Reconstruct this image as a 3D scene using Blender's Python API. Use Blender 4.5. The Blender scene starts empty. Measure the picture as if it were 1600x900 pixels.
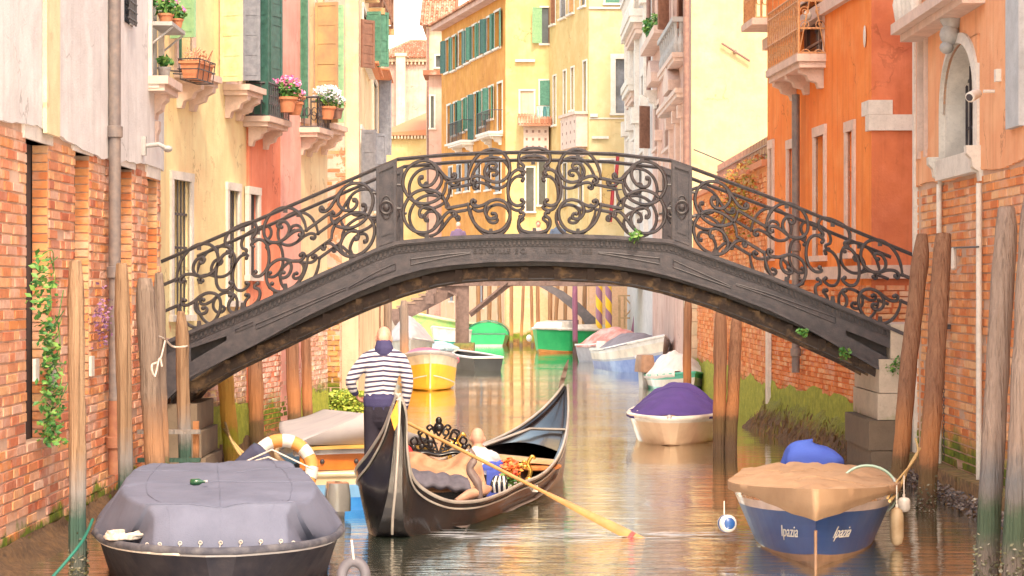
import bpy, math, random
from mathutils import Vector, Matrix, noise
RR = random.Random(11)
F = 3600.0; H = 2.6          # focal length in photo pixels, eye height over the water
SC = bpy.context.scene
COL = SC.collection
# ------------------------------------------------------------ camera, sky, sun
cam_d = bpy.data.cameras.new('camera'); cam = bpy.data.objects.new('camera', cam_d); COL.objects.link(cam)
cam.location = (0, 0, H); cam.rotation_euler = (math.radians(90), 0, 0)
cam_d.sensor_width = 36; cam_d.lens = 36*F/1600; cam_d.clip_start = .5; cam_d.clip_end = 2000
SC.camera = cam
w = bpy.data.worlds.new('World'); SC.world = w; w.use_nodes = True
nt = w.node_tree; bg = nt.nodes['Background']
sky = nt.nodes.new('ShaderNodeTexSky'); sky.sky_type = 'NISHITA'; sky.sun_disc = False
SUN_EL, SUN_AZ = 53, 169       # azimuth from +Y clockwise: sun is to the left and behind
sky.sun_elevation = math.radians(SUN_EL); sky.sun_rotation = math.radians(SUN_AZ)
sky.air_density = 1.0; sky.dust_density = 1.5; sky.ozone_density = 1.0
warm = nt.nodes.new('ShaderNodeMix'); warm.data_type = 'RGBA'; warm.blend_type = 'MULTIPLY'; warm.inputs[0].default_value = 1; warm.inputs[7].default_value = (1.24, 1.0, .72, 1)
nt.links.new(sky.outputs[0], warm.inputs[6]); nt.links.new(warm.outputs[2], bg.inputs[0]); bg.inputs[1].default_value = 0.15
sd = bpy.data.lights.new('sun', 'SUN'); so = bpy.data.objects.new('sun', sd); COL.objects.link(so)
sd.energy = 1.1; sd.angle = math.radians(10); sd.color = (1, .84, .64)
az, el = math.radians(SUN_AZ), math.radians(SUN_EL)
dirv = Vector((math.sin(az)*math.cos(el), math.cos(az)*math.cos(el), math.sin(el)))
so.rotation_euler = dirv.to_track_quat('Z', 'Y').to_euler()
vs = SC.view_settings; vs.view_transform = 'Standard'; vs.look = 'None'; vs.gamma = 1; vs.exposure = 2.15

# ------------------------------------------------------------ helpers
def pt(px, py, Y): return Vector(((px-800)*Y/F, Y, H-(py-450)*Y/F))
def wy(py): return F*H/(py-450)

ROOT = {}
def tag(o, label=None, cat=None, group=None, kind=None):
    if label: o['label'] = label
    if cat: o['category'] = cat
    if group: o['group'] = group
    if kind: o['kind'] = kind
    return o
def thing(name, label, cat, loc=(0, 0, 0), rz=0.0, group=None, tilt=None):
    o = bpy.data.objects.new(name, None); COL.objects.link(o); o.empty_display_size = .2
    o.location = loc; o.rotation_euler = (tilt[0] if tilt else 0, tilt[1] if tilt else 0, rz)
    e = o.rotation_euler
    ROOT[o.name] = (Matrix.Translation(Vector(loc)) @ e.to_matrix().to_4x4())
    return tag(o, label, cat, group)
def rootmat(o):
    while o is not None and o.parent is not None: o = o.parent
    return ROOT.get(o.name, Matrix.Identity(4)) if o is not None else Matrix.Identity(4)

class MB:
    def __init__(s): s.v = []; s.f = []; s.mi = []; s.m = 0
    def add(s, vs_, fs, m=None):
        b = len(s.v); s.v.extend([Vector(p) for p in vs_]); mm = s.m if m is None else m
        for f in fs: s.f.append(tuple(b+i for i in f)); s.mi.append(mm)
        return b
    def hexa(s, p, m=None):      # 8 corners: 0-3 bottom loop, 4-7 top loop
        s.add(p, [(3, 2, 1, 0), (4, 5, 6, 7), (0, 1, 5, 4), (1, 2, 6, 5), (2, 3, 7, 6), (3, 0, 4, 7)], m)
    def box(s, x0, x1, y0, y1, z0, z1, m=None):
        s.hexa([(x0, y0, z0), (x1, y0, z0), (x1, y1, z0), (x0, y1, z0), (x0, y0, z1), (x1, y0, z1), (x1, y1, z1), (x0, y1, z1)], m)
    def wbox(s, W, u0, u1, z0, z1, n0, n1, m=None):
        s.hexa([W.P(u0, z0, n0), W.P(u1, z0, n0), W.P(u1, z0, n1), W.P(u0, z0, n1),
                W.P(u0, z1, n0), W.P(u1, z1, n0), W.P(u1, z1, n1), W.P(u0, z1, n1)], m)
    def tube(s, path, r, n=8, cap=True, m=None, flat=None, close=False):
        """sweep; r number or list; flat=(normal, half width) -> n-gon stretched along the normal"""
        P = [Vector(p) for p in path]; N = len(P)
        rs = r if isinstance(r, (list, tuple)) else [r]*N
        prev = None; rings = []
        for i in range(N):
            if close: t = P[(i+1) % N]-P[i-1]
            else: t = P[min(i+1, N-1)]-P[max(i-1, 0)]
            if t.length < 1e-9: t = Vector((0, 0, 1))
            t.normalize()
            if flat: a = Vector(flat[0]).normalized()
            elif prev is None:
                a = Vector((0, 0, 1)) if abs(t.z) < .9 else Vector((1, 0, 0))
            else: a = prev
            a = (a-t*a.dot(t));
            if a.length < 1e-6: a = Vector((1, 0, 0))-t*t.x
            a.normalize(); b = t.cross(a); prev = a
            ring = []
            for k in range(n):
                an = 2*math.pi*(k+.5)/n
                ca, sa = math.cos(an), math.sin(an)
                ra = flat[1]/math.cos(math.pi/n) if flat else rs[i]
                ring.append(P[i]+a*ca*ra+b*sa*rs[i])
            rings.append(ring)
        vs_ = [p for r_ in rings for p in r_]; fs = []
        for i in range(N if close else N-1):
            j = (i+1) % N
            for k in range(n):
                k2 = (k+1) % n
                fs.append((i*n+k, i*n+k2, j*n+k2, j*n+k))
        if cap and not close:
            fs.append(tuple(range(n-1, -1, -1))); fs.append(tuple((N-1)*n+k for k in range(n)))
        s.add(vs_, fs, m)
    def lathe(s, c, prof, n=16, m=None, axis=None):
        c = Vector(c); q = axis.to_track_quat('Z', 'Y') if axis is not None else None
        vs_ = []; fs = []
        for (r, z) in prof:
            for k in range(n):
                an = 2*math.pi*k/n; p = Vector((r*math.cos(an), r*math.sin(an), z))
                if q: p = q @ p
                vs_.append(c+p)
        for i in range(len(prof)-1):
            for k in range(n): fs.append((i*n+k, i*n+(k+1) % n, (i+1)*n+(k+1) % n, (i+1)*n+k))
        fs.append(tuple(range(n-1, -1, -1))); fs.append(tuple((len(prof)-1)*n+k for k in range(n)))
        s.add(vs_, fs, m)
    def ell(s, c, rx, ry, rz, n=12, m=None, rot=None):
        vs_ = []; fs = []; K = n//2
        for i in range(K+1):
            ph = math.pi*i/K
            for k in range(n):
                an = 2*math.pi*k/n
                p = Vector((rx*math.sin(ph)*math.cos(an), ry*math.sin(ph)*math.sin(an), rz*math.cos(ph)))
                if rot: p = rot @ p
                vs_.append(Vector(c)+p)
        for i in range(K):
            for k in range(n): fs.append((i*n+k, (i+1)*n+k, (i+1)*n+(k+1) % n, i*n+(k+1) % n))
        s.add(vs_, fs, m)
    def grid(s, fn, nu, nv, m=None, flip=False):
        vs_ = [fn(i/nu, j/nv) for j in range(nv+1) for i in range(nu+1)]; fs = []
        for j in range(nv):
            for i in range(nu):
                a = j*(nu+1)+i; q = (a, a+1, a+nu+2, a+nu+1)
                fs.append(q[::-1] if flip else q)
        s.add(vs_, fs, m)
    def poly_prism(s, W, uz, n0, n1, m=None):
        N = len(uz)
        s.add([W.P(u, z, n0) for u, z in uz]+[W.P(u, z, n1) for u, z in uz],
              [tuple(range(N)), tuple(range(2*N-1, N-1, -1))]+[(i, i+N, (i+1) % N+N, (i+1) % N) for i in range(N)], m)
    def build(s, name, mat, parent=None, world=True, smooth=None, kind=None, sol=None, label=None):
        me = bpy.data.meshes.new(name)
        vs_ = s.v
        if world and parent is not None:
            inv = rootmat(parent).inverted(); vs_ = [inv @ p for p in vs_]
        me.from_pydata([tuple(p) for p in vs_], [], s.f)
        mats = mat if isinstance(mat, (list, tuple)) else [mat]
        for m_ in mats: me.materials.append(m_)
        if len(mats) > 1: me.polygons.foreach_set('material_index', s.mi)
        o = bpy.data.objects.new(name, me); COL.objects.link(o)
        if smooth:
            me.polygons.foreach_set('use_smooth', [True]*len(me.polygons))
            me.set_sharp_from_angle(angle=math.radians(smooth))
        me.update()
        if parent is not None: o.parent = parent
        if kind: o['kind'] = kind
        if label: o['label'] = label
        if sol:
            md = o.modifiers.new('thick', 'SOLIDIFY'); md.thickness = sol; md.offset = 0
        return o

class Wall:
    def __init__(s, a, b):
        s.a = Vector(a); d = Vector(b)-s.a; s.L = d.length; s.d = d/s.L
        n = Vector((-s.d.y, s.d.x))
        if n.dot(-s.a) < 0: n = -n
        s.n = n; s.rz = math.atan2(s.d.y, s.d.x)
    def P(s, u, z, n=0.0):
        p = s.a+s.d*u+s.n*n; return Vector((p.x, p.y, z))
    def u(s, px):
        k = (px-800)/F; return (k*s.a.y-s.a.x)/(s.d.x-k*s.d.y)
    def z(s, px, py):
        Y = s.a.y+s.u(px)*s.d.y; return H-(py-450)*Y/F
    def rect(s, x0, x1, y0, y1):
        u0, u1 = sorted((s.u(x0), s.u(x1))); xm = (x0+x1)/2
        return (u0, u1, s.z(xm, y1), s.z(xm, y0))

def facade(W, u0, u1, z0, z1, ops, mat, parent, depth=.3, name='wall', back=.02, n=0.0, kind=None):
    us = sorted(set([u0, u1]+[min(max(v, u0), u1) for o in ops for v in o[:2]]))
    zs = sorted(set([z0, z1]+[min(max(v, z0), z1) for o in ops for v in o[2:4]]))
    b = MB()
    for i in range(len(us)-1):
        for j in range(len(zs)-1):
            um, zm = (us[i]+us[i+1])/2, (zs[j]+zs[j+1])/2
            if us[i+1]-us[i] < 1e-5 or zs[j+1]-zs[j] < 1e-5: continue
            if any(o[0] < um < o[1] and o[2] < zm < o[3] for o in ops): continue
            b.add([W.P(us[i], zs[j], n), W.P(us[i+1], zs[j], n), W.P(us[i+1], zs[j+1], n), W.P(us[i], zs[j+1], n)], [(0, 1, 2, 3)])
    for o in ops:
        a0, a1, c0, c1 = o[:4]; a0 = max(a0, u0); a1 = min(a1, u1); c0 = max(c0, z0); c1 = min(c1, z1)
        q = [(a0, c0), (a1, c0), (a1, c1), (a0, c1)]
        for k in range(4):
            p, r = q[k], q[(k+1) % 4]
            b.add([W.P(p[0], p[1], n), W.P(r[0], r[1], n), W.P(r[0], r[1], n-depth), W.P(p[0], p[1], n-depth)], [(0, 1, 2, 3)])
    # outer edges of the skin
    q = [(u0, z0), (u1, z0), (u1, z1), (u0, z1)]
    for k in range(4):
        p, r = q[k], q[(k+1) % 4]
        b.add([W.P(p[0], p[1], n), W.P(r[0], r[1], n), W.P(r[0], r[1], n-depth), W.P(p[0], p[1], n-depth)], [(3, 2, 1, 0)])
    return b.build(name, mat, parent, kind=kind)

def catmull(P, k=8, close=False):
    P = [Vector(p) for p in P]; out = []; N = len(P)
    for i in range(N-1):
        p0 = P[max(i-1, 0)]; p1 = P[i]; p2 = P[i+1]; p3 = P[min(i+2, N-1)]
        for j in range(k):
            t = j/k
            out.append(.5*((2*p1)+(p2-p0)*t+(2*p0-5*p1+4*p2-p3)*t*t+(3*p1-p0-3*p2+p3)*t**3))
    out.append(P[-1]); return out

# ------------------------------------------------------------ materials
def newmat(name):
    m = bpy.data.materials.new(name); m.use_nodes = True
    nt = m.node_tree; return m, nt, nt.nodes['Principled BSDF']
def c4(c): return (c[0], c[1], c[2], 1)
def N_(nt, t, **kw):
    n = nt.nodes.new(t)
    for k, v in kw.items():
        if k in n.inputs.keys(): n.inputs[k].default_value = v
        else: setattr(n, k, v)
    return n
def mixc(nt, fac, a, b, mode='MIX'):
    n = nt.nodes.new('ShaderNodeMix'); n.data_type = 'RGBA'; n.blend_type = mode
    for i, x in ((0, fac), (6, a), (7, b)):
        if hasattr(x, 'links'): nt.links.new(x, n.inputs[i])
        else: n.inputs[i].default_value = c4(x) if i else x
    return n.outputs[2]
def ramp(nt, fac, pts):
    r = nt.nodes.new('ShaderNodeValToRGB'); e = r.color_ramp.elements
    while len(e) < len(pts): e.new(.5)
    for i, (p, c) in enumerate(pts):
        e[i].position = p; e[i].color = c4(c) if not isinstance(c, (int, float)) else (c, c, c, 1)
    nt.links.new(fac, r.inputs[0]); return r.outputs[0]
def coords(nt, scale=(1, 1, 1), kind='Object'):
    t = nt.nodes.new('ShaderNodeTexCoord'); mp = nt.nodes.new('ShaderNodeMapping'); mp.inputs['Scale'].default_value = scale
    nt.links.new(t.outputs[kind], mp.inputs[0]); return mp.outputs[0]
def nz(nt, co, scale, detail=4, rough=.6, dist=0):
    n = N_(nt, 'ShaderNodeTexNoise', Scale=scale, Detail=detail, Roughness=rough, Distortion=dist)
    nt.links.new(co, n.inputs['Vector']); return n.outputs[0]
def bump(nt, h, b, strength=.3, dist=.01):
    n = N_(nt, 'ShaderNodeBump', Strength=strength, Distance=dist); nt.links.new(h, n.inputs['Height'])
    nt.links.new(n.outputs[0], b.inputs['Normal'])
def sepz(nt, co):
    s = nt.nodes.new('ShaderNodeSeparateXYZ'); nt.links.new(co, s.inputs[0]); return s.outputs[2]
def math_(nt, op, a, b=None):
    n = nt.nodes.new('ShaderNodeMath'); n.operation = op
    for i, x in ((0, a), (1, b)):
        if x is None: continue
        if hasattr(x, 'links'): nt.links.new(x, n.inputs[i])
        else: n.inputs[i].default_value = x
    return n.outputs[0]

def plain(name, col, rough=.6, col2=None, scale=6, bmp=.15, bs=30, metal=0, coat=0, spec=.5, lo=.4, hi=.65):
    m, nt, b = newmat(name); co = coords(nt)
    c2 = col2 or tuple(x*.75 for x in col)
    n = nz(nt, co, scale, 5)
    nt.links.new(mixc(nt, ramp(nt, n, [(lo, 0), (hi, 1)]), col, c2), b.inputs['Base Color'])
    b.inputs['Roughness'].default_value = rough; b.inputs['Metallic'].default_value = metal
    b.inputs['Coat Weight'].default_value = coat; b.inputs['Specular IOR Level'].default_value = spec
    if bmp: bump(nt, nz(nt, co, bs, 4), b, bmp, .01)
    return m
def plaster(name, col, stain=None, stain_amt=.5, patch=None, patch_t=.62, streak=.35):
    """lime plaster: broad fading, rain streaks, hairline grain, optional fallen patches of another colour"""
    m, nt, b = newmat(name); co = coords(nt)
    stain = stain or tuple(x*.72 for x in col)
    big = nz(nt, co, .55, 6, .65, .4)
    c = mixc(nt, ramp(nt, big, [(.38, 0), (.66, stain_amt)]), col, stain)
    light = tuple(min(.9, x*1.15+.06) for x in col)
    c = mixc(nt, ramp(nt, nz(nt, co, 1.7, 5, .6), [(.45, 0), (.7, .55)]), c, light)
    st = nz(nt, coords(nt, (2.2, 2.2, .16)), 2.4, 5, .65)
    c = mixc(nt, ramp(nt, st, [(.5, 0), (.72, streak)]), c, tuple(x*.6 for x in stain))
    if patch:
        pn = nz(nt, co, .9, 7, .7, .5)
        c = mixc(nt, ramp(nt, pn, [(patch_t, 0), (patch_t+.02, 1)]), c, patch)
    vo = N_(nt, 'ShaderNodeTexVoronoi', Scale=.55); vo.feature = 'DISTANCE_TO_EDGE'
    wob = nt.nodes.new('ShaderNodeVectorMath'); wob.operation = 'ADD'; nt.links.new(co, wob.inputs[0])
    nn = N_(nt, 'ShaderNodeTexNoise', Scale=2.5, Detail=5); nt.links.new(co, nn.inputs['Vector']); nt.links.new(nn.outputs[1], wob.inputs[1]); nt.links.new(wob.outputs[0], vo.inputs['Vector'])
    crk = math_(nt, 'MULTIPLY', ramp(nt, vo.outputs[0], [(0, 1), (.006, .8), (.012, 0)]), ramp(nt, nz(nt, co, .8, 3), [(.5, 0), (.6, .55)]))
    c = mixc(nt, crk, c, tuple(x*.4 for x in stain))
    nt.links.new(c, b.inputs['Base Color']); b.inputs['Roughness'].default_value = .9
    b.inputs['Specular IOR Level'].default_value = .2
    h = math_(nt, 'ADD', nz(nt, co, 45, 3), math_(nt, 'MULTIPLY', nz(nt, co, 4, 4), 2.5))
    bump(nt, h, b, .5, .012)
    return m
def brickmat(name, cols, mortar=(.45, .38, .32), tide=None):
    """colour of each brick from its own random value; optional tide line in metres for weed and salt"""
    m, nt, b = newmat(name); co = coords(nt)
    g = nt.nodes.new('ShaderNodeNewGeometry'); oi = nt.nodes.new('ShaderNodeObjectInfo')
    r = math_(nt, 'FRACT', math_(nt, 'ADD', g.outputs['Random Per Island'], oi.outputs['Random']))
    k = len(cols)
    c = ramp(nt, r, [((i+.001)/k, x) for i, x in enumerate(cols)])
    gp = nt.nodes.new('ShaderNodeNewGeometry').outputs['Position']
    c = mixc(nt, ramp(nt, nz(nt, gp, 14, 5, .7), [(.4, 0), (.7, .45)]), c, tuple(x*.65 for x in cols[0]))
    c = mixc(nt, ramp(nt, nz(nt, gp, 1.6, 6, .7), [(.5, 0), (.72, .65)]), c, (.72, .55, .46))
    if tide: c = tidemix(nt, gp, c, tide)
    nt.links.new(c, b.inputs['Base Color']); b.inputs['Roughness'].default_value = .92
    b.inputs['Specular IOR Level'].default_value = .15
    bump(nt, nz(nt, gp, 60, 4, .7), b, .6, .008)
    return m
def tidemix(nt, gp, c, z):
    zz = math_(nt, 'ADD', sepz(nt, gp), math_(nt, 'MULTIPLY', math_(nt, 'SUBTRACT', nz(nt, gp, 1.3, 6, .7), .5), -.9))
    f = ramp(nt, math_(nt, 'DIVIDE', zz, z*2), [(.0, 1), (.40, 1), (.56, 0)])
    weed = mixc(nt, ramp(nt, nz(nt, gp, 5, 5, .7), [(.35, 0), (.65, 1)]), (.08, .11, .025), (.20, .25, .03))
    wet = mixc(nt, ramp(nt, nz(nt, gp, 9, 5, .7), [(.4, 0), (.6, 1)]), (.13, .075, .04), (.30, .17, .07))
    lowf = ramp(nt, math_(nt, 'DIVIDE', zz, z*2), [(.12, 1), (.30, 0)])
    return mixc(nt, f, c, mixc(nt, lowf, weed, wet))
def stone(name, col, tide=None, var=.3):
    m, nt, b = newmat(name); co = nt.nodes.new('ShaderNodeNewGeometry').outputs['Position']
    c = mixc(nt, ramp(nt, nz(nt, co, 3, 7, .7), [(.4, 0), (.7, var*2)]), col, tuple(x*.6 for x in col))
    c = mixc(nt, ramp(nt, nz(nt, co, 22, 4, .7), [(.5, 0), (.75, .4)]), c, tuple(x*.5 for x in col))
    if tide: c = tidemix(nt, co, c, tide)
    nt.links.new(c, b.inputs['Base Color']); b.inputs['Roughness'].default_value = .85
    bump(nt, nz(nt, co, 35, 5, .7), b, .4, .01); return m
def wood(name, base, dark, low=(.13, .09, .06), rust=(.42, .16, .05), weed=(.07, .12, .04), zt=.9, paint=None):
    """weathered pile, height over the water sets the tide bands"""
    m, nt, b = newmat(name); co = coords(nt, (14, 14, .55)); ob = coords(nt)
    gp = nt.nodes.new('ShaderNodeNewGeometry').outputs['Position']
    g = nz(nt, co, 1.6, 7, .72, .6)
    c = mixc(nt, ramp(nt, g, [(.35, 0), (.68, 1)]), base, dark)
    crack = nz(nt, coords(nt, (38, 38, .5)), 1.1, 3, .5)
    c = mixc(nt, ramp(nt, crack, [(.6, 0), (.7, .5)]), c, tuple(x*.45 for x in dark))
    z = math_(nt, 'ADD', sepz(nt, gp), math_(nt, 'MULTIPLY', math_(nt, 'SUBTRACT', nz(nt, ob, 6, 5, .7), .5), .35))
    q = math_(nt, 'DIVIDE', z, 3.0); k = zt/3
    if rust: c = mixc(nt, ramp(nt, q, [(k-.01, 1), (k+.16, 0)]), c, mixc(nt, .5, rust, base))
    if paint: c = mixc(nt, ramp(nt, q, [(k-.10, .9), (k+.01, 0)]), c, paint)
    c = mixc(nt, ramp(nt, q, [(k*.45, 1), (k*.75, 0)]), c, low)
    c = mixc(nt, ramp(nt, q, [(k*.12, 0), (k*.35, 1), (k*.5, 1), (k*.62, 0)]), c, weed)
    nt.links.new(c, b.inputs['Base Color']); b.inputs['Roughness'].default_value = .85
    b.inputs['Specular IOR Level'].default_value = .25
    bump(nt, math_(nt, 'ADD', g, math_(nt, 'MULTIPLY', crack, 1.5)), b, .9, .03); return m
def glassdark(name, col=(.03, .035, .045), rough=.08):
    return plain(name, col, rough, tuple(x*2.2 for x in col), 1.2, .08, 3)

PL = dict(
 white=plaster('plaster_white', (.70, .68, .68), (.58, .54, .54), .7, streak=.3),
 yellow=plaster('plaster_pale_yellow', (.82, .68, .38), (.80, .54, .30), .8, (.76, .38, .24), .66, streak=.3),
 salmon=plaster('plaster_salmon', (.80, .28, .17), (.68, .19, .11), .7),
 red=plaster('plaster_red_orange', (.78, .22, .10), (.6, .17, .09), .5),
 pink=plaster('plaster_pink', (.78, .42, .36), (.62, .28, .23), .7),
 cream=plaster('plaster_cream', (.80, .66, .42), (.72, .46, .26), .7),
 pinkpeel=plaster('plaster_pink_peeling', (.78, .52, .44), (.66, .38, .30), .7, (.52, .27, .16), .50),
 orangey=plaster('plaster_golden_orange', (.60, .29, .07), (.50, .20, .06), .7, streak=.3),
 lemon=plaster('plaster_lemon', (.60, .46, .22), (.60, .35, .13), .6, streak=.2),
 pale=plaster('plaster_pale_lemon', (.58, .475, .27), (.58, .39, .19), .5, streak=.15),
 orange=plaster('plaster_orange', (.86, .27, .06), (.74, .18, .05), .7),
 orange_shade=plaster('plaster_orange_shade', (.66, .20, .085), (.46, .13, .07), .9),  # orange plaster again, darkened in colour to give the end wall its shade
 apricot=plaster('plaster_apricot', (.82, .42, .23), (.74, .30, .15), .7),
 rose=plaster('plaster_rose', (.62, .42, .35), (.50, .28, .23), .7),
 ivory=plaster('plaster_ivory', (.66, .53, .38), (.56, .38, .27), .6),
)
ST = dict(
 white=stone('istrian_stone', (.74, .68, .62)), pinkish=stone('pink_stone', (.70, .52, .44)),
 grey=stone('grey_stone', (.45, .43, .42)), quay=stone('quay_stone', (.52, .44, .36), .75),
 wetquay=stone('wet_quay_stone', (.42, .30, .2), 1.1))
BR = dict(
 rosy=brickmat('brick_rosy', [(.58, .18, .09), (.66, .27, .15), (.72, .40, .27), (.62, .21, .08), (.70, .35, .21), (.46, .13, .07), (.74, .50, .38), (.68, .25, .08), (.76, .42, .22)], tide=.30),
 orange=brickmat('brick_orange', [(.72, .27, .10), (.78, .36, .16), (.70, .24, .09), (.80, .50, .28), (.74, .32, .13), (.62, .20, .08)], tide=.75),
 yellow=brickmat('brick_yellow', [(.72, .42, .12), (.70, .34, .1), (.78, .5, .18), (.66, .3, .1)], tide=.9))
MORTT = brickmat('mortar_tide', [(.66, .46, .34), (.60, .40, .30)], tide=.30)
IRON = plain('cast_iron', (.034, .031, .041), .5, (.065, .055, .062), 9, .35, 50, metal=.0, spec=.6)
IRONL = plain('cast_iron_scroll', (.026, .022, .028), .5, (.052, .04, .042), 14, .3, 60, spec=.6)
RUST = plain('rusty_steel', (.05, .034, .028), .8, (.19, .12, .065), 6, .9, 40, lo=.5, hi=.68)
GLASS = glassdark('window_glass'); GLASSB = glassdark('window_glass_grey', (.16, .17, .20), .15)
SHG = plain('shutter_green', (.055, .17, .115), .55, (.09, .25, .17), 12, .2)
SHL = plain('shutter_pale_green', (.30, .50, .28), .6, (.22, .42, .24), 12, .2)
SHB = plain('shutter_brown', (.26, .13, .085), .6, (.19, .09, .06), 10, .2)
SHO = plain('shutter_ochre', (.52, .33, .15), .55, (.36, .22, .13), 2.5, .1)
SHS = plain('shutter_slate', (.17, .18, .22), .6, (.24, .25, .29), 10, .2)
SHD = plain('shutter_dark_teal', (.035, .10, .085), .5, (.05, .14, .12), 10, .2)
PIPE = plain('downpipe_grey', (.16, .135, .135), .5, (.24, .19, .17), 8, .2)
PIPER = plain('downpipe_rust', (.25, .10, .06), .7, (.34, .15, .08), 8, .3)
PIPEB = plain('downpipe_brown', (.22, .12, .10), .6, (.3, .17, .13), 8, .2)
TILE = brickmat('roof_tile', [(.36, .15, .09), (.44, .21, .13), (.33, .12, .07), (.47, .26, .17)])
TERRA = plain('terracotta', (.62, .24, .12), .8, (.5, .2, .1), 20, .2)
WOODP = dict(
 tan=wood('pile_tan', (.38, .25, .155), (.25, .15, .09), (.10, .11, .10), None, (.05, .10, .08), 1.1, (.26, .25, .25)),
 grey=wood('pile_grey', (.32, .245, .20), (.21, .155, .125), (.13, .10, .08), (.5, .2, .05)),
 red=wood('pile_red', (.34, .185, .115), (.22, .11, .07), (.12, .075, .05), (.55, .21, .06), (.16, .10, .05)),
 yellow=wood('pile_sunlit', (.74, .44, .12), (.55, .3, .1), (.5, .3, .06), (.75, .38, .06), (.45, .4, .05)),  # bright yellow puts the sunlight on this pile into its colour
 blue=wood('pile_painted', (.33, .24, .20), (.22, .155, .125), (.15, .12, .105), None, (.06, .085, .055), 1.2, (.13, .13, .14)),
 far=wood('pile_far', (.36, .20, .11), (.24, .13, .07), (.14, .1, .07), (.6, .3, .06), (.25, .28, .04), .8))
# ============================================================ setting
def water():
    m, nt, b = newmat('canal_water')
    gp = nt.nodes.new('ShaderNodeNewGeometry').outputs['Position']
    def mp(s):
        q = nt.nodes.new('ShaderNodeMapping'); q.inputs['Scale'].default_value = s; nt.links.new(gp, q.inputs[0]); return q.outputs[0]
    c = mixc(nt, ramp(nt, nz(nt, gp, .35, 4), [(.35, 0), (.65, 1)]), (.07, .10, .075), (.10, .115, .075))
    nt.links.new(c, b.inputs['Base Color'])
    b.inputs['Roughness'].default_value = .03; b.inputs['IOR'].default_value = 1.5
    gl = N_(nt, 'ShaderNodeBsdfGlossy', Roughness=.03); gl.inputs['Color'].default_value = (1, .98, .93, 1)
    mx = nt.nodes.new('ShaderNodeMixShader'); mx.inputs[0].default_value = .76
    nt.links.new(b.outputs[0], mx.inputs[1]); nt.links.new(gl.outputs[0], mx.inputs[2]); nt.links.new(mx.outputs[0], nt.nodes['Material Output'].inputs[0])
    a1 = nz(nt, mp((.45, 1.7, 1)), 2.2, 3, .5, .5)
    a2 = nz(nt, mp((.7, 3.4, 1)), 5.0, 3, .55, .3)
    a3 = nz(nt, mp((.5, .7, 1)), .45, 2, .5)
    amp = ramp(nt, a3, [(.35, .25), (.68, 1)])
    sy = nt.nodes.new('ShaderNodeSeparateXYZ'); nt.links.new(gp, sy.inputs[0])
    near = ramp(nt, math_(nt, 'DIVIDE', sy.outputs[1], 100), [(.0, 1), (.24, 1), (.34, .36), (1, .22)])      # livelier water round the rowing
    a4 = nz(nt, mp((.35, 2.2, 1)), 1.1, 4, .55, .8)
    h = math_(nt, 'MULTIPLY', math_(nt, 'ADD', math_(nt, 'ADD', a1, math_(nt, 'MULTIPLY', a2, .35)), math_(nt, 'MULTIPLY', a4, .8)), math_(nt, 'MULTIPLY', amp, near))
    bump(nt, h, b, 1.0, .025); nt.links.new(b.inputs['Normal'].links[0].from_socket, gl.inputs['Normal'])
    q = MB(); q.add([(-160, -30, 0), (160, -30, 0), (160, 420, 0), (-160, 420, 0)], [(0, 1, 2, 3)])
    q.build('water', m, kind='structure')
water()
q = MB(); q.add([(-700, -300, -1.2), (700, -300, -1.2), (700, 1200, -1.2), (-700, 1200, -1.2)], [(0, 1, 2, 3)])
q.build('canal_bed', plain('mud', (.08, .07, .05), .9), kind='structure')
LAND = plain('paving_stone', (.34, .31, .28), .9, (.26, .24, .22), 3, .3)
q = MB()
for x0, x1, y0, y1 in ((-160, -8, -30, 300), (9, 160, -30, 300), (-8, 9, 128, 300)):
    q.box(x0, x1, y0, y1, -1, .85)
q.build('ground', LAND, kind='structure')

# ============================================================ building kit
def shift(W, dn):
    V = Wall((W.a.x, W.a.y), (W.a.x+W.d.x*W.L, W.a.y+W.d.y*W.L)); V.a = V.a+W.n*dn; V.n = W.n.copy(); return V
def window(W, r, root, frame=None, fw=.09, pane=GLASS, depth=.16, proud=.035, sill=.10, bars=0, sash=None, n=0.0, lab=None):
    u0, u1, z0, z1 = r
    frame = frame or ST['white']
    b = MB()
    b.wbox(W, u0-fw, u0, z0-fw*.0, z1, n-.03, n+proud); b.wbox(W, u1, u1+fw, z0, z1, n-.03, n+proud)
    b.wbox(W, u0-fw-.01, u1+fw+.01, z1, z1+fw, n-.03, n+proud+.006)
    b.wbox(W, u0-fw-.04, u1+fw+.04, z0-.09, z0, n-.03, n+proud+sill)
    f = b.build('window', frame, root, label=lab)
    b = MB(); b.wbox(W, u0-.02, u1+.02, z0-.02, z1+.02, n-depth-.03, n-depth); b.build('pane', pane, f)
    if sash:
        b = MB(); um = (u0+u1)/2; t = .03
        b.wbox(W, um-t, um+t, z0, z1, n-depth+.004, n-depth+.04)
        for k in (1, 2): zz = z0+(z1-z0)*k/3; b.wbox(W, u0, um-t, zz-.02, zz+.02, n-depth+.004, n-depth+.03); b.wbox(W, um+t, u1, zz-.02, zz+.02, n-depth+.004, n-depth+.03)
        b.wbox(W, u0, u0+.05, z0, z1, n-depth+.003, n-depth+.05); b.wbox(W, u1-.05, u1, z0, z1, n-depth+.003, n-depth+.05)
        b.build('sash', sash, f)
    if bars:
        b = MB(); s_ = (u1-u0)
        for k in range(bars):
            uu = u0+s_*(k+.5)/bars
            b.tube([W.P(uu, z0, n-.05), W.P(uu, z1, n-.05)], .014, 5)
        k = max(2, int((z1-z0)/.45))
        for j in range(1, k):
            zz = z0+(z1-z0)*j/k; b.wbox(W, u0, u1, zz-.018, zz+.018, n-.045, n-.035)
        b.build('grille', IRON, f)
    return f
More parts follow.
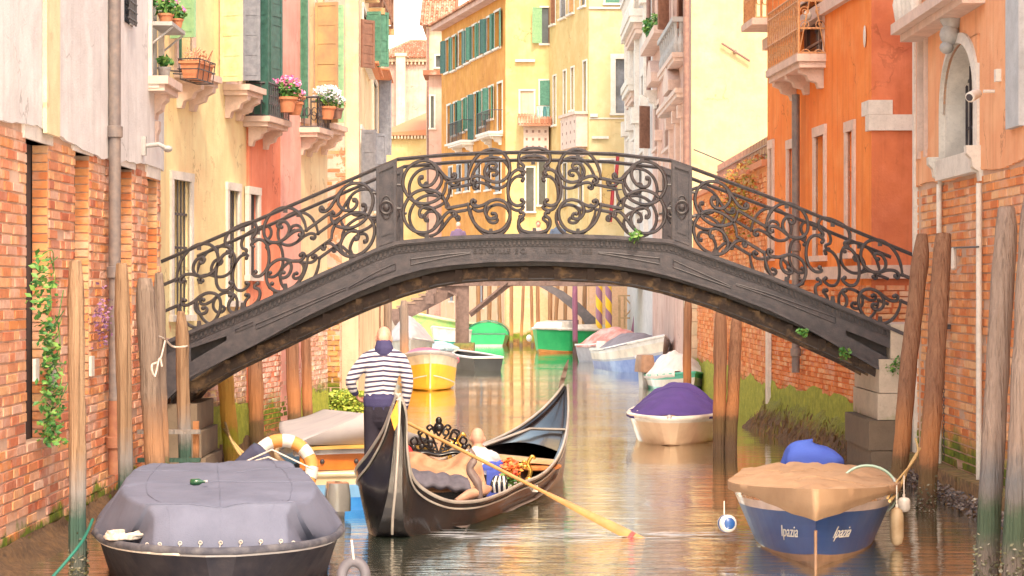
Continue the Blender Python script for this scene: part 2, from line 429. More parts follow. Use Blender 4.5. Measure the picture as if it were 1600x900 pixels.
def shutter(W, uh, wd, z0, z1, ang, mat, root, side=1, slats=True, n=.03):
    """leaf hinged at u=uh; side = direction it lies along the wall, ang = degrees it stands off the wall"""
    a = math.radians(ang); p0 = W.P(uh, 0, n); e = Vector((W.d.x, W.d.y, 0))*side*math.cos(a)+Vector((W.n.x, W.n.y, 0))*math.sin(a)
    t = Vector((0, 0, 1)).cross(e).normalized()
    if t.x*W.n.x+t.y*W.n.y < 0: t = -t
    b = MB()
    def bb(s0, s1, c0, c1, t0, t1):
        P = lambda s, c, tt: p0+e*s+t*tt+Vector((0, 0, c))
        b.hexa([P(s0, c0, t0), P(s1, c0, t0), P(s1, c0, t1), P(s0, c0, t1), P(s0, c1, t0), P(s1, c1, t0), P(s1, c1, t1), P(s0, c1, t1)])
    bb(0, .05, z0, z1, 0, .045); bb(wd-.05, wd, z0, z1, 0, .045)
    bb(.05, wd-.05, z0, z1, .012, .033)
    for zz in (z0, (z0+z1)/2-.03, z1-.06): bb(.05, wd-.05, zz, zz+.06, .002, .043)
    if slats:
        k = min(9, max(4, int((z1-z0)/.32)))
        for i in range(k):
            zz = z0+.08+(z1-z0-.16)*i/k; bb(.05, wd-.05, zz, zz+.022, .006, .039)
    return b.build('shutter', mat, root)
def bricks(W, u0, u1, z0, z1, ops, mat, parent, bl=.36, bh=.088, joint=.012, ju=.034, proud=.012, limit=300, near=None, seed=1, n=0.0, miss=.012, thick=.05):
    """brick courses standing proud of the mortar skin; nearest `limit` are objects, the rest one mesh"""
    r = random.Random(seed); out = []
    nr = int((z1-z0)/bh)
    for j in range(nr):
        zc = z0+j*bh; off = (j % 2)*bl/2+r.uniform(-.03, .03); u = u0-off
        while u < u1:
            L = bl*r.choice((1, 1, 1, .55, .8)); a, b_ = max(u, u0), min(u+L, u1); u += L
            if b_-a < .06: continue
            segs = [(a, b_)]
            for o in ops:
                if o[2] < zc+bh*.6 and o[3] > zc+bh*.4:
                    ns = []
                    for s0, s1 in segs:
                        if s1 <= o[0] or s0 >= o[1]: ns.append((s0, s1)); continue
                        if s0 < o[0]: ns.append((s0, o[0]))
                        if s1 > o[1]: ns.append((o[1], s1))
                    segs = ns
            for s0, s1 in segs:
                if s1-s0 < .05 or r.random() < miss: continue
                out.append((s0+ju/2, s1-ju/2, zc+joint*.6, zc+bh-joint*.6, proud+r.uniform(-.004, .007)+(.0 if r.random() > .06 else -.013), r.uniform(-.004, .004)))
    if near is not None: out.sort(key=lambda q: abs((q[0]+q[1])/2-near)+abs((q[2]+q[3])/2-1.8)*.3)
    objs, rest = (out[:limit], out[limit:]) if limit else ([], out)
    if objs:
        meshes = []
        for k in range(6):
            rr = random.Random(k+seed); m = MB(); cut = .03
            j8 = [Vector((rr.uniform(-cut, cut), 0, rr.uniform(-cut*1.6, cut*1.6))) for _ in range(4)]
            P = [(-.5, -.5), (.5, -.5), (.5, .5), (-.5, .5)]
            f = [Vector((x*.97, -1+rr.uniform(-.06, .06), z*.94))+j8[i] for i, (x, z) in enumerate(P)]
            g = [Vector((x, -.8, z))+j8[i]*.5 for i, (x, z) in enumerate(P)]; h = [Vector((x, 0, z)) for x, z in P]
            m.add(f+g+h, [(0, 1, 2, 3)]+[(i+4, (i+1) % 4+4, (i+1) % 4, i) for i in range(4)]+[(i+8, (i+1) % 4+8, (i+1) % 4+4, i+4) for i in range(4)])
            me = bpy.data.meshes.new('brick'); me.from_pydata([tuple(v) for v in m.v], [], m.f); me.materials.append(mat); meshes.append(me)
        top = rootmat(parent).inverted()
        e = Vector((W.d.x, W.d.y, 0)); nn = Vector((W.n.x, W.n.y, 0))
        for s0, s1, c0, c1, pr, tw in objs:
            o = bpy.data.objects.new('brick', r.choice(meshes)); COL.objects.link(o); o.parent = parent
            p = W.P((s0+s1)/2, (c0+c1)/2, n)
            # local x along the wall, local -y outwards
            sgn = 1 if e.cross(Vector((0, 0, 1))).dot(nn) > 0 else -1
            M = Matrix((( e.x*sgn*(s1-s0), -nn.x*pr, 0, p.x), (e.y*sgn*(s1-s0), -nn.y*pr, 0, p.y), (0, 0, (c1-c0), p.z), (0, 0, 0, 1)))
            o.matrix_basis = top @ M
    if rest:
        b = MB()
        for s0, s1, c0, c1, pr, tw in rest:
            j = lambda: r.uniform(-.006, .006)
            f = [W.P(s0+.006+j(), c0+.004+j(), n+pr+j()), W.P(s1-.006+j(), c0+.004+j(), n+pr+j()), W.P(s1-.006+j(), c1-.004+j(), n+pr+j()), W.P(s0+.006+j(), c1-.004+j(), n+pr+j())]
            h = [W.P(s0, c0, n), W.P(s1, c0, n), W.P(s1, c1, n), W.P(s0, c1, n)]
            b.add(f+h, [(0, 1, 2, 3)]+[(i+4, (i+1) % 4+4, (i+1) % 4, i) for i in range(4)])
        b.build('brickwork', mat, parent, kind='stuff')
def body(W, u0, u1, z0, z1, d, mat, root, n=-.3, cornice=None, roof=True):
    b = MB(); b.wbox(W, u0, u1, z0, z1-.01, n-d, n-.002); b.build('rear_wall', mat, root)
    if roof:
        b = MB(); b.wbox(W, u0-.0, u1+.0, z1, z1+.18, n-d-.1, .35); b.build('cornice', cornice or ST['white'], root)
        b = MB(); um = (u0+u1)/2
        A = [W.P(u0, z1+.18, .4), W.P(u1, z1+.18, .4), W.P(u1, z1+.18, n-d-.2), W.P(u0, z1+.18, n-d-.2), W.P(u0, z1+2.0, (n-d)/2), W.P(u1, z1+2.0, (n-d)/2)]
        b.add(A, [(0, 1, 5, 4), (2, 3, 4, 5), (1, 2, 5), (3, 0, 4), (3, 2, 1, 0)]); b.build('roof', TILE, root)
def balrail(W, u0, u1, z0, z1, n0, mat, root, step=.11, name='balcony_railing', curl=True):
    b = MB(); r = .012
    def run(p, q):
        L = (q-p).length; k = max(2, int(L/step))
        for i in range(k+1):
            x = p.lerp(q, i/k); b.tube([x, x+Vector((0, 0, z1-z0))], r, 5)
            if curl and i < k:
                y = p.lerp(q, (i+.5)/k); c = y+Vector((0, 0, (z1-z0)*.5)); e = (q-p).normalized(); R_ = step*.42
                b.tube([c+e*R_*math.cos(a)+Vector((0, 0, 1))*R_*1.6*math.sin(a) for a in [k_*math.pi/5 for k_ in range(10)]], r*.7, 4, close=True)
        for zz in (0, z1-z0): b.tube([p+Vector((0, 0, zz)), q+Vector((0, 0, zz))], r*1.7, 5)
    a, b1, c, d = W.P(u0, z0, 0), W.P(u0, z0, n0), W.P(u1, z0, n0), W.P(u1, z0, 0)
    run(a, b1); run(b1, c); run(c, d)
    return b.build(name, mat, root)
def corbel(W, u, wd, z1, h, n1, mat, root, name='corbel'):
    b = MB(); prof = [(0, z1), (n1, z1), (n1*.98, z1-h*.22), (n1*.7, z1-h*.36), (n1*.62, z1-h*.6), (n1*.28, z1-h*.72), (n1*.2, z1-h), (0, z1-h)]
    N = len(prof)
    b.add([W.P(u-wd/2, z, n) for n, z in prof]+[W.P(u+wd/2, z, n) for n, z in prof], [tuple(range(N)), tuple(range(2*N-1, N-1, -1))]+[(i, i+N, (i+1) % N+N, (i+1) % N) for i in range(N)])
    return b.build(name, mat, root)
def slab(W, u0, u1, z0, z1, n1, mat, root, name='balcony_slab'):
    b = MB(); b.wbox(W, u0, u1, z0+(z1-z0)*.45, z1, -.05, n1); b.wbox(W, u0+.04, u1-.04, z0, z0+(z1-z0)*.45-.001, -.05, n1-.05)
    return b.build(name, mat, root)
def pipe(root, pts, r, mat, joints=(), name='downpipe'):
    b = MB(); b.tube(pts, r, 12); o = b.build(name, mat, root, smooth=40)
    for p in joints:
        b = MB(); b.lathe(p, [(r*1.02, -.07), (r*1.35, -.06), (r*1.35, .06), (r*1.02, .07)], 12); b.build('pipe_collar', mat, o, smooth=40)
    return o
LEAFM = {}
def leafmat(name, c1, c2, c3=None):
    if name in LEAFM: return LEAFM[name]
    m, nt, b = newmat(name); g = nt.nodes.new('ShaderNodeNewGeometry')
    pts = [(0, c1), (.5, c2)]+([(.85, c3)] if c3 else [])
    nt.links.new(ramp(nt, g.outputs['Random Per Island'], pts), b.inputs['Base Color'])
    b.inputs['Roughness'].default_value = .55
    b.inputs['Transmission Weight'].default_value = 0
    LEAFM[name] = m; return m
GREEN = leafmat('leaf_green', (.03, .13, .03), (.07, .22, .04), (.18, .32, .06))
def leaves(b, c, rad, cnt, size, seed=0, spread=(1, 1, 1)):
    r = random.Random(seed)
    for _ in range(cnt):
        d = Vector((r.gauss(0, 1), r.gauss(0, 1), r.gauss(0, 1))).normalized()*rad*r.random()**.45
        p = Vector(c)+Vector((d.x*spread[0], d.y*spread[1], d.z*spread[2]))
        a = Vector((r.gauss(0, 1), r.gauss(0, 1), r.gauss(0, .6))).normalized(); t = a.orthogonal().normalized(); s = size*r.uniform(.6, 1.3)
        u = a.cross(t)
        b.add([p-a*s*.5, p+t*s*.32+u*s*.06, p+a*s*.6, p-t*s*.32+u*s*.06], [(0, 1, 2, 3)])
def pot_plant(name, label, loc, pr, ph, petals, cnt=90, h=.3, potm=None, leafs=GREEN, cat='potted plant', petn=55, group=None, psz=.055):
    t = thing(name, label, cat, loc, group=group)
    b = MB(); b.lathe((0, 0, 0), [(pr*.68, 0), (pr*.95, ph*.82), (pr*1.08, ph*.83), (pr*1.1, ph), (pr*.9, ph), (pr*.85, ph*.9)], 16)
    b.build('pot', potm or TERRA, t, world=False, smooth=40)
    b = MB(); leaves(b, (0, 0, ph+h*.45), h*.75, cnt, .085, hash(name) % 97, (1, 1, .75)); b.build('foliage', leafs, t, world=False)
    if petals:
        b = MB(); leaves(b, (0, 0, ph+h*.75), h*.8, petn*3, psz, 5, (1, 1, .6)); b.build('blossom', petals, t, world=False)
    return t

# ============================================================ left bank
LW = Wall((-4.7, 14), (-4.7, 30.8))
L2 = Wall((-5.0, 30.95), (-3.36, 41.7))
wh = thing('canal_house', 'tall house of rosy brick below and grey-white plaster above, nearest on the left bank', 'house', (-4.7, 22, 0))
ops = []
for x0, x1, yt, yb in ((40, 75, 222, 690), (116, 139, 240, 620), (187, 206, 262, 600), (230, 245.5, 279, 560)):
    ops.append(LW.rect(x0, x1, yt, yb))
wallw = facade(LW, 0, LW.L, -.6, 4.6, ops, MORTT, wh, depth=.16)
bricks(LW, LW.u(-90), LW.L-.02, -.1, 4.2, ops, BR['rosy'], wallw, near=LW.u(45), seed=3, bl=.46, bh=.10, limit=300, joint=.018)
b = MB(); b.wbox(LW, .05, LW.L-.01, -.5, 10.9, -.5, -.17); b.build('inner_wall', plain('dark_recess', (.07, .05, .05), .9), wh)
topop = LW.rect(229, 246, -80, 132)
b = MB()   # plaster coat with an uneven lower edge
def edge(u): return 4.13+.05*math.sin(u*.9)+.035*noise.noise(Vector((u*2.5, 0, 0)))
N = 90
for i in range(N):
    a, c = LW.L*i/N, LW.L*(i+1)/N
    if c > topop[0] and a < topop[1]: continue
    b.hexa([LW.P(a, edge(a), 0), LW.P(c, edge(c), 0), LW.P(c, edge(c), .045), LW.P(a, edge(a), .045), LW.P(a, 11, 0), LW.P(c, 11, 0), LW.P(c, 11, .045), LW.P(a, 11, .045)])
b.wbox(LW, topop[0]-.35, topop[1]+.3, 4.18, topop[2], -.15, .043)
me_ = b.build('plaster_coat', PL['white'], wh)
window(LW, topop, wh, depth=.1, n=.045, pane=GLASSB, sash=ST['grey'])
for o in ops:
    b = MB(); b.wbox(LW, o[0]-.18, o[1]+.12, o[3], o[3]+.17, -.16, .03); b.build('lintel', ST['white'], wh)
    # reveal bricks on the far jamb, the side that faces up the canal
    b = MB(); r = random.Random(int(o[0]*10))
    z = o[2]
    while z < o[3]-.05:
        b.wbox(LW, o[1]-.014-r.uniform(0, .012), o[1]+.01, z+.008, z+.082, -.155, -.002); z += .09
    b.build('jamb_bricks', BR['orange'], wh, kind='stuff')
b = MB(); b.wbox(LW, LW.u(60), LW.u(81), 4.14, 10.98, .046, .085); b.build('pilaster_strip', PL['cream'], wh)
pp = [LW.P(LW.u(163), .45, .12), LW.P(LW.u(163), 10.9, .12)]
pipe(wh, [pp[0], Vector((pp[0].x, pp[0].y, 1.3))], .075, PIPER, [Vector((pp[0].x, pp[0].y, .82))])
pipe(wh, [Vector((pp[0].x, pp[0].y, 1.303)), pp[1]], .07, PIPE, [Vector((pp[0].x, pp[0].y, z)) for z in (2.78, 4.4)])
body(LW, 0, LW.L, -.5, 11, 7, PL['white'], wh, n=-.5)
hi = LW.rect(188, 201, -30, 38)
b = MB(); b.wbox(LW, hi[0], hi[1], hi[2], hi[3], .046, .052); f = b.build('window', GLASS, wh)
b = MB()
for k in range(5): u = hi[0]+(hi[1]-hi[0])*(k+.5)/5; b.tube([LW.P(u, hi[2], .1), LW.P(u, hi[3], .1)], .014, 5)
for k in range(5): z = hi[2]+(hi[3]-hi[2])*(k+.5)/5; b.tube([LW.P(hi[0], z, .1), LW.P(hi[1], z, .1)], .014, 5)
b.build('grille', IRON, f)
# small things on this wall
def wallbox(W, px, py, sx, sz, n1, mat, name, label, cat):
    u = W.u(px); z = W.z(px, py); t = thing(name, label, cat, W.P(u, z, .045))
    b = MB(); b.wbox(W, u-sx, u+sx, z-sz, z+sz, .046, n1); b.build('casing', mat, t); return t, u, z
t, u, z = wallbox(LW, 216, 228, .05, .12, .1, ST['grey'], 'security_lamp', 'small grey lamp on a bracket near the far edge of the white plaster', 'lamp')
b = MB(); b.tube([LW.P(u, z, .1), LW.P(u, z+.02, .26), LW.P(u-.05, z-.03, .36)], .03, 8); b.ell(LW.P(u-.05, z-.04, .38), .06, .09, .045); b.build('lamp_head', ST['grey'], t, smooth=50)
for px, py, lb in ((49, 578, 'small white vent plate low on the brick wall left of the ivy'), (137, 572, 'small white vent plate on the brick wall between two piles')):
    u, z = LW.u(px), LW.z(px, py); b = MB(); b.wbox(LW, u-.09, u+.09, z-.11, z+.11, .03, .06)
    tag(b.build('vent_plate', ST['white']), lb, 'vent')
u, z = LW.u(73), LW.z(73, 588); b = MB(); b.lathe(LW.P(u, z, .05), [(.13, 0), (.13, .02), (.10, .035), (0.001, .04)], 18, axis=Vector((1, 0, 0)))
tag(b.build('round_plate', ST['white']), 'round white metal plate half hidden by the ivy', 'plate')
# ivy hanging in and around the first slit
b = MB(); r = random.Random(4)
for k in range(460):
    s = r.random()**.8; py = 395+300*s; px = 47+22*s*(r.random())+r.gauss(0, 2.5+6*abs(math.sin(s*7)))+(6 if s > .3 else 0)
    u, z = LW.u(px), LW.z(px, py); leaves(b, LW.P(u, z, .06+r.random()*.1), .05, 1, .075, k)
for k in range(26):
    s = r.random(); u0_, z0_ = LW.u(50+16*s), LW.z(56, 400+270*s); b.tube(catmull([LW.P(u0_, z0_, .05), LW.P(u0_+r.uniform(0, .4), z0_+r.uniform(-.1, .1), .14), LW.P(u0_+r.uniform(.1, .8), z0_+r.uniform(-.1, .3), .12)], 4), .006, 4)
tag(b.build('ivy', GREEN), 'green ivy growing up the slit in the brick wall on the left', 'ivy')
b = MB()
for k in range(140):
    px, py = r.gauss(148, 9), r.gauss(498, 22); leaves(b, LW.P(LW.u(px), LW.z(px, py), .1), .05, 1, .05, k)
tag(b.build('wall_weed', leafmat('purple_leaf', (.16, .07, .17), (.26, .12, .24)), kind='stuff'), 'purple weed growing from the brick wall beside the grey downpipe', 'weed')
# stone ledge, flower shelf and hanging planter by the house's far edge
slab(LW, LW.u(226), LW.u(250)-.01, 5.13, 5.32, .30, ST['pinkish'], wh, 'window_ledge')
corbel(LW, LW.u(239), .3, 5.13, .35, .2, ST['pinkish'], wh)
corbel(LW, LW.u(239), .22, 4.78, .5, .09, ST['pinkish'], wh)
pot_plant('potted_plant', 'green plant in a grey pot on the stone ledge under the flower shelf', LW.P(LW.u(240), 5.325, .14), .085, .17, None, 60, .16, potm=ST['grey'])
sh = thing('flower_shelf', 'grey iron shelf on the wall holding flower pots, top left', 'shelf', LW.P(LW.u(240), 6.0, 0))
b = MB(); b.wbox(LW, LW.u(229), LW.u(251), 5.98, 6.03, 0.05, .33)
for uu in (LW.u(231), LW.u(249)): b.tube([LW.P(uu, 5.75, .05), LW.P(uu, 5.97, .32)], .015, 5)
b.build('board', ST['grey'], sh)
PINKF = leafmat('petal_magenta', (.62, .06, .30), (.75, .16, .42), (.85, .4, .6)); WHF = leafmat('petal_white', (.75, .74, .80), (.85, .85, .86), (.62, .62, .75))
pot_plant('potted_geranium', 'green leafy geranium with a magenta bloom on the iron shelf', LW.P(LW.u(240), 6.035, .16), .1, .16, PINKF, 120, .26, petn=6)
pot_plant('potted_geranium', 'smaller geranium at the far end of the iron shelf', LW.P(LW.u(247.5), 6.035, .24), .09, .14, PINKF, 70, .18, petn=8)
def planter(name, label, W, u, z, n0, L, mat, dry):
    t = thing(name, label, 'planter', W.P(u, z, n0))
    b = MB(); w0, w1 = .09, .13
    b.hexa([W.P(u-L/2+.03, z, n0-w0), W.P(u+L/2-.03, z, n0-w0), W.P(u+L/2-.03, z, n0+w0), W.P(u-L/2+.03, z, n0+w0), W.P(u-L/2, z+.22, n0-w1), W.P(u+L/2, z+.22, n0-w1), W.P(u+L/2, z+.22, n0+w1), W.P(u-L/2, z+.22, n0+w1)])
    b.wbox(W, u-L/2-.015, u+L/2+.015, z+.2, z+.235, n0-w1-.015, n0+w1+.015); b.build('box', mat, t)
    b = MB()
    for zz in (z-.02, z+.12, z+.26):
        k = w0+.03+(.03 if zz > z else 0)
        b.tube([W.P(u-L/2-.03, zz, n0-k), W.P(u-L/2-.03, zz, n0+k), W.P(u+L/2+.03, zz, n0+k), W.P(u+L/2+.03, zz, n0-k)], .009, 5, close=True)
    for du in (-L/2, -L/6, L/6, L/2): b.tube([W.P(u+du, z+.26, n0-.15), W.P(u+du, z-.02, n0-.12), W.P(u+du, z-.02, n0+.12), W.P(u+du, z+.26, n0+.16)], .008, 5)
    b.tube([W.P(u-L/3, z+.1, n0-.14), W.P(u-L/3, z+.12, -.0)], .012, 5); b.tube([W.P(u+L/3, z+.1, n0-.14), W.P(u+L/3, z+.12, -.0)], .012, 5)
    b.build('cradle', IRON, t)
    b = MB(); r = random.Random(3)
    for k in range(70):
        p = W.P(u+r.uniform(-L/2, L/2), z+.2, n0+r.uniform(-.08, .08)); b.tube([p, p+Vector((r.gauss(0, .07), r.gauss(0, .07), r.uniform(.08, .26)))], .005, 4)
    leaves(b, W.P(u, z+.3, n0), .22, 90, .05, 6, (.8, 1.4, .6)); b.build('dry_stems', dry, t)
DRY = leafmat('dry_leaf', (.30, .12, .10), (.50, .26, .16), (.70, .40, .2))
planter('hanging_planter', 'terracotta flower trough with dry stems in an iron cradle, upper left', L2, L2.u(262), 5.50, .42, .75, TERRA, DRY)

# yellow, salmon and cream houses
uY, uS, uC = L2.u(385), L2.u(465), L2.L
def lowbrick(W, u0, u1, root, wall, seed, ops=()): bricks(W, u0, u1, -.3, 1.95, list(ops), BRL, wall, limit=0, seed=seed, bl=.27, bh=.085, proud=.012)
BRL = brickmat('brick_whitewashed', [(.60, .30, .22), (.68, .42, .34), (.72, .50, .42), (.58, .28, .20), (.74, .6, .52)], tide=.85)
def lefthouse(name, label, u0, u1, mat, grilles, dn, seed, ups, z1=12.5):
    W = shift(L2, dn); t = thing(name, label, 'house', W.P((u0+u1)/2, 0, 0))
    gs = [W.rect(*g) for g in grilles]; ops = gs+[W.rect(*g[:4]) for g in ups]
    wl = facade(W, u0, u1, -.6, z1, ops, mat, t, depth=.28)
    for g in gs: window(W, g, t, fw=.12, depth=.25, bars=5, sill=.03)
    for g, r_ in zip(ups, ops[len(gs):]): window(W, r_, t, fw=.1, depth=.2, sash=g[4] if len(g) > 4 else SHG, frame=ST['pinkish'], sill=.02)
    lowbrick(W, u0+.01, u1-.01, t, wl, seed); body(W, u0, u1, -.5, z1, 8, mat, t)
    return W, t
WY, yh = lefthouse('canal_house', 'pale yellow house with two barred ground-floor windows behind the bridge\'s left end', 0, uY, PL['yellow'], [(269, 296, 282, 492), (356, 371, 298, 470)], 0, 5, [(276, 300, -140, 105), (352, 373, -140, 128)])
WS, shs = lefthouse('canal_house', 'salmon-red house with a small iron balcony of pink flowers', uY, uS, PL['salmon'], [(389, 402, 304, 430)], .05, 6, [(392, 415, -140, 182)])
WC, ch = lefthouse('canal_house', 'narrow cream house beside the salmon one, big ochre shutter standing out', uS, uC, PL['cream'], [], .02, 7, [(468, 478, -140, 185), (493, 507, -140, 192)])
for W, t, px, py, wd in ((WY, yh, 288, 117, 1.0), (WY, yh, 362, 136, 1.0), (WC, ch, 496, 196, 1.2)):
    u, z = W.u(px), W.z(px, py); slab(W, u-wd/2, u+wd/2, z-.16, z, .42, ST['pinkish'], t, 'window_sill')
    for d in (-.3, .3): corbel(W, u+d*wd, .16, z-.16, .34, .36, ST['pinkish'], t)
def sh_px(W, root, px, wd, yt, yb, ang, mat, side=1, n=.03):
    shutter(W, W.u(px), wd, W.z(px, yb), W.z(px, yt), ang, mat, root, side, n=n)
sh_px(WY, yh, 262, .42, -140, 60, 70, SHL, -1)
sh_px(WY, yh, 341, .38, -140, 128, 72, PLs if False else plain('shutter_cream', (.72, .62, .38), .6, (.6, .48, .26), 6, .2), -1)
sh_px(WY, yh, 376, .28, -140, 126, 80, SHS, 1)
sh_px(WS, shs, 386, .34, -140, 182, 75, SHD, -1)
sh_px(WS, shs, 417, .42, -140, 182, 12, SHD, 1)
sh_px(WC, ch, 465.5, .14, -140, 185, 75, SHG, -1)
sh_px(WC, ch, 489.5, .42, 4, 192, 84, SHO, -1)
sh_px(WC, ch, 509, .30, 8, 192, 80, SHL, 1)
# balconies of the salmon and cream houses
for W, t, x0, x1, py, rt in ((WS, shs, 386, 416, 186, 138), (WC, ch, 466, 484, 202, 160)):
    u0, u1, z = W.u(x0), W.u(x1), W.z((x0+x1)/2, py)
    slab(W, u0-.1, u1+.1, z-.16, z, .40, ST['pinkish'], t); corbel(W, u0+.15, .14, z-.16, .3, .3, ST['pinkish'], t); corbel(W, u1-.15, .14, z-.16, .3, .3, ST['pinkish'], t)
    balrail(W, u0-.06, u1+.06, z+.01, z+.52, .36, IRON, t)
def onrail(W, px, n, py): u = W.u(px); return W.P(u, W.z(px, py), n)
pot_plant('potted_geranium', 'pink geraniums in a terracotta pot on the salmon house\'s balcony rail', onrail(WS, 405, .46, 176), .16, .24, PINKF, 200, .30, petn=80)
pot_plant('potted_geranium', 'second pot beside the pink geraniums, with fading stems', onrail(WS, 414, .50, 180), .13, .2, PINKF, 80, .22, leafs=DRY, petn=25)
pot_plant('potted_flowers', 'white flowers spilling from a terracotta pot, middle of the left facades', onrail(WC, 474, .42, 187), .15, .22, WHF, 120, .32, petn=170)
pot_plant('potted_flowers', 'small dark pot right of the white flowers', onrail(WC, 483, .50, 186), .11, .18, WHF, 50, .2, petn=50, potm=PIPEB)

# pink house whose end wall faces the camera
PW1 = Wall((-3.75, 44), (-2.93, 44)); PW2 = Wall((-2.93, 44.0), (-3.33, 60))
ph = thing('canal_house', 'pink house with peeling plaster and bare brick on its end wall, left bank', 'house', (-3.3, 44, 0))
wl = facade(PW1, 0, PW1.L, 6.1, 14, [], PL['pink'], ph, depth=.25)
wl2 = facade(PW1, 0, PW1.L, -.6, 6.1, [], PL['pinkpeel'], ph, depth=.25, name='peeling_wall', n=-.02)
bricks(PW1, PW1.u(506), PW1.u(532), -.1, 3.0, [], BR['yellow'], wl2, bl=.34, bh=.10, limit=0, seed=9, n=-.02, proud=.02)
bricks(PW1, PW1.u(508), PW1.u(558), 4.3, 5.3, [], BR['rosy'], wl2, bl=.30, bh=.085, limit=0, seed=19, n=-.03, proud=.015, miss=.45)
b = MB(); b.wbox(PW1, PW1.u(534), PW1.L, -.2, 3.6, -.02, .03); b.build('plaster_coat', PL['ivory'], ph)
ops = [PW2.rect(566, 577, 28, 103), PW2.rect(582, 588, 128, 240), PW2.rect(563, 570, 208, 330), PW2.rect(585, 590, 270, 330)]
facade(PW2, 0, PW2.L, -.6, 14, ops, PL['cream'], ph, depth=.25)
for o in ops: window(PW2, o, ph, depth=.2, frame=ST['white'])
b = MB(); b.wbox(PW2, .3, PW2.L, -.5, 13.98, -6, -.26); b.build('rear_wall', PL['pink'], ph)
b = MB(); b.wbox(PW2, -.1, PW2.L+.1, 14, 14.2, -6, .2); b.build('cornice', ST['pinkish'], ph)
sh_px(PW2, ph, 561, .36, 30, 105, 40, SHB, 1); sh_px(PW2, ph, 570, .3, 18, 105, 80, SHG, -1); sh_px(PW2, ph, 577, .42, 18, 103, 60, SHG, 1)
sh_px(PW2, ph, 590, .30, 124, 242, 75, SHS, 1); sh_px(PW2, ph, 562, .3, 203, 330, 70, SHS, -1); sh_px(PW2, ph, 578, .35, 208, 300, 60, SHS, 1); 
u, z = PW2.u(572), PW2.z(572, 105); slab(PW2, u-1.3, u+2, z-.08, z, .3, TERRA, ph, 'window_sill')
u, z = PW2.u(588), PW2.z(588, 116); slab(PW2, u-1.5, u+2, z-.06, z, .35, TERRA, ph, 'window_sill')
bb2 = MB(); bb2.wbox(WS, WS.u(438), uS-.01, -.3, 12.4, .001, .014); bb2.build('plaster_strip', PL['pink'], shs)
al = thing('roof_terrace', 'wooden roof terrace frame at the top of the pink house', 'terrace', (-2.9, 50, 8.8))
b = MB()
for k in range(7): y = 47+k*1.1; b.box(-3.3, -2.75, y, y+.1, 8.6, 8.7); b.box(-2.82, -2.75, y, y+.07, 8.7, 9.9)
for z in (8.75, 9.3, 9.88): b.box(-2.82, -2.76, 46.9, 53.8, z, z+.06)
b.build('slats', SHB, al)
for k in range(4): b = MB(); b.box(-3.2, -2.72, 47.2+k*2, 47.32+k*2, 8.45, 8.58); b.build('beam', SHO, al)
# mossy landing
WET = stone('weedy_stone', (.45, .38, .26), .95, .4)
b = MB(); b.box(-4.2, -2.72, 42.3, 43.95, -.5, .62); 
lq = b.build('quay_landing', WET); tag(lq, 'low weed-covered stone landing in front of the bare brick end wall', 'landing')
b = MB(); leaves(b, (-3.1, 42.2, .35), .45, 900, .07, 8, (1.1, .25, .9)); leaves(b, (-3.0, 42.6, .66), .4, 500, .06, 9, (1.1, 1.2, .1))
tag(b.build('water_weed', leafmat('weed_bright', (.12, .20, .02), (.30, .42, .04), (.50, .52, .08))), kind='stuff')

# moss and weed along the left houses' foot
def footbank(name, W, u0, u1, n1, ztop, mat, seed):
    b = MB(); nu, nv = int((u1-u0)/.12), 10
    def fn(i, j):
        u = u0+(u1-u0)*i; p = W.P(u, 0, 0); k = noise.noise(Vector((u*1.3, j*2, seed)))*.12+noise.noise(Vector((u*6, j*6, seed)))*.05
        nn = n1*(j**1.5)*(1+noise.noise(Vector((u*.5, 0, seed)))*.4); z = ztop*(1-j)**.8-.12*j
        q = W.P(u, z+k*.6*(1 if 0 < j else 0), nn+k*.5+.02); return q
    b.grid(fn, nu, nv); return b.build(name, mat, kind='stuff', smooth=60)
BANK, nt, bb_ = newmat('seaweed_bank'); gpp = nt.nodes.new('ShaderNodeNewGeometry').outputs['Position']
zq = math_(nt, 'ADD', sepz(nt, gpp), math_(nt, 'MULTIPLY', math_(nt, 'SUBTRACT', nz(nt, gpp, 4, 6, .7), .5), .5))
cc = mixc(nt, ramp(nt, nz(nt, gpp, 11, 6, .75), [(.35, 0), (.65, 1)]), (.10, .055, .03), (.26, .14, .06)); gg = mixc(nt, ramp(nt, nz(nt, gpp, 13, 6, .75), [(.35, 0), (.65, 1)]), (.18, .20, .02), (.38, .40, .05))
nt.links.new(mixc(nt, ramp(nt, zq, [(.26, 0), (.42, 1)]), cc, gg), bb_.inputs['Base Color']); bb_.inputs['Roughness'].default_value = .8; bump(nt, nz(nt, gpp, 30, 6, .8), bb_, 1, .06)
MOSS, nt, bb_ = newmat('bright_moss'); gpp = nt.nodes.new('ShaderNodeNewGeometry').outputs['Position']
bb_.inputs['Roughness'].default_value = .9; nt.links.new(mixc(nt, ramp(nt, nz(nt, gpp, 7, 7, .75), [(.35, 0), (.65, 1)]), (.26, .32, .03), (.56, .58, .07)), bb_.inputs['Base Color']); bump(nt, nz(nt, gpp, 26, 6, .8), bb_, 1, .06)
footbank('seaweed_bank', L2, 0, L2.L, .30, .30, BANK, 3)
def mosscoat(W, u0, u1, zt, seed):      # ragged coat of algae on the brick above the water
    b = MB(); nu = int((u1-u0)/.10)
    def fn(i, j):
        u = u0+(u1-u0)*i; top = zt*(1+.28*noise.noise(Vector((u*.6, seed, 0)))+.07*noise.noise(Vector((u*2.5, seed, 3)))); k = noise.noise(Vector((u*7, j*9, seed)))
        return W.P(u, -.1+(top+.1)*(1-j), (.036 if 0 < j else .028)+.012*k+.02*j)
    b.grid(fn, nu, 14); tag(b.build('algae', MOSS, kind='stuff', smooth=60))
mosscoat(L2, 0, L2.L, .80, 4)
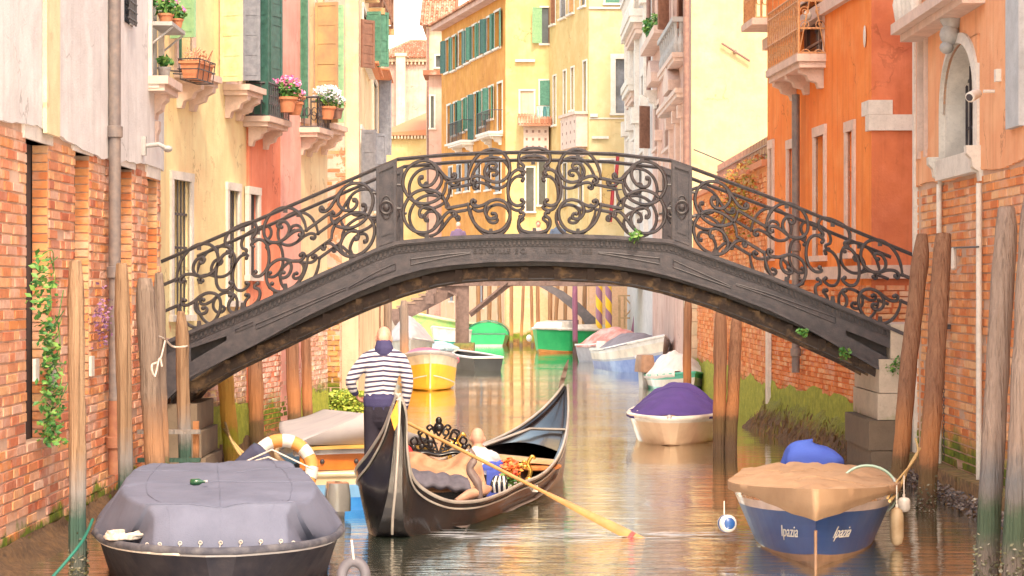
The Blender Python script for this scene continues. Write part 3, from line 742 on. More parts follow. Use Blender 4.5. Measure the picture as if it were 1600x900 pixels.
footbank('seaweed_bank', LW, LW.u(-120), LW.L, .35, .22, BANK, 8)
# ============================================================ far end of the canal
def simplehouse(name, label, x0, x1, ytop, Y, mat, depth=8, z0=-.5):
    a, b_ = pt(x0, 0, Y), pt(x1, 0, Y); zt = H+(450-ytop)*Y/F
    t = thing(name, label, 'house', (a.x, Y, 0)); W = Wall((a.x, Y), (b_.x, Y))
    return t, W, zt
def hiproof(b, x0, x1, y0, y1, z0, z1, hl=1.5, hr=1.5, rows=True):
    ym = (y0+y1)/2
    A = [Vector(p) for p in ((x0, y0, z0), (x1, y0, z0), (x1, y1, z0), (x0, y1, z0), (x0+hl, ym, z1), (x1-hr, ym, z1))]
    b.add(A, [(0, 1, 5, 4), (2, 3, 4, 5), (1, 2, 5), (3, 0, 4), (3, 2, 1, 0)])
    n = int((x1-x0)/.24)     # rows of half-round tiles running down the slope
    for i in range(n+1):
        x = x0+(x1-x0)*i/n
        k = min(1, (x-x0)/max(hl, .01), (x1-x)/max(hr, .01))
        top = Vector((x, y0+(ym-y0)*k, z0+(z1-z0)*k+.03)); bot = Vector((x, y0-.05, z0+.03))
        if (top-bot).length > .3:
            S = max(2, int((top-bot).length/.5))
            for s in range(S): b.tube([bot.lerp(top, s/S), bot.lerp(top, (s+1)/S-.02)], [.085, .07], 6)
    b.tube([A[0], A[4], A[5], A[1]], .12, 6)
t, W, z = simplehouse('canal_house', 'pink-cream house with a hipped tile roof, farthest back under the sky', 594, 700, 97, 150, PL['rose'])
op = []
facade(W, 0, W.L, -.5, z, op, PL['rose'], t); b = MB(); b.wbox(W, 0, W.L, -.5, z-.02, -9, -.31); b.build('rear_wall', PL['rose'], t)
b = MB(); hiproof(b, W.a.x-.3, W.a.x+W.L+.3, 149.5, 158, z+.25, z+1.75, 2.1, 1.5); b.build('roof', TILE, t)
b = MB(); b.wbox(W, -.1, W.L+.1, z, z+.22, -.1, .35)
for k in range(18): b.wbox(W, k*.25, k*.25+.1, z-.18, z-.001, 0, .3)
b.build('cornice', PL['ivory'], t)
b = MB(); u = W.u(627); b.wbox(W, u-.3, u+.3, 3, z+.3, .36, .9); b.wbox(W, u-.38, u+.38, z+.301, z+.5, .30, .98); b.build('chimney', PL['ivory'], t)
t, W, z = simplehouse('canal_house', 'low annex with a plain orange roof below the hip-roofed house', 596, 668, 212, 138, PL['orangey'])
facade(W, 0, W.L, -.5, z, [], PL['lemon'], t); b = MB(); b.wbox(W, 0, W.L, -.5, z-.02, -6, -.31); b.build('rear_wall', PL['lemon'], t)
b = MB(); A = [W.P(-.2, z+.1, .4), W.P(W.L+.1, z+.35, .4), W.P(W.L+.1, z+1.9, -5), W.P(-.2, z+.5, -5), W.P(-.2, z, .4), W.P(W.L+.1, z, .4), W.P(W.L+.1, z, -5), W.P(-.2, z, -5)]
b.hexa(A[4:]+A[:4]); b.build('roof', TERRA, t)
b = MB()
for k in range(14): u = k*W.L/14; b.wbox(W, u, u+.11, z-.2, z-.005, -.1, .36)
b.build('eave_brackets', PL['ivory'], t)
t, W, z = simplehouse('canal_house', 'narrow cream house with a red tile roof left of the golden one', 666, 712, 42, 130, PL['ivory'])
ops = [W.rect(681, 688, 87, 105), W.rect(672, 677, 150, 195)]
facade(W, 0, W.L, -.5, z, ops, PL['ivory'], t); b = MB(); b.wbox(W, 0, W.L, -.5, z-.02, -6, -.31); b.build('rear_wall', PL['ivory'], t)
for o in ops: window(W, o, t, pane=GLASS)
b = MB(); A = W.a; hiproof(b, A.x-.25, A.x+W.L, 129.6, 137, z+.1, z+1.9, .0, .0); b.build('roof', TILE, t)
pipe(t, [W.P(.1, 1, .12), W.P(.1, z-.1, .12)], .07, PIPEB)
t, W, z = simplehouse('canal_house', 'small rosy wing with a sloping tile roof beside the golden house', 670, 700, 118, 126, PL['rose'])
ops = [W.rect(673, 678, 150, 200)]
facade(W, 0, W.L, -.5, z, ops, PL['rose'], t); b = MB(); b.wbox(W, 0, W.L, -.5, z-.02, -3, -.31); b.build('rear_wall', PL['rose'], t)
window(W, ops[0], t); b = MB(); b.wbox(W, -.3, W.L, z, z+.25, -3, .5); b.build('roof', TILE, t)

# golden orange house, receding leftwards
OY = Wall((-3.73, 122), (-.30, 107)); t = thing('canal_house', 'golden-orange house with rows of green shutters, closing the canal on the left', 'house', (-2, 114, 0))
up = [(697, 703, 62, 113), (707, 713, 57, 110), (717, 724, 50, 104), (728, 735, 46, 98), (738, 745, 40, 92), (749, 757, 34, 87), (761, 769, 27, 81), (773, 782, 18, 75)]
mid = [(699, 704, 165, 225), (709, 715, 161, 211), (722, 727, 156, 206), (731, 737, 151, 201), (741, 748, 146, 218), (753, 759, 141, 197), (764, 771, 136, 186), (778, 785, 130, 205)]
low = [(702, 707, 262, 305), (715, 721, 258, 300), (728, 734, 255, 298), (745, 751, 252, 298), (760, 767, 250, 296), (776, 783, 248, 300), (705, 710, 400, 470), (750, 757, 405, 480)]
ops = [OY.rect(*r) for r in up+mid+low]
facade(OY, 0, OY.L, -.5, 16.2, ops, PL['orangey'], t)
for i, o in enumerate(ops):
    window(OY, o, t, fw=.10, depth=.2, pane=GLASS)
    if i < 16 and i not in (2, 8, 15):
        w2 = (o[1]-o[0])*.52; m_ = SHG if i % 3 else SHD
        shutter(OY, o[0], w2*.8, o[2], o[3], 8 if i % 2 else 25, m_, t, -1); shutter(OY, o[1], w2*.8, o[2], o[3], 8 if i < 8 else 20, m_, t, 1)
    elif i >= 16: shutter(OY, o[0]+.02, (o[1]-o[0])*.9, o[2], o[3], 4, SHS, t, 1)
b = MB(); b.wbox(OY, 0, OY.L, -.5, 16.18, -9, -.31); b.build('rear_wall', PL['orangey'], t)
b = MB(); b.wbox(OY, -.1, OY.L+.2, 16.2, 16.45, -9.3, .55); b.build('cornice', PL['rose'], t)
b = MB(); b.add([OY.P(-.1, 16.45, .7), OY.P(OY.L+.2, 16.45, .7), OY.P(OY.L+.2, 18.6, -4.5), OY.P(-.1, 18.6, -4.5), OY.P(-.1, 16.45, -9.5), OY.P(OY.L+.2, 16.45, -9.5)], [(0, 1, 2, 3), (3, 2, 5, 4), (0, 3, 4), (1, 5, 2)])
n = 60
for i in range(n): u = (OY.L)*i/n; b.tube([OY.P(u, 16.48, .72), OY.P(u, 18.62, -4.5)], .08, 5)
b.build('roof', TILE, t)
for px, h in ((706, 2.3), (722, 1.6)):
    u = OY.u(px); b = MB(); b.wbox(OY, u-.4, u+.4, 17, 17.3+h, -2.4, -1.6); b.wbox(OY, u-.5, u+.5, 17.301+h, 17.5+h, -2.5, -1.5); b.build('chimney', PL['rose'], t)
for x0, x1, py, yt in ((719, 741, 222, 190), (765, 786, 208, 174)):
    u0, u1, z = OY.u(x0), OY.u(x1), OY.z((x0+x1)/2, py); slab(OY, u0, u1, z-.22, z, .7, ST['white'], t); balrail(OY, u0+.05, u1-.05, z, z+1.0, .62, IRON, t, step=.16, curl=False)
    corbel(OY, u0+.4, .2, z-.22, .4, .5, ST['white'], t); corbel(OY, u1-.4, .2, z-.22, .4, .5, ST['white'], t)

BASEW = brickmat('peach_base', [(.74, .44, .28), (.80, .52, .32), (.78, .46, .26)], tide=.55)
# pale yellow house, three faces
t = thing('canal_house', 'pale lemon-yellow house with narrow windows at the middle of the view, three faces', 'house', (2, 106, 0))
PA, PB, PC = Wall((-.30, 107), (1.72, 107)), Wall((1.72, 107), (3.33, 100)), Wall((3.33, 100), (5.4, 100))
opA = [PA.rect(846, 857, 12, 68), PA.rect(813, 834, 142, 180), PA.rect(844, 857, 126, 165), PA.rect(822, 834, 262, 330), PA.rect(842, 852, 240, 320)]
opB = [PB.rect(*r) for r in ((862, 868, -40, 38), (876, 884, -45, 28), (889, 897, -50, 21), (907, 915, -60, 10), (865, 869, 119, 195), (881, 885, 111, 188), (893, 897, 106, 172), (912, 917, 96, 176), (880, 886, 255, 320), (905, 911, 250, 320))]
opC = [PC.rect(962, 990, 92, 177), PC.rect(946, 980, -70, 5), PC.rect(940, 960, 250, 320)]
for W, op, m_ in ((PA, opA, PL['lemon']), (PB, opB, PL['lemon']), (PC, opC, PL['pale'])):
    facade(W, 0, W.L, -.5, 20, op, m_, t, depth=.25)
    for i, o in enumerate(op):
        pm = GLASSB if (W is PC or (W is PB and 3 < i < 8)) else GLASS
        if W is PA and i == 1: pm = PL['ivory']
        window(W, o, t, fw=.22 if (W is PC and i == 0) else .08, depth=(.07 if W is PB else .18) if i != 1 else .04, pane=pm)
for W in (PA, PB, PC, OY):
    b = MB(); b.wbox(W, 0.02, W.L-.02, -.4, 3.0, .003, .05); b.build('base_course', BASEW, t)
b = MB(); b.add([PA.P(0, -.5, -.3), PA.P(PA.L, -.5, -.3), PB.P(PB.L, -.5, -.3), PC.P(PC.L, -.5, -.3), Vector((5.4, 112, -.5)), Vector((-.3, 115, -.5))]+[PA.P(0, 20, -.3), PA.P(PA.L, 20, -.3), PB.P(PB.L, 20, -.3), PC.P(PC.L, 20, -.3), Vector((5.4, 112, 20)), Vector((-.3, 115, 20))],
      [(i, (i+1) % 6, (i+1) % 6+6, i+6) for i in range(6)]+[(6, 7, 8, 9, 10, 11)]); b.build('rear_wall', PL['lemon'], t)
shutter(PA, opA[0][0]+.0, .5, opA[0][2], opA[0][3], 30, SHL, t, -1); shutter(PA, opA[0][1]+.03, .2, opA[0][2], opA[0][3], 50, SHB, t, 1)
shutter(PA, opA[2][0]-.0, .46, opA[2][2], opA[2][3], 15, SHG, t, 1); shutter(PC, opC[1][0], .6, opC[1][2], opC[1][3], 5, SHG, t, 1)
for i, m_ in ((0, SHB), (1, SHS), (2, SHO)): o = opB[i]; shutter(PB, o[1]+.02, .25, o[2], o[3], 60, m_, t, 1)
for W, x0, x1, y0, y1, n1 in ((PA, 805, 836, 93, 97, .15), (PC, 925, 951, 213, 217, .15), (PC, 922, 934, 178, 183, .12), (PC, 921, 984, 184, 186, .05), (PC, 920, 984, 11, 14, .08)):
    r_ = W.rect(x0, x1, y0, y1); b = MB(); b.wbox(W, r_[0], r_[1], r_[2], r_[3], 0, n1); b.build('stone_band', ST['white'], t)
# tiled canopy and stone oriel
r_ = PA.rect(811, 860, 182, 196); b = MB()
A = [PA.P(r_[0], r_[2], .9), PA.P(r_[1], r_[2], .9), PA.P(r_[1], r_[3]+.1, .02), PA.P(r_[0], r_[3]+.1, .02)]
b.hexa([p-Vector((0, 0, .08)) for p in A]+A)
for k in range(12): a, c = A[0].lerp(A[1], k/11), A[3].lerp(A[2], k/11); b.tube([a, c], .06, 5)
b.build('canopy', TILE, t)
for W, x0, x1, y0, y1 in ((PA, 818, 857, 198, 238), (PB, 893, 918, 182, 232)):
    r_ = W.rect(x0, x1, y0, y1); b = MB(); b.wbox(W, r_[0], r_[1], r_[2], r_[3], 0, .5); b.wbox(W, r_[0]-.08, r_[1]+.08, r_[3], r_[3]+.12, -.02, .6)
    o = b.build('stone_balcony', ST['pinkish'], t); b = MB()
    for k in range(4):
        for j in range(3): u = r_[0]+(r_[1]-r_[0])*(k+.5)/4; z = r_[2]+(r_[3]-r_[2])*(j+.6)/3.3; b.wbox(W, u-.05, u+.05, z-.06, z+.06, .501, .51)
    b.build('pierced_hole', PIPEB, o)
    corbel(W, (r_[0]+r_[1])/2, (r_[1]-r_[0])*.8, r_[2], .4, .4, ST['pinkish'], t)
lt = thing('laundry', 'teal and white laundry on a line under the teal shutter', 'laundry', PA.P(PA.u(848), PA.z(848, 166), .3))
for i, (x, c) in enumerate(((841, (.4, .62, .58)), (846, (.6, .72, .7)), (851, (.1, .28, .3)), (856, (.2, .42, .4)))):
    u, z = PA.u(x), PA.z(x, 167); b = MB()
    b.grid(lambda a, c_, u=u, z=z: PA.P(u+(a-.5)*.16, z-c_*.65, .3+.03*math.sin(a*9+c_*4)), 4, 5); b.build('cloth', plain('cloth_%d' % i, c, .8), lt, sol=.01)
b = MB(); b.tube([PA.P(PA.u(838), PA.z(838, 166), .3), PA.P(PA.u(859), PA.z(859, 166), .3)], .012, 5); b.build('line', IRON, lt)

# grey ornate house and rosy house, right bank
GO, PK, PE = Wall((4.85, 97), (4.88, 80)), Wall((4.88, 80), (4.9, 63)), Wall((4.9, 63), (10, 63))
t = thing('canal_house', 'pale grey stone house front with tall pilasters, right bank', 'house', (5, 88, 0))
ops = [GO.rect(*r) for r in ((984, 987, 70, 215), (992, 996, 60, 215), (1003, 1010, 115, 235), (986, 990, 250, 330), (998, 1004, 250, 330))]
facade(GO, 0, GO.L, -.5, 17, ops, stone('grey_facade', (.66, .60, .58)), t, depth=.3)
for i, o in enumerate(ops): window(GO, o, t, depth=.25, pane=GLASSB if i < 2 else SHS, fw=.3)
b = MB(); b.wbox(GO, 0, GO.L, -.5, 16.9, -7, -.31); b.build('rear_wall', ST['white'], t)
for px in (982, 989, 998, 1012): u = GO.u(px); b = MB(); b.wbox(GO, u-.3, u+.3, 4.5, 16, 0, .16); b.wbox(GO, u-.45, u+.45, 8.9, 9.5, 0, .3); b.wbox(GO, u-.45, u+.45, 12.8, 13.4, 0, .3); b.build('pilaster', ST['white'], t)
for px, py, wd, n1 in ((996, 30, 7, .51), (990, 130, 5, .4)):
    u, z = GO.u(px), GO.z(px, py); slab(GO, u-wd/2, u+wd/2, z-.5, z, n1, ST['white'], t); slab(GO, u-wd/2+.2, u+wd/2-.2, z-.9, z-.5, n1*.6, ST['pinkish'], t, 'cornice')
    if n1 > .5:
        for k in range(12): b = MB(); uu = u-wd/2+.2+k*(wd-.4)/11; b.lathe(GO.P(uu, z, n1-.15), [(.07, 0), (.1, .2), (.05, .45), (.1, .8)], 8); b.build('baluster', ST['white'], t)
        b = MB(); b.wbox(GO, u-wd/2, u+wd/2, z+.8, z+.95, n1-.25, n1); b.build('handrail', ST['white'], t)
t = thing('canal_house', 'rosy house front with a stone balcony and its blank pale yellow end wall', 'house', (5, 66, 0))
ops = [PK.rect(*r) for r in ((1020, 1025, -60, 48), (1037, 1045, -80, 30), (1052, 1068, -80, 47), (1024, 1031, 165, 232), (1040, 1050, 152, 232), (1030, 1037, 262, 340), (1055, 1066, 262, 350))]
facade(PK, 0, PK.L, -.5, 15, ops, PL['rose'], t, depth=.3)
for i, o in enumerate(ops): window(PK, o, t, depth=.2, pane=GLASS if i not in (2,) else GLASSB, frame=ST['pinkish'], fw=.16)
facade(PE, 0, PE.L, -.5, 15, [], PL['pale'], t, depth=.3, name='end_wall')
b = MB(); b.box(5.2, 12, 63.31, 79.9, -.5, 14.9); b.build('rear_wall', PL['rose'], t)
sh_px(PK, t, 1017, .45, 166, 232, 55, SHB, 1); sh_px(PK, t, 1047, .4, -80, 47, 60, SHB, 1); sh_px(PK, t, 1069, .5, -80, 47, 20, SHB, 1)
pipe(t, [PK.P(PK.L-.05, .6, .13), PK.P(PK.L-.05, 14.8, .13)], .09, PIPEB); pipe(t, [PK.P(.2, 9.3, .15), PK.P(.2, 14.8, .15)], .08, PIPEB)
for x0, x1, py, n1 in ((1046, 1071, 98, .38), (1042, 1074, 155, .35)):
    u0, u1, z = PK.u(x0), PK.u(x1), PK.z((x0+x1)/2, py); slab(PK, u0, u1, z-.25, z, n1, ST['pinkish'], t)
    if n1 > .36:
        k = 0
        for k in range(9): b = MB(); uu = u0+.2+k*(u1-u0-.4)/8; b.lathe(PK.P(uu, z, n1-.14), [(.07, 0), (.11, .25), (.05, .5), (.09, .85)], 8); b.build('baluster', ST['grey'], t)
        for k in range(1): b = MB(); uu = u1-.12; b.lathe(PK.P(uu, z, .12+k*.22), [(.07, 0), (.11, .25), (.05, .5), (.09, .85)], 8); b.build('baluster', ST['grey'], t)
        b = MB(); b.wbox(PK, u0, u1, z+.86, z+1.0, n1-.28, n1); b.wbox(PK, u1-.25, u1, z+.86, z+1.0, 0, n1-.281); b.build('handrail', ST['grey'], t)
for px, py in ((1058, 130), (1030, 118)):
    u, z = PK.u(px), PK.z(px, py); b = MB(); b.poly_prism(PK, [(u-1.2, z-.3), (u+1.2, z-.3), (u+1.2, z), (u+.6, z+.35), (u, z+.5), (u-.6, z+.35), (u-1.2, z)], 0, .35); b.build('pediment', ST['pinkish'], t)
for px in (1034, 1052, 1062, 1071): u = PK.u(px); b = MB(); b.wbox(PK, u-.14, u+.14, 5.0, 7.7, 0, .14); b.wbox(PK, u-.2, u+.2, 7.4, 7.75, 0, .24); b.build('pilaster', ST['pinkish'], t)
corbel(PK, PK.u(1026), .6, PK.z(1026, 142), .6, .45, ST['white'], t)
x0, x1 = PK.u(1014+7), PK.u(1044); z = PK.z(1030, 62)
fl = thing('window_planter', 'stone planter with bright green plants on the rosy house', 'planter', PK.P((x0+x1)/2, z, .3))
b = MB(); b.wbox(PK, x0, x1, z-.25, z, .0, .45); b.build('trough', ST['pinkish'], fl); b = MB(); leaves(b, PK.P((x0+x1)/2+.6, z+.3, .3), .55, 350, .16, 3, (.6, 2.2, .7)); b.build('foliage', GREEN, fl)
rod = thing('metal_rod', 'long rusty metal rod fixed slantwise on the blank pale yellow wall', 'rod', PE.P(PE.u(1148), PE.z(1148, 82), .1))
b = MB(); b.tube([PE.P(PE.u(1127), PE.z(1127, 68), .12), PE.P(PE.u(1171), PE.z(1171, 96), .12)], .035, 6); b.build('bar', PIPEB, rod)
b = MB(); b.tube([PE.P(PE.u(1148), PE.z(1148, 81), .0), PE.P(PE.u(1148), PE.z(1148, 81), .14)], .05, 6); b.build('bracket', PIPEB, rod)
cb = thing('overhead_cable', 'thin dark cable sagging across the blank pale yellow wall', 'cable', PE.P(PE.u(1085), 6, .2))
b = MB(); b.tube(catmull([PE.P(PE.u(1083), PE.z(1083, 234), .2), PE.P(PE.u(1120), PE.z(1120, 250), .3), PE.P(PE.u(1165), PE.z(1165, 270), .3), PE.P(PE.u(1215), PE.z(1215, 292), .2)], 5), .02, 5); b.build('wire', IRON, cb)
# red cloths hanging
for lb, pts_ in (('red cloth hanging high beside the grey stone house', (965, 243, 292)), ('red and green cloth hanging below the other red cloth', (957, 298, 347))):
    x, y0, y1 = pts_; Y = 96; tt = thing('hanging_cloth', lb, 'cloth', pt(x, y0, Y)); b = MB()
    b.grid(lambda a, c: pt(x-2+a*5-c*4, y0+(y1-y0)*c, Y+.05*math.sin(a*8)), 5, 6); b.build('cloth', plain('cloth_red', (.55, .06, .07), .8), tt, sol=.02)
    b = MB(); b.tube([pt(x-8, y0, Y), pt(x+14, y0-2, 97)], .03, 5); b.build('pole', IRON, tt)

# garden wall between the rosy house and the orange house
GW = Wall((4.79, 43.3), (4.75, 60.5)); t = thing('garden_wall', 'brick garden wall with vines on top, beyond the orange house', 'wall', (4.8, 52, 0))
wl = facade(GW, 0, GW.L, -.5, 4.9, [], BR['orange'], t, depth=.35)
bricks(GW, 0.05, GW.L-1.6, -.2, 4.85, [], BR['orange'], wl, limit=0, seed=21, bl=.3, bh=.1, proud=.02)
b = MB(); b.wbox(GW, 0, GW.L, 4.9, 5.02, -.45, .1); b.build('coping', TERRA, t)
for j in range(9): b = MB(); b.wbox(GW, GW.L-1.5, GW.L+.1, j*.34-.3, j*.34+.03, .0, .2+.03*(j % 2)); b.build('stone', stone('pier_stone_%d' % j, (.74-.03*(j % 3), .62, .48), .8), t)
b = MB(); leaves(b, GW.P(5.0, 4.3, .1), .8, 1500, .10, 4, (.2, 6, 1.1)); leaves(b, GW.P(4, 5.1, -.1), .3, 500, .09, 5, (.4, 12, .6))
tag(b.build('vine', leafmat('vine_autumn', (.20, .22, .03), (.48, .26, .05), (.45, .13, .04))), 'yellow and orange autumn vine on top of the garden wall', 'vine')
b = MB(); r = random.Random(2)
for k in range(40): u = .2+k*.28; b.tube([GW.P(u, 5.0, -.1), GW.P(u, 5.5, -.1)], .018, 4)
b.tube([GW.P(.1, 5.35, -.1), GW.P(11.4, 5.35, -.1)], .02, 4)
tag(b.build('iron_fence', PIPEB), 'thin iron fence along the top of the garden wall', 'fence')

# orange house
OW, OE = Wall((5.32, 34.1), (4.79, 43.2)), Wall((5.32, 34.1), (10, 34.1))
t = thing('canal_house', 'bright orange plastered house with an ornate iron balcony, right bank', 'house', (5.3, 36, 0))
ops = [OW.rect(*r) for r in ((1233, 1241, 232, 400), (1275, 1289, 212, 400), (1325, 1334, 205, 395), (1204, 1208, 232, 400), (1243, 1288, 0, 96))]
wl = facade(OW, 0, OW.L, -.5, 12, ops, PL['orange'], t, depth=.3)
for i, o in enumerate(ops): window(OW, o, t, fw=.16 if i < 4 else .05, depth=.2, pane=(SHB if i == 1 else GLASS if i == 4 else PL['orange'] if i in (0, 2) else GLASSB), sash=None if i < 4 else PIPEB, frame=ST['pinkish'])
we = facade(OE, 0, OE.L, -.5, 12, [], PL['orange_shade'], t, depth=.3, name='end_wall')
b = MB(); b.box(5.3, 12, 34.41, 43, -.4, 11.9); b.build('rear_wall', PL['orange'], t)
bricks(OW, .02, OW.L-.02, .35, 2.72, ops, BR['orange'], wl, limit=0, seed=31, bl=.3, bh=.085, proud=.022)
bricks(OE, .02, OE.L-1.5, .35, 2.72, [], BR['orange'], we, limit=0, seed=32, bl=.3, bh=.085, proud=.022)
for W, L in ((OW, OW.L), (OE, OE.L)):
    b = MB(); b.wbox(W, -.05 if W is OE else .0, L, 2.74, 2.94, -.05, .07); b.build('stone_band', ST['pinkish'], t)
b = MB(); b.wbox(OW, 0, OW.L, 7.05, 7.25, -.05, .1); b.build('string_course', ST['pinkish'], t)
b = MB(); b.wbox(OE, -.05, OE.u(1394), 5.17, 5.38, 0, .05); b.wbox(OW, -.0, OW.u(1351), 5.17, 5.38, 0, .05); b.build('quoin', ST['white'], t)
b = MB(); b.wbox(OE, -.05, OE.L, 4.93, 5.165, 0, .055); b.wbox(OW, -.0, OW.u(1357), 4.93, 5.165, 0, .05); b.build('quoin', ST['white'], t)
b = MB(); b.ell(OW.P(OW.u(1353), OW.z(1353, 57), .02), .02, .09, .17); b.build('oval_plaque', ST['white'], t)
# ornate balcony
u0, u1 = OW.u(1289), OW.u(1243); u0, u1 = min(u0, u1)-.1, max(u0, u1)+.3
zb = OW.z(1262, 99); slab(OW, u0, u1, zb-.22, zb, .48, ST['pinkish'], t)
for k in range(3): corbel(OW, u0+.3+k*(u1-u0-.6)/2, .2, zb-.22, .32, .40, ST['pinkish'], t)
ORN = plain('gilded_rust', (.58, .30, .13), .55, (.42, .18, .08), 20, .2)
b = MB(); n0 = .44; zt = OW.z(1262, 8)
def spiral(c, ex, ez, R_, turns=1.6, n=20, s=1): return [c+ex*(R_*(1-k/n*.85))*math.cos(s*k/n*turns*6.283)+ez*(R_*(1-k/n*.85))*math.sin(s*k/n*turns*6.283) for k in range(n)]
e = Vector((OW.d.x, OW.d.y, 0)); ezv = Vector((0, 0, 1)); nv = Vector((OW.n.x, OW.n.y, 0))
for zz in (zb+.02, zb+.42, zt-.12, zt): b.tube([OW.P(u0+.05, zz, 0), OW.P(u0+.05, zz, n0), OW.P(u1-.05, zz, n0), OW.P(u1-.05, zz, 0)], .018, 6)
for k in range(17):
    u = u0+.05+(u1-u0-.1)*k/16; b.tube([OW.P(u, zb, n0), OW.P(u, zt, n0)], .014, 5)
    if k < 16:
        for zz in (zb+.2, zb+.62, zb+.85): b.tube(spiral(OW.P(u+.06, zz, n0), e, ezv, .07, s=(-1)**k), .009, 4)
b.tube([OW.P(u0+.05, zb, n0), OW.P(u0+.05, zt+.3, n0)], .022, 6)
# short side that faces the camera: lozenge with scrolls
c0 = OW.P(u0+.05, (zb+zt)/2, n0/2); hw = n0/2
for s in (-1, 1):
    b.tube([c0+nv*hw*.1*s+ezv*.5, c0+nv*hw*.95*s-ezv*.45], .012, 5)
    for dz in (-.02, .2): b.tube(spiral(c0+nv*hw*.55*s+ezv*dz, nv*s, ezv, .085), .01, 5)
    b.tube(spiral(c0+nv*hw*.45*s-ezv*.5, nv*s, ezv, .09), .011, 5)
b.build('balcony_railing', ORN, t)
u = OW.u(1256); pipe(t, [OW.P(u, 1.15, .14), OW.P(u, zb-.5, .14)], .068, PIPE, [OW.P(u, 1.5, .14), OW.P(u, 3.3, .14)])
b = MB(); b.wbox(OW, OW.L-1.3, OW.L, OW.z(1203, 38)-.12, OW.z(1203, 38), 0, .5); b.build('balcony_slab', ST['pinkish'], t); balrail(OW, OW.L-1.25, OW.L-.05, OW.z(1203, 37), OW.z(1203, 37)+.9, .45, ORN, t)
pb = thing('house_number_lamp', 'pale globe lamp hanging inside the ornate iron balcony', 'lamp', OW.P(u0+.3, zb+.62, .25)); b = MB(); b.ell(OW.P(u0+.3, zb+.66, .25), .07, .07, .09); b.build('globe', ST['white'], pb, smooth=60)
b = MB(); b.tube([OW.P(u0+.3, zb+.74, .25), OW.P(u0+.3, zb+1.1, .25)], .01, 4); b.build('hanger', IRON, pb)
footbank('seaweed_bank', OW, -.35, OW.L, .42, .62, BANK, 5); mosscoat(OW, 0, OW.L, .88, 9); mosscoat(GW, 0, GW.L, .8, 2)
b = MB(); r = random.Random(5)
for k in range(800):
    s = r.random(); u = OW.L*s; f = .1+.9*r.random()**.7
    p = OW.P(u, .60*(1-f)**.8-.0, .42*f**1.5+.05); d = Vector((r.gauss(-.02, .02), r.gauss(0, .03), -r.uniform(.04, .13))); e2 = Vector((r.gauss(0, .008), .012, 0))
    b.add([p, p+e2, p+e2+d, p+d], [(0, 1, 2, 3)])
b.build('seaweed', leafmat('seaweed_rust', (.11, .055, .025), (.24, .12, .04), (.18, .17, .03)), kind='stuff')
# stone post and painted board on the brick
u = OW.u(1206); b = MB(); b.wbox(OW, u-.12, u+.12, .3, 2.7, .03, .1); b.build('stone_strip', ST['white'], t)

# near right house with the arched window
AW = Wall((5.55, 31.6), (5.55, 14)); t = thing('canal_house', 'brick and apricot-plaster house with a pointed arched window, nearest on the right bank', 'house', (5.55, 26, 0))
ar = AW.rect(1477, 1531, 68, 243)
sl = AW.rect(1442, 1451, 45, 235)
ops = [ar, sl]
wl = facade(AW, 0, AW.L, -.6, 11, ops, MORTT, t, depth=.33)
ed = lambda u: 3.98+.03*math.sin(u*2)+.02*noise.noise(Vector((u*5, 1, 0)))
b = MB(); N = 120
for i in range(N):
    a, c = AW.L*i/N, AW.L*(i+1)/N; lo = ed(a); ivs = [(lo, 11)]
    for o in ops:
        if a < o[1]-.0 and c > o[0]+.0: ivs = [(lo, o[2]), (o[3], 11)]
    for q0, q1 in ivs: b.wbox(AW, a, c, q0, q1, 0, .03)
b.build('plaster_coat', PL['apricot'], t)
bricks(AW, 0, AW.u(1720), .36, 3.98, [(AW.u(1438)-.1, AW.u(1438)+.1, 0, 4)], BR['orange'], wl, near=AW.u(1560), seed=41, bl=.42, bh=.105, joint=.018, limit=300, proud=.014)
body(AW, 0, AW.L, -.5, 11, 7, PL['apricot'], t, n=-.34)
# pointed arch: spandrels, moulding, pale reveal, grille
u0, u1, z0, z1 = ar; um = (u0+u1)/2; zs = z0+(z1-z0)*.42
arch = []
for k in range(13):
    s = k/12; arch.append((u0+(um-u0)*(1-math.cos(s*math.pi/2)), zs+(z1-zs)*math.sin(s*math.pi/2)**.85))
full = [(u0, z0)]+arch+[(2*um-u, z) for u, z in arch[::-1][1:]]+[(u1, z0)]
b = MB()
for k in range(12):
    (a, za), (c, zc) = arch[k], arch[k+1]
    b.hexa([AW.P(a, za, -.2), AW.P(c, zc, -.2), AW.P(c, zc, .03), AW.P(a, za, .03), AW.P(a, z1+.01, -.2), AW.P(c, z1+.01, -.2), AW.P(c, z1+.01, .03), AW.P(a, z1+.01, .03)])
    a2, c2 = 2*um-a, 2*um-c
    b.hexa([AW.P(c2, zc, -.2), AW.P(a2, za, -.2), AW.P(a2, za, .03), AW.P(c2, zc, .03), AW.P(c2, z1+.01, -.2), AW.P(a2, z1+.01, -.2), AW.P(a2, z1+.01, .03), AW.P(c2, z1+.01, .03)])
b.build('spandrel', PL['apricot'], t)
b = MB()
out = []
for i, (u, z) in enumerate(full):
    p, q_ = full[max(i-1, 0)], full[min(i+1, len(full)-1)]; tx, tz = q_[0]-p[0], q_[1]-p[1]; L = math.hypot(tx, tz); out.append((u-tz/L*.13, z+tx/L*.13))
for i in range(len(full)-1):
    A, B, C_, D = full[i], full[i+1], out[i+1], out[i]
    b.hexa([AW.P(*A, -.1), AW.P(*B, -.1), AW.P(*C_, .0), AW.P(*D, .0), AW.P(*A, .085), AW.P(*B, .085), AW.P(*C_, .06), AW.P(*D, .06)])
win = b.build('window', ST['white'], t)
b = MB(); b.poly_prism(AW, full, -.345, -.34); b.build('pane', GLASS, win)
b = MB()
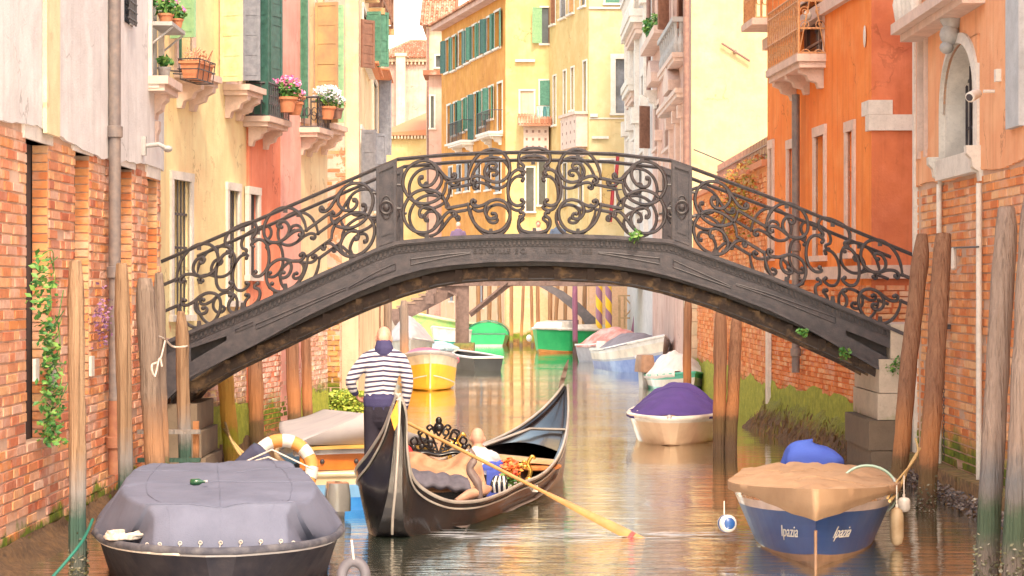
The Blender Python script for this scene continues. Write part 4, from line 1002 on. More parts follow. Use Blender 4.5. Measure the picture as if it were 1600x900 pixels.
for i in range(len(full)-1):
    A, B = full[i], full[i+1]; sx = .002
    b.hexa([AW.P(A[0]*.998+um*.002, A[1]-.002, -.33), AW.P(B[0]*.998+um*.002, B[1]-.002, -.33), AW.P(B[0]*.998+um*.002, B[1]-.002, .0), AW.P(A[0]*.998+um*.002, A[1]-.002, .0), AW.P(A[0]*.97+um*.03, A[1]-.012, -.33), AW.P(B[0]*.97+um*.03, B[1]-.012, -.33), AW.P(B[0]*.97+um*.03, B[1]-.012, .0), AW.P(A[0]*.97+um*.03, A[1]-.012, .0)])
b.build('reveal', ST['white'], win)
b = MB()
for k in range(9):
    u = u0+(u1-u0)*(k+.5)/9; s = abs((k+.5)/9-.5)*2; zt_ = zs+(z1-zs)*math.sqrt(max(0, 1-s*s))**.9-.02
    b.tube([AW.P(u, z0, -.25), AW.P(u, zt_, -.25)], .016, 5)
for zz in (z0+.4, z0+1.0, z0+1.6): b.wbox(AW, u0+.02, u1-.02, zz-.02, zz+.02, -.27, -.255)
b.build('grille', IRON, win)
b = MB(); b.wbox(AW, u0-.05, u1+.05, z0-.26, z0, -.05, .12); b.build('sill', ST['white'], win)
for uu in (u0-.16, u1+.12):
    corbel(AW, uu, .16, z0+.05, .42, .2, ST['white'], t)
pipe(t, [AW.P(AW.u(1476), .35, .07), AW.P(AW.u(1476), z0-.3, .07)], .035, ST['white'], name='white_pipe'); pipe(t, [AW.P(AW.u(1539), .35, .07), AW.P(AW.u(1539), z0-.4, .07)], .035, ST['white'], name='white_pipe')
b = MB(); c = AW.P(um-.05, z1+.32, .12); b.ell(c+Vector((0, 0, .1)), .16, .14, .28); b.ell(c+Vector((-.02, 0, -.2)), .13, .12, .14); b.ell(c+Vector((-.06, 0, -.36)), .09, .10, .08); b.build('carved_head', ST['grey'], t, smooth=70)
b = MB(); us = (AW.u(1440), AW.u(1534)); zz = AW.z(1500, 18); b.wbox(AW, us[0], us[1]+.4, zz, zz+.14, 0, .42); b.wbox(AW, us[0]+.05, us[1]+.35, zz-.1, zz-.002, 0, .3); b.build('balcony_slab', ST['pinkish'], t)
for k in range(5): b = MB(); b.lathe(AW.P(us[0]+.15+k*.3, zz+.14, .32), [(.06, 0), (.1, .25), (.05, .5), (.09, .8)], 10); b.build('baluster', ST['white'], t, smooth=40)
b = MB(); b.wbox(AW, sl[0]-.1, sl[0], sl[2]-.1, sl[3]+.15, 0, .07); b.wbox(AW, sl[1], sl[1]+.08, sl[2]-.1, sl[3]+.15, 0, .07); b.wbox(AW, sl[0], sl[1], sl[3], sl[3]+.15, 0, .072); sw = b.build('window', ST['pinkish'], t)
b = MB(); b.wbox(AW, sl[0], sl[1], sl[2], sl[3], -.2, -.15); b.build('pane', ST['grey'], sw)
b = MB(); b.wbox(AW, .0, .12, .3, 11, 0, .06); b.build('corner_stone', ST['white'], t)
b = MB(); b.wbox(AW, AW.u(1585), AW.u(1606), 4.35, 11, .03, .1); b.build('marble_panel', stone('grey_marble', (.50, .52, .55)), t)
# camera, junction box
sc_ = thing('security_camera', 'white security camera on the apricot wall right of the arched window', 'camera', AW.P(AW.u(1557), AW.z(1557, 150), .1))
u, z = AW.u(1557), AW.z(1557, 150); b = MB(); b.tube([AW.P(u+.04, z+.05, .03), AW.P(u+.04, z+.05, .16)], .02, 8); b.build('bracket', ST['white'], sc_)
b = MB(); b.lathe(AW.P(u-.06, z+.04, .2), [(.045, 0), (.06, .02), (.06, .2), (.05, .21)], 14, axis=Vector((-.5, -.6, -.25))); o = b.build('casing', ST['white'], sc_, smooth=40)
b = MB(); b.lathe(AW.P(u-.06, z+.04, .2)+Vector((-.5, -.6, -.25)).normalized()*.2, [(.045, 0), (.04, .018), (.001, .02)], 12, axis=Vector((-.5, -.6, -.25))); b.build('lens', IRON, sc_)
u, z = AW.u(1567), AW.z(1567, 118); b = MB(); b.wbox(AW, u-.05, u+.06, z-.07, z+.07, .031, .09); tag(b.build('junction_box', ST['white']), 'small white junction box above the security camera', 'box')
# hanging iron hooks and chain on the right brick wall
ho = thing('mooring_chain', 'rusty chain hanging from a hook on the right brick wall', 'chain', AW.P(AW.u(1487), 2.0, .08)); b = MB()
for k in range(34):
    z = 2.1-k*.05; b.tube([AW.P(AW.u(1487)+.012*math.cos(a)*(k % 2), z+.03*math.sin(a), .1+.012*math.cos(a)*(1-k % 2)) for a in [j*math.pi/4 for j in range(8)]], .005, 4, close=True)
b.build('links', IRON, ho); b = MB(); b.wbox(AW, AW.u(1487)-.08, AW.u(1487)+.05, 2.08, 2.14, .02, .2); b.build('hook', IRON, ho)
br = thing('rail_bracket', 'rusty iron bar across the right brick wall between two piles', 'bracket', AW.P(AW.u(1510), 3.05, .08)); b = MB(); b.tube([AW.P(AW.u(1500), 3.1, .1), AW.P(AW.u(1545), 3.08, .12)], .012, 5); b.build('bar', IRON, br)
b = MB(); b.lathe(AW.P(AW.u(1503), 2.98, .1), [(.02, -.16), (.035, -.14), (.035, .1), (.02, .12)], 8); b.build('insulator', ST['white'], br)
# quay stones along the right house foot
qt = thing('stone_footing', 'weedy stone footing along the right house', 'footing', AW.P(5, 0, .2)); r = random.Random(3); u = 0
while u < AW.u(1760):
    L = r.uniform(.55, .95)
    for z0_, z1_, nn in ((-.5, .06, .30), (.065, .36, .24)):
        b = MB(); b.wbox(AW, u+.01, u+L-.01, z0_, z1_-.008, .0, nn+r.uniform(-.03, .03)); b.build('stone', ST['wetquay'], qt)
    u += L
b = MB(); r = random.Random(9)
for k in range(1500): leaves(b, AW.P(r.uniform(.3, 9), r.uniform(-.02, .2), .32), .06, 1, .06, k)
b.build('mussels', leafmat('mussel', (.05, .045, .05), (.14, .10, .09), (.25, .2, .17)), kind='stuff')
# ============================================================ main footbridge
BY, BW = 31.7, 1.92
bX = lambda px: (px-800)*BY/F
bZ = lambda py: H-(py-450)*BY/F
def lut(P):
    def f(x):
        if x <= P[0][0]: a, b_ = P[0], P[1]
        elif x >= P[-1][0]: a, b_ = P[-2], P[-1]
        else:
            for i in range(len(P)-1):
                if P[i][0] <= x <= P[i+1][0]: a, b_ = P[i], P[i+1]; break
        return a[1]+(b_[1]-a[1])*(x-a[0])/(b_[0]-a[0])
    return f
fD = lut([(255, 537), (292, 521), (400, 476), (500, 430), (587, 391), (622, 379), (700, 372), (770, 369), (835, 368), (900, 369), (960, 371), (1047, 377), (1082, 390), (1200, 432), (1300, 474), (1412, 522), (1430, 530)])
fR = lut([(252, 408), (400, 344), (587, 263), (622, 248), (700, 241), (765, 238), (835, 237), (900, 238), (960, 240), (1047, 250), (1082, 262), (1260, 329), (1428, 398)])
fB = lut([(258, 628), (300, 588), (350, 563), (400, 538), (480, 494), (560, 456), (620, 432), (660, 421), (700, 415), (765, 409.5), (835, 408), (900, 410), (960, 415), (1010, 423), (1047, 432), (1120, 454), (1200, 484), (1260, 513), (1307, 540), (1360, 570), (1430, 612)])
fP = lut([(258, 665), (290, 622), (350, 585), (420, 552), (490, 518), (560, 487), (620, 464), (680, 447), (720, 441), (760, 438), (860, 437), (950, 441), (1000, 448), (1050, 459), (1120, 481), (1200, 512), (1270, 542), (1340, 574), (1430, 622)])
br = thing('footbridge', 'dark cast-iron footbridge with scroll railings arching over the canal', 'bridge', (0.3, BY, 0))
def P3(px, py, dy=0): return Vector((bX(px), BY+dy, bZ(py)))
def fascia(dy, name):
    b = MB(); xs = list(range(258, 1431, 8)); s = 1 if dy == 0 else -1
    slots = [((296, 357), lut([(296, 545), (357, 524)]), lut([(296, 566), (357, 530)])), ((1322, 1412), lut([(1322, 516), (1412, 553)]), lut([(1322, 524), (1412, 573)]))]
    def quad(x0, x1, t0, t1, b0, b1, y0, y1):
        b.hexa([P3(x0, b0, y0), P3(x1, b1, y0), P3(x1, b1, y1), P3(x0, b0, y1), P3(x0, t0, y0), P3(x1, t1, y0), P3(x1, t1, y1), P3(x0, t0, y1)])
    for i in range(len(xs)-1):
        x0, x1 = xs[i], xs[i+1]; hit = None
        for (sa, sb), ft, fb in slots:
            if sa <= x0 and x1 <= sb: hit = (ft, fb)
        if hit:
            quad(x0, x1, fD(x0)+1, fD(x1)+1, hit[0](x0), hit[0](x1), dy, dy+.03*s); quad(x0, x1, hit[1](x0), hit[1](x1), fB(x0)-.5, fB(x1)-.5, dy, dy+.03*s)
        else: quad(x0, x1, fD(x0)+1, fD(x1)+1, fB(x0)-.5, fB(x1)-.5, dy, dy+.03*s)
        quad(x0, x1, fD(x0)-3, fD(x1)-3, fD(x0)+3, fD(x1)+3, dy-.075*s, dy+.1*s)       # top flange
        quad(x0, x1, fD(x0)+3.01, fD(x1)+3.01, fD(x0)+5.5, fD(x1)+5.5, dy-.045*s, dy+.0*s)
        quad(x0, x1, fB(x0)-4, fB(x1)-4, fB(x0), fB(x1), dy-.07*s, dy+.12*s)           # bottom flange
        quad(x0, x1, fB(x0)-6.5, fB(x1)-6.5, fB(x0)-4.01, fB(x1)-4.01, dy-.03*s, dy+.0*s)
        quad(x0, x1, fD(x0)+15, fD(x1)+15, fD(x0)+16.2, fD(x1)+16.2, dy-.015*s, dy)
    return b.build(name, IRON, br)
fas = fascia(0, 'fascia'); fascia(BW, 'fascia')
b = MB(); x = 262
while x < 1425:
    sl_ = (fD(x+4)-fD(x))/4; b.hexa([P3(x, fD(x)+14, -.028), P3(x+3.6, fD(x+3.6)+14, -.028), P3(x+3.6, fD(x+3.6)+14, .0), P3(x, fD(x)+14, .0), P3(x, fD(x)+6.5, -.028), P3(x+3.6, fD(x+3.6)+6.5, -.028), P3(x+3.6, fD(x+3.6)+6.5, 0), P3(x, fD(x)+6.5, 0)]); x += 7.2
b.build('dentil_band', IRONL, fas, kind='stuff')
def outline(pts):
    b = MB(); b.tube([P3(x, y, -.005) for x, y in pts], .011, 5, close=True); b.build('raised_panel', IRON, fas)
def tear(x0, x1, off0, off1, h0, h1):   # long panel, thick at one end
    P = []
    for i in range(9): x = x0+(x1-x0)*i/8; P.append((x, fD(x)+off0+(off1-off0)*i/8-(h0+(h1-h0)*i/8)/2))
    for i in range(9): x = x1-(x1-x0)*i/8; P.append((x, fD(x)+off1+(off0-off1)*i/8+(h1+(h0-h1)*i/8)/2))
    outline(P)
tear(642, 735, 32, 24.5, 9, 1.5); tear(935, 1030, 24.5, 32, 1.5, 9)
tear(545, 618, 40, 36, 3, 11); tear(1052, 1142, 33, 37, 11, 2)
tear(400, 540, 34, 38, 8, 3); tear(1150, 1305, 30, 24, 2, 9)
tear(368, 395, 27, 27, 5, 5)
# cast lettering
def letters(body, size, loc, rot, mat, parent, depth=.004, shear=0, fn=None, name='lettering', bold=0):
    cu = bpy.data.curves.new(name, 'FONT'); cu.body = body; cu.size = size; cu.extrude = depth; cu.align_x = 'CENTER'; cu.align_y = 'CENTER'; cu.shear = shear; cu.offset = bold
    tmp = bpy.data.objects.new('tmp', cu); COL.objects.link(tmp)
    me = bpy.data.meshes.new_from_object(tmp.evaluated_get(bpy.context.evaluated_depsgraph_get())); bpy.data.objects.remove(tmp)
    me.name = name; me.materials.clear(); me.materials.append(mat)
    inv = rootmat(parent).inverted(); M = Matrix.Translation(loc or (0, 0, 0)) @ rot.to_matrix().to_4x4()
    for v in me.vertices: v.co = inv @ (fn(v.co) if fn else M @ v.co)
    o = bpy.data.objects.new(name, me); COL.objects.link(o); o.parent = parent; return o
from mathutils import Euler
for tx, px in (('E.G.NEVILLE  E C.', 781), ('VENEZIA', 873), ('1863', 915)):
    letters(tx, .098, P3(px, fD(px)+23.5, -.006), Euler((math.radians(90), 0, 0)), IRONL, br, .008, bold=.001)
# arched tubes, soffit, deck
for dy in (.30, .95, BW-.30):
    b = MB(); xs = list(range(262, 1431, 16)); b.tube([P3(x, fP(x)-13+2.5*(dy/.9), dy) for x in xs], .088, 12); b.build('arch_tube', RUST, br, smooth=40)
    b = MB()
    for i in range(len(xs)-1):
        x0, x1 = xs[i], xs[i+1]
        b.hexa([P3(x0, fP(x0)-1, dy-.03), P3(x1, fP(x1)-1, dy-.03), P3(x1, fP(x1)-1, dy+.03), P3(x0, fP(x0)-1, dy+.03), P3(x0, fP(x0)-6, dy-.03), P3(x1, fP(x1)-6, dy-.03), P3(x1, fP(x1)-6, dy+.03), P3(x0, fP(x0)-6, dy+.03)])
        b.hexa([P3(x0, fP(x0)-21, dy-.02), P3(x1, fP(x1)-21, dy-.02), P3(x1, fP(x1)-21, dy+.02), P3(x0, fP(x0)-21, dy+.02), P3(x0, fD(x0)+12, dy-.02), P3(x1, fD(x1)+12, dy-.02), P3(x1, fD(x1)+12, dy+.02), P3(x0, fD(x0)+12, dy+.02)])
    b.build('arch_web', IRON, br)
b = MB()
for x in range(300, 1410, 52): 
    c = fP(x)-9; b.box(bX(x)-.03, bX(x)+.03, BY+.22, BY+BW-.22, bZ(c+7), bZ(c-7))
    b.box(bX(x)-.05, bX(x)+.05, BY+.205, BY+.219, bZ(c+8), bZ(c-11))
b.build('cross_tie', RUST, br)
b = MB(); xs = list(range(258, 1431, 12))
for i in range(len(xs)-1):
    x0, x1 = xs[i], xs[i+1]; b.hexa([P3(x0, fD(x0)+9, .101), P3(x1, fD(x1)+9, .101), P3(x1, fD(x1)+9, BW-.101), P3(x0, fD(x0)+9, BW-.101), P3(x0, fD(x0)+2, .101), P3(x1, fD(x1)+2, .101), P3(x1, fD(x1)+2, BW-.101), P3(x0, fD(x0)+2, BW-.101)])
b.build('deck', LAND, br)
# railings
A_ = [[(338, 312), (345, 300), (325, 302), (314, 330), (325, 368), (365, 388), (420, 376), (458, 335), (478, 285), (468, 240), (440, 200)],
      [(612, 310), (616, 292), (634, 296), (632, 322), (600, 337), (555, 322), (505, 265), (460, 208), (410, 172), (345, 160), (260, 185), (195, 255), (172, 350), (200, 440), (262, 510), (355, 540), (440, 524), (508, 482), (540, 425), (550, 362)]]
B_ = [[(735, 362), (750, 285), (790, 200), (860, 135), (950, 112), (1040, 142), (1093, 215), (1103, 300), (1070, 368), (1000, 400), (930, 388), (870, 356), (810, 343), (770, 360), (765, 392), (785, 402), (795, 388)],
      [(950, 278), (968, 280), (985, 255), (962, 232), (915, 240), (884, 290), (890, 345), (940, 392)]]
C_T = [[(1200, 285), (1220, 282), (1228, 262), (1210, 245), (1190, 225), (1184, 180), (1208, 132), (1260, 110), (1322, 106), (1384, 110), (1436, 132), (1460, 180), (1454, 225), (1434, 245), (1416, 262), (1424, 282), (1444, 285)]]
C_S = [[(1222, 335), (1236, 318), (1215, 298), (1165, 298), (1115, 345), (1092, 420), (1092, 520), (1120, 585), (1170, 612), (1215, 600), (1232, 578), (1212, 562)]]
def railing(dy, name):
    R_ = bpy.data.objects.new(name, None)
    hr = MB(); xs = [252]+list(range(264, 587, 20))+[587, 605, 622]+list(range(640, 1047, 16))+[1047, 1065, 1082]+list(range(1100, 1428, 20))+[1428]
    hr.tube([P3(x, fR(x), dy) for x in xs], .02, 8, flat=((0, 1, 0), .034)); hr.tube([P3(x, fR(x)+2.6, dy) for x in xs], .012, 6, flat=((0, 1, 0), .02))
    rl = hr.build(name, IRONL, br, smooth=35)
    def stroke(pts, nm='scroll'):
        b = MB(); Q = [P3(x, y, dy) for x, y in pts]
        if len(Q) > 2: Q = catmull(Q, 4)
        n_ = len(Q); b.tube(Q, [.0235 if (3 < i < n_-4 or n_ < 8) else .019 for i in range(n_)], 6, flat=((0, 1, 0), .026))
        if nm == 'scroll': b.ell(Q[0], .031, .03, .031, 8)
        if nm == 'scroll' and (Q[-1]-Q[-6]).length < .09: b.ell(Q[-1], .034, .032, .034, 8)
        b.build(nm, IRONL, rl, smooth=50)
        return Q
    def knob(x, y):
        return P3(x, y, dy)
    def unit(cx, K, strokes, kcx, mir=False, both=True, off=63, k=.62, balls=None, lean=0):
        m = fR(cx)+off; sl = (fR(cx+30)-fR(cx-30))/60
        def T(p, fl):
            dx = (p[0]-kcx)/5.625*K; dyy = (p[1]-477)/5.625*K
            if mir: dx = -dx
            if fl: dyy = -dyy
            return (cx+dx-dyy*sl*.12, m+dyy+dx*sl*k)
        for s in strokes:
            for fl in ((False, True) if both else (False,)):
                stroke([T(p, fl) for p in s])
        return T
    def conn(cx, T=None, bottom=True):
        b = MB(); y0 = fR(cx)+2; b.hexa([P3(cx-3.2, y0+6.5, dy-.022), P3(cx+3.2, y0+6.5, dy-.022), P3(cx+3.2, y0+6.5, dy+.022), P3(cx-3.2, y0+6.5, dy+.022), P3(cx-3.2, y0-1, dy-.022), P3(cx+3.2, y0-1, dy-.022), P3(cx+3.2, y0-1, dy+.022), P3(cx-3.2, y0-1, dy+.022)])
        b.build('connector', IRONL, rl); b = MB(); y1 = fD(cx)-3; b.hexa([P3(cx-4, y1+2, dy-.02), P3(cx+4, y1+2, dy-.02), P3(cx+4, y1+2, dy+.02), P3(cx-4, y1+2, dy+.02), P3(cx-2.5, y1-9, dy-.02), P3(cx+2.5, y1-9, dy-.02), P3(cx+2.5, y1-9, dy+.02), P3(cx-2.5, y1-9, dy+.02)])
        b.build('connector', IRONL, rl)
    def bars(Ta, xa, Tb, xb):
        for fl in (False, True): stroke([Ta((xa, 362), fl), Tb((xb, 362), fl)], 'bar')
    a = unit(665, 1, A_, 370); b1 = unit(765, 1, B_, 925, off=60.5); unit(835, 1, C_T, 1322, off=60.5); unit(835, 1, C_S, 1322, off=60.5, both=False); unit(835, 1, C_S, 1322, off=60.5, both=False, mir=True)
    b2 = unit(905, 1, B_, 925, mir=True, off=60.5); a2 = unit(1005, 1, A_, 370, mir=True)
    bars(a, 550, b1, 735); bars(a2, 550, b2, 735)
    for cx in (667, 767, 835, 903, 1003): conn(cx)
    for cs in ((549, 446, 379, 311, True, 252), (1120, 1229, 1301, 1375, False, 1424)):
        A0, B0, C0, B1, mir, end = cs
        a = unit(A0, 1, A_, 370, mir=mir, off=65); b1 = unit(B0, 1, B_, 925, mir=mir, off=65); unit(C0, 1, C_T, 1322, off=65, k=1); unit(C0, 1, C_S, 1322, off=65, both=False, k=1); unit(C0, 1, C_S, 1322, off=65, both=False, mir=True, k=1)
        b2 = unit(B1, 1, B_, 925, mir=not mir, off=65); bars(a, 550, b1, 735)
        for fl in (False, True):
            p = b2((735, 362), fl); stroke([p, (end, p[1]+(end-p[0])*((fR(end)-fR(p[0]))/(end-p[0])))], 'bar')
        for cx in (A0, B0, C0, B1): conn(cx)
    # pillars
    for x0, x1 in ((588, 620), (1049, 1081)):
        b = MB()
        def pan(xa, xb, ia, ib, y0, y1, m=0):
            q = lambda x, f: fR(x)+1 if f == 't' else fD(x)-2
            za, zb_ = fR(xa)+ia, fR(xb)+ia; ya, yb = fD(xa)-ib, fD(xb)-ib
            b.hexa([P3(xa, ya, y0), P3(xb, yb, y0), P3(xb, yb, y1), P3(xa, ya, y1), P3(xa, za, y0), P3(xb, zb_, y0), P3(xb, zb_, y1), P3(xa, za, y1)])
        pan(x0, x1, 1, 1, dy-.05, dy+.05)
        for xa, xb, ia, ib in ((x0+1, x0+5, 3, 3), (x1-5, x1-1, 3, 3)): pan(xa, xb, ia, ib, dy-.075, dy+.075)
        for y_ in (0, 1):
            xa, xb = x0+5.1, x1-5.1
            f0 = (lambda x: fR(x)+4) if y_ == 0 else (lambda x: fD(x)-9)
            b.hexa([P3(xa, f0(xa)+5, dy-.074), P3(xb, f0(xb)+5, dy-.074), P3(xb, f0(xb)+5, dy+.074), P3(xa, f0(xa)+5, dy+.074), P3(xa, f0(xa), dy-.074), P3(xb, f0(xb), dy-.074), P3(xb, f0(xb), dy+.074), P3(xa, f0(xa), dy+.074)])
        pan(x0+9, x1-9, 18, 18, dy-.062, dy+.062)
        p = b.build('pillar', IRON, rl)
        xc = (x0+x1)/2; yc = (fR(xc)+fD(xc))/2+4; c = P3(xc, yc, dy-.07); b = MB()
        b.tube([c+Vector((.085*math.cos(t_), 0, .085*math.sin(t_))) for t_ in [k*math.pi/12 for k in range(24)]], .018, 6, close=True)
        b.ell(c, .05, .035, .05); b.tube([c+Vector((.13*math.cos(t_)*.55, 0, .16*math.sin(t_))) for t_ in [k*math.pi/12 for k in range(24)]], .01, 5, close=True)
        p.name = 'pillar'
        b.build('medallion', IRONL, rl)
        for yy in (-25, 12):
            for xs_, sx in ((x0, -1), (x1, 1)): b = MB(); yk = (fR(xs_)+fD(xs_))/2+yy; A = P3(xs_+sx*6, yk+sx*6*0, dy); C = P3(xs_, yk, dy); b.tube([C, A], .022, 6); b.build('connector', IRONL, rl)
    return rl
railing(0, 'railing'); railing(BW, 'railing')
# little plants rooted in the ironwork
for px, py, s, lb in ((992, 369, .10, 'tiny fern growing on the bridge deck edge near the right pillar'), (1253, 519, .08, 'small green tuft on the rusty arch tube, right half of the bridge'), (1318, 552, .09, 'green tuft on the arch tube nearer the right abutment'), (1398, 571, .14, 'bright green leafy plant at the bridge\'s right end')):
    b = MB(); leaves(b, P3(px, py, -.1), s, int(500*s+20), .06, px); tag(b.build('fern', GREEN), lb, 'plant')

# abutments
ab = thing('bridge_abutment', 'pale stone pier carrying the right end of the bridge', 'abutment', (5.2, 32.5, 0))
DKQ = stone('dark_quay_stone', (.17, .125, .09))
for z0_, z1_, x0, m_ in ((-.5, .02, 4.90, DKQ), (.03, .36, 4.93, DKQ), (.37, .78, 4.90, DKQ), (.79, 1.15, 5.02, ST['quay']), (1.16, 1.62, 5.04, ST['quay'])):
    b = MB(); b.box(x0, 5.9 if True else 6, 31.62, 33.9, z0_, z1_); b.build('stone', m_, ab)
b = MB(); b.box(5.2, 6.6, 31.64, 34.05, 1.63, 2.1); b.build('paving', ST['quay'], ab)
ab = thing('bridge_abutment', 'dark brick pier under the left end of the bridge', 'abutment', (-4.6, 32.5, 0))
for z0_, z1_, x1 in ((-.5, .25, -4.22), (.26, .62, -4.28), (.63, 1.0, -4.34)):
    b = MB(); b.box(-5.0, x1, 31.75, 33.5, z0_, z1_); b.build('stone', DKQ, ab)
st_ = thing('wooden_staging', 'small timber step frame between the piles at the left end of the bridge', 'staging', (-4.2, 29, 0))
b = MB(); 
for z in (.45, .80): b.box(-4.62, -3.85, 28.4, 28.5, z, z+.05)
b.build('rail', WOODP['tan'], st_)
for x in (-4.5, -3.95): b = MB(); b.box(x, x+.07, 28.51, 28.58, -.4, .95); b.build('post', WOODP['red'], st_)

# ============================================================ second crossing, far away
sb = thing('timber_bridge', 'brown timber footbridge on posts far up the canal, steps on its left', 'bridge', (-1, 86, 0)); TB = plain('bridge_timber', (.13, .085, .075), .8, (.20, .13, .11), 8, .3)
def bar(mb, a, c, Y, wpx, d=.25, Y2=None):
    p, q_ = pt(a[0], a[1], Y), pt(c[0], c[1], Y2 or Y); t_ = (q_-p).normalized(); n = Vector((-t_.z, 0, t_.x))*wpx*Y/F/2; D = Vector((0, d, 0))
    mb.hexa([p-n, q_-n, q_-n+D, p-n+D, p+n, q_+n, q_+n+D, p+n+D])
TBN = [0]
def tb(a, c, w_, Y=86, d=.25, name='beam', m_=None): b = MB(); TBN[0] += 1; bar(b, a, c, Y-.023*TBN[0], w_, d+.011*TBN[0]); return b.build(name, m_ or TB, sb)
tb((612, 499), (722, 443), 22, 86, .2, 'stringer'); tb((614, 497), (722, 440), 18, 88, .2, 'stringer')
tb((722, 436), (722, 552), 21, 86, .35, 'post'); tb((712.5, 455), (712.5, 545), 2, 85.9, .1, 'drainpipe')
tb((734, 492), (800, 440), 9, 86.1, .25, 'brace'); tb((737, 487), (795, 438), 3, 85.9, .1, 'brace')
tb((690, 440), (1000, 441), 13, 86, .3); tb((690, 441), (1000, 443), 9, 89, .3); tb((700, 455), (715, 462), 3, 86, .2, 'brace')
b = MB(); p, q_ = pt(700, 430, 86), pt(1010, 430, 86); b.box(p.x, q_.x, 86, 89.3, 2.95, 3.25); b.build('deck', TB, sb)
for k in range(9):
    px = 617+k*11.5; py = 487-k*6.1; b = MB(); p = pt(px, py, 86); b.box(p.x-.22, p.x+.22, 85.95, 88.3, p.z, p.z+.07); b.build('tread', plain('tread_wood', (.30, .2, .15), .8), sb) if k == 0 else b.build('tread', bpy.data.materials['tread_wood'], sb)
for px, py in ((618, 491), (672, 466), (676, 450)): b = MB(); p = pt(px, py, 85.6); b.box(p.x-.15, p.x+.15, 85.4-px*.0004, 85.6, p.z-.2, p.z+.2); b.build('bracket', TB, sb)
b = MB(); 
for px in range(742, 1000, 60): b = MB(); p = pt(px, 441, 85.9); b.box(p.x-.2, p.x+.2, 85.7, 85.98, p.z-.12, p.z+.12); b.build('joist_end', TB, sb)
b = MB(); p = pt(724, 552, 84); b.box(p.x-.38, p.x+.38, 83.6, 86.6, -.5, .55); tag(b.build('mooring_block', ST['wetquay']), 'weedy stone block carrying the timber bridge post', 'stone block')
ir = thing('iron_bridge', 'dark iron arched footbridge seen behind the timber one', 'bridge', (2.0, 97, 0)); b = MB(); IG = plain('iron_grey_far', (.10, .088, .095), .6, (.15, .125, .13), 5, .1)
arcT = [(800, 436), (850, 441), (880, 455), (905, 473), (925, 492), (940, 505)]; arcB = [(800, 441), (840, 446), (868, 462), (890, 480), (908, 496), (915, 507)]
for Y in (96.5, 98.2):
    for i in range(5):
        A, B, C_, D = [pt(*q, Y) for q in (arcB[i], arcB[i+1], arcT[i+1], arcT[i])]; dd = Vector((0, .3, 0)); b.hexa([A, B, B+dd, A+dd, D, C_, C_+dd, D+dd])
    b.build('arch_rib', IG, ir); b = MB()
b = MB(); b.box(-4.5, 2.6, 96.81, 98.2, 2.95, 3.15); b.build('deck', IG, ir)
# far quay with poles
fq = MB(); fq.box(3.7, 9, 95.2, 99.9, -.5, .7); fq.box(3.9, 4.84, 88, 95.19, -.5, .62)
tag(fq.build('quay', stone('far_quay', (.58, .42, .28), 1.0)), kind='structure')
fr = thing('wooden_railing', 'wooden railing with a crossed brace on the far right quay', 'railing', pt(985, 510, 95)); FW = plain('pale_timber', (.55, .36, .2), .8)
for a, c, w_ in (((968, 462), (968, 512), 3.5), ((976, 462), (976, 512), 2.5), ((1002, 462), (1002, 512), 2.5), ((966, 462), (1004, 462), 2.2), ((966, 497), (1004, 497), 2.2), ((976, 464), (1002, 496), 2), ((1002, 464), (976, 496), 2)):
    b = MB(); bar(b, a, c, 95-w_*.05-(a[1] != c[1])*.03-abs(a[0]-c[0])*.002-(a[1] == 497)*.02, w_, .1); b.build('rail', FW, fr)

# ============================================================ piles
def pole(pxt, pyt, pxb, Y, wpx, mat, label, Yt=None, group='mooring piles', bulge=0, seed=0, cut=0, zb=-.9, name='mooring_pile', tipw=.62, bend=0):
    p = pt(pxt, pyt, Yt or Y); base = Vector(((pxb-800)*Y/F, Y, 0)); r0 = wpx*Y/F/2; d = (p-base); q = base+d*(zb/d.z) if d.z else base
    t = MB(); rr = random.Random(seed+int(pxt)); path = []; rad = []; n = 22
    L = (p-q).length
    for i in range(n+1):
        s = i/n; x = q.lerp(p, s)+Vector((bend*math.sin(s*math.pi)+.012*noise.noise(Vector((s*4, seed, pxt))), .012*noise.noise(Vector((s*4, seed+7, pxt))), 0))
        path.append(x); k = 1+.05*noise.noise(Vector((s*7, pxt*.1, 3)))+bulge*math.exp(-((s-.82)/.09)**2)
        e = (1-s)*L
        if e < .32: k *= tipw+(1-tipw)*(e/.32)**.6
        rad.append(r0*k)
    top = path[-1]; path.append(top+Vector((0, 0, .015))); rad.append(rad[-1]*.8)
    N = 14; t.tube(path, rad, N)
    for i, v in enumerate(t.v):
        a = noise.noise(v*5+Vector((0, 0, pxt))); c = path[min(i//N, len(path)-1)]; t.v[i] = v+(v-c)*a*.13
    o = thing(name, label, 'pole', (base.x, base.y, 0), group=None); bpy.data.objects.remove(o)
    inv = base
    m_ = t.build(name, mat, None, smooth=60); m_.data.transform(Matrix.Translation(-inv)); m_.location = inv
    tag(m_, label, 'pole', group)
    if Y < 30:
        k_ = MB()
        for _ in range(260):
            a = rr.uniform(0, 6.283); zz = abs(rr.gauss(0, .16)); k_.add([], [])
            leaves(k_, Vector((math.cos(a)*r0*1.03, math.sin(a)*r0*1.03, zz)), .012, 1, .035, int(a*1e4))
        k_.build('barnacles', BARN, m_, world=False, kind='stuff')
    return m_
BARN = leafmat('barnacle', (.05, .045, .03), (.10, .10, .04), (.28, .25, .2))
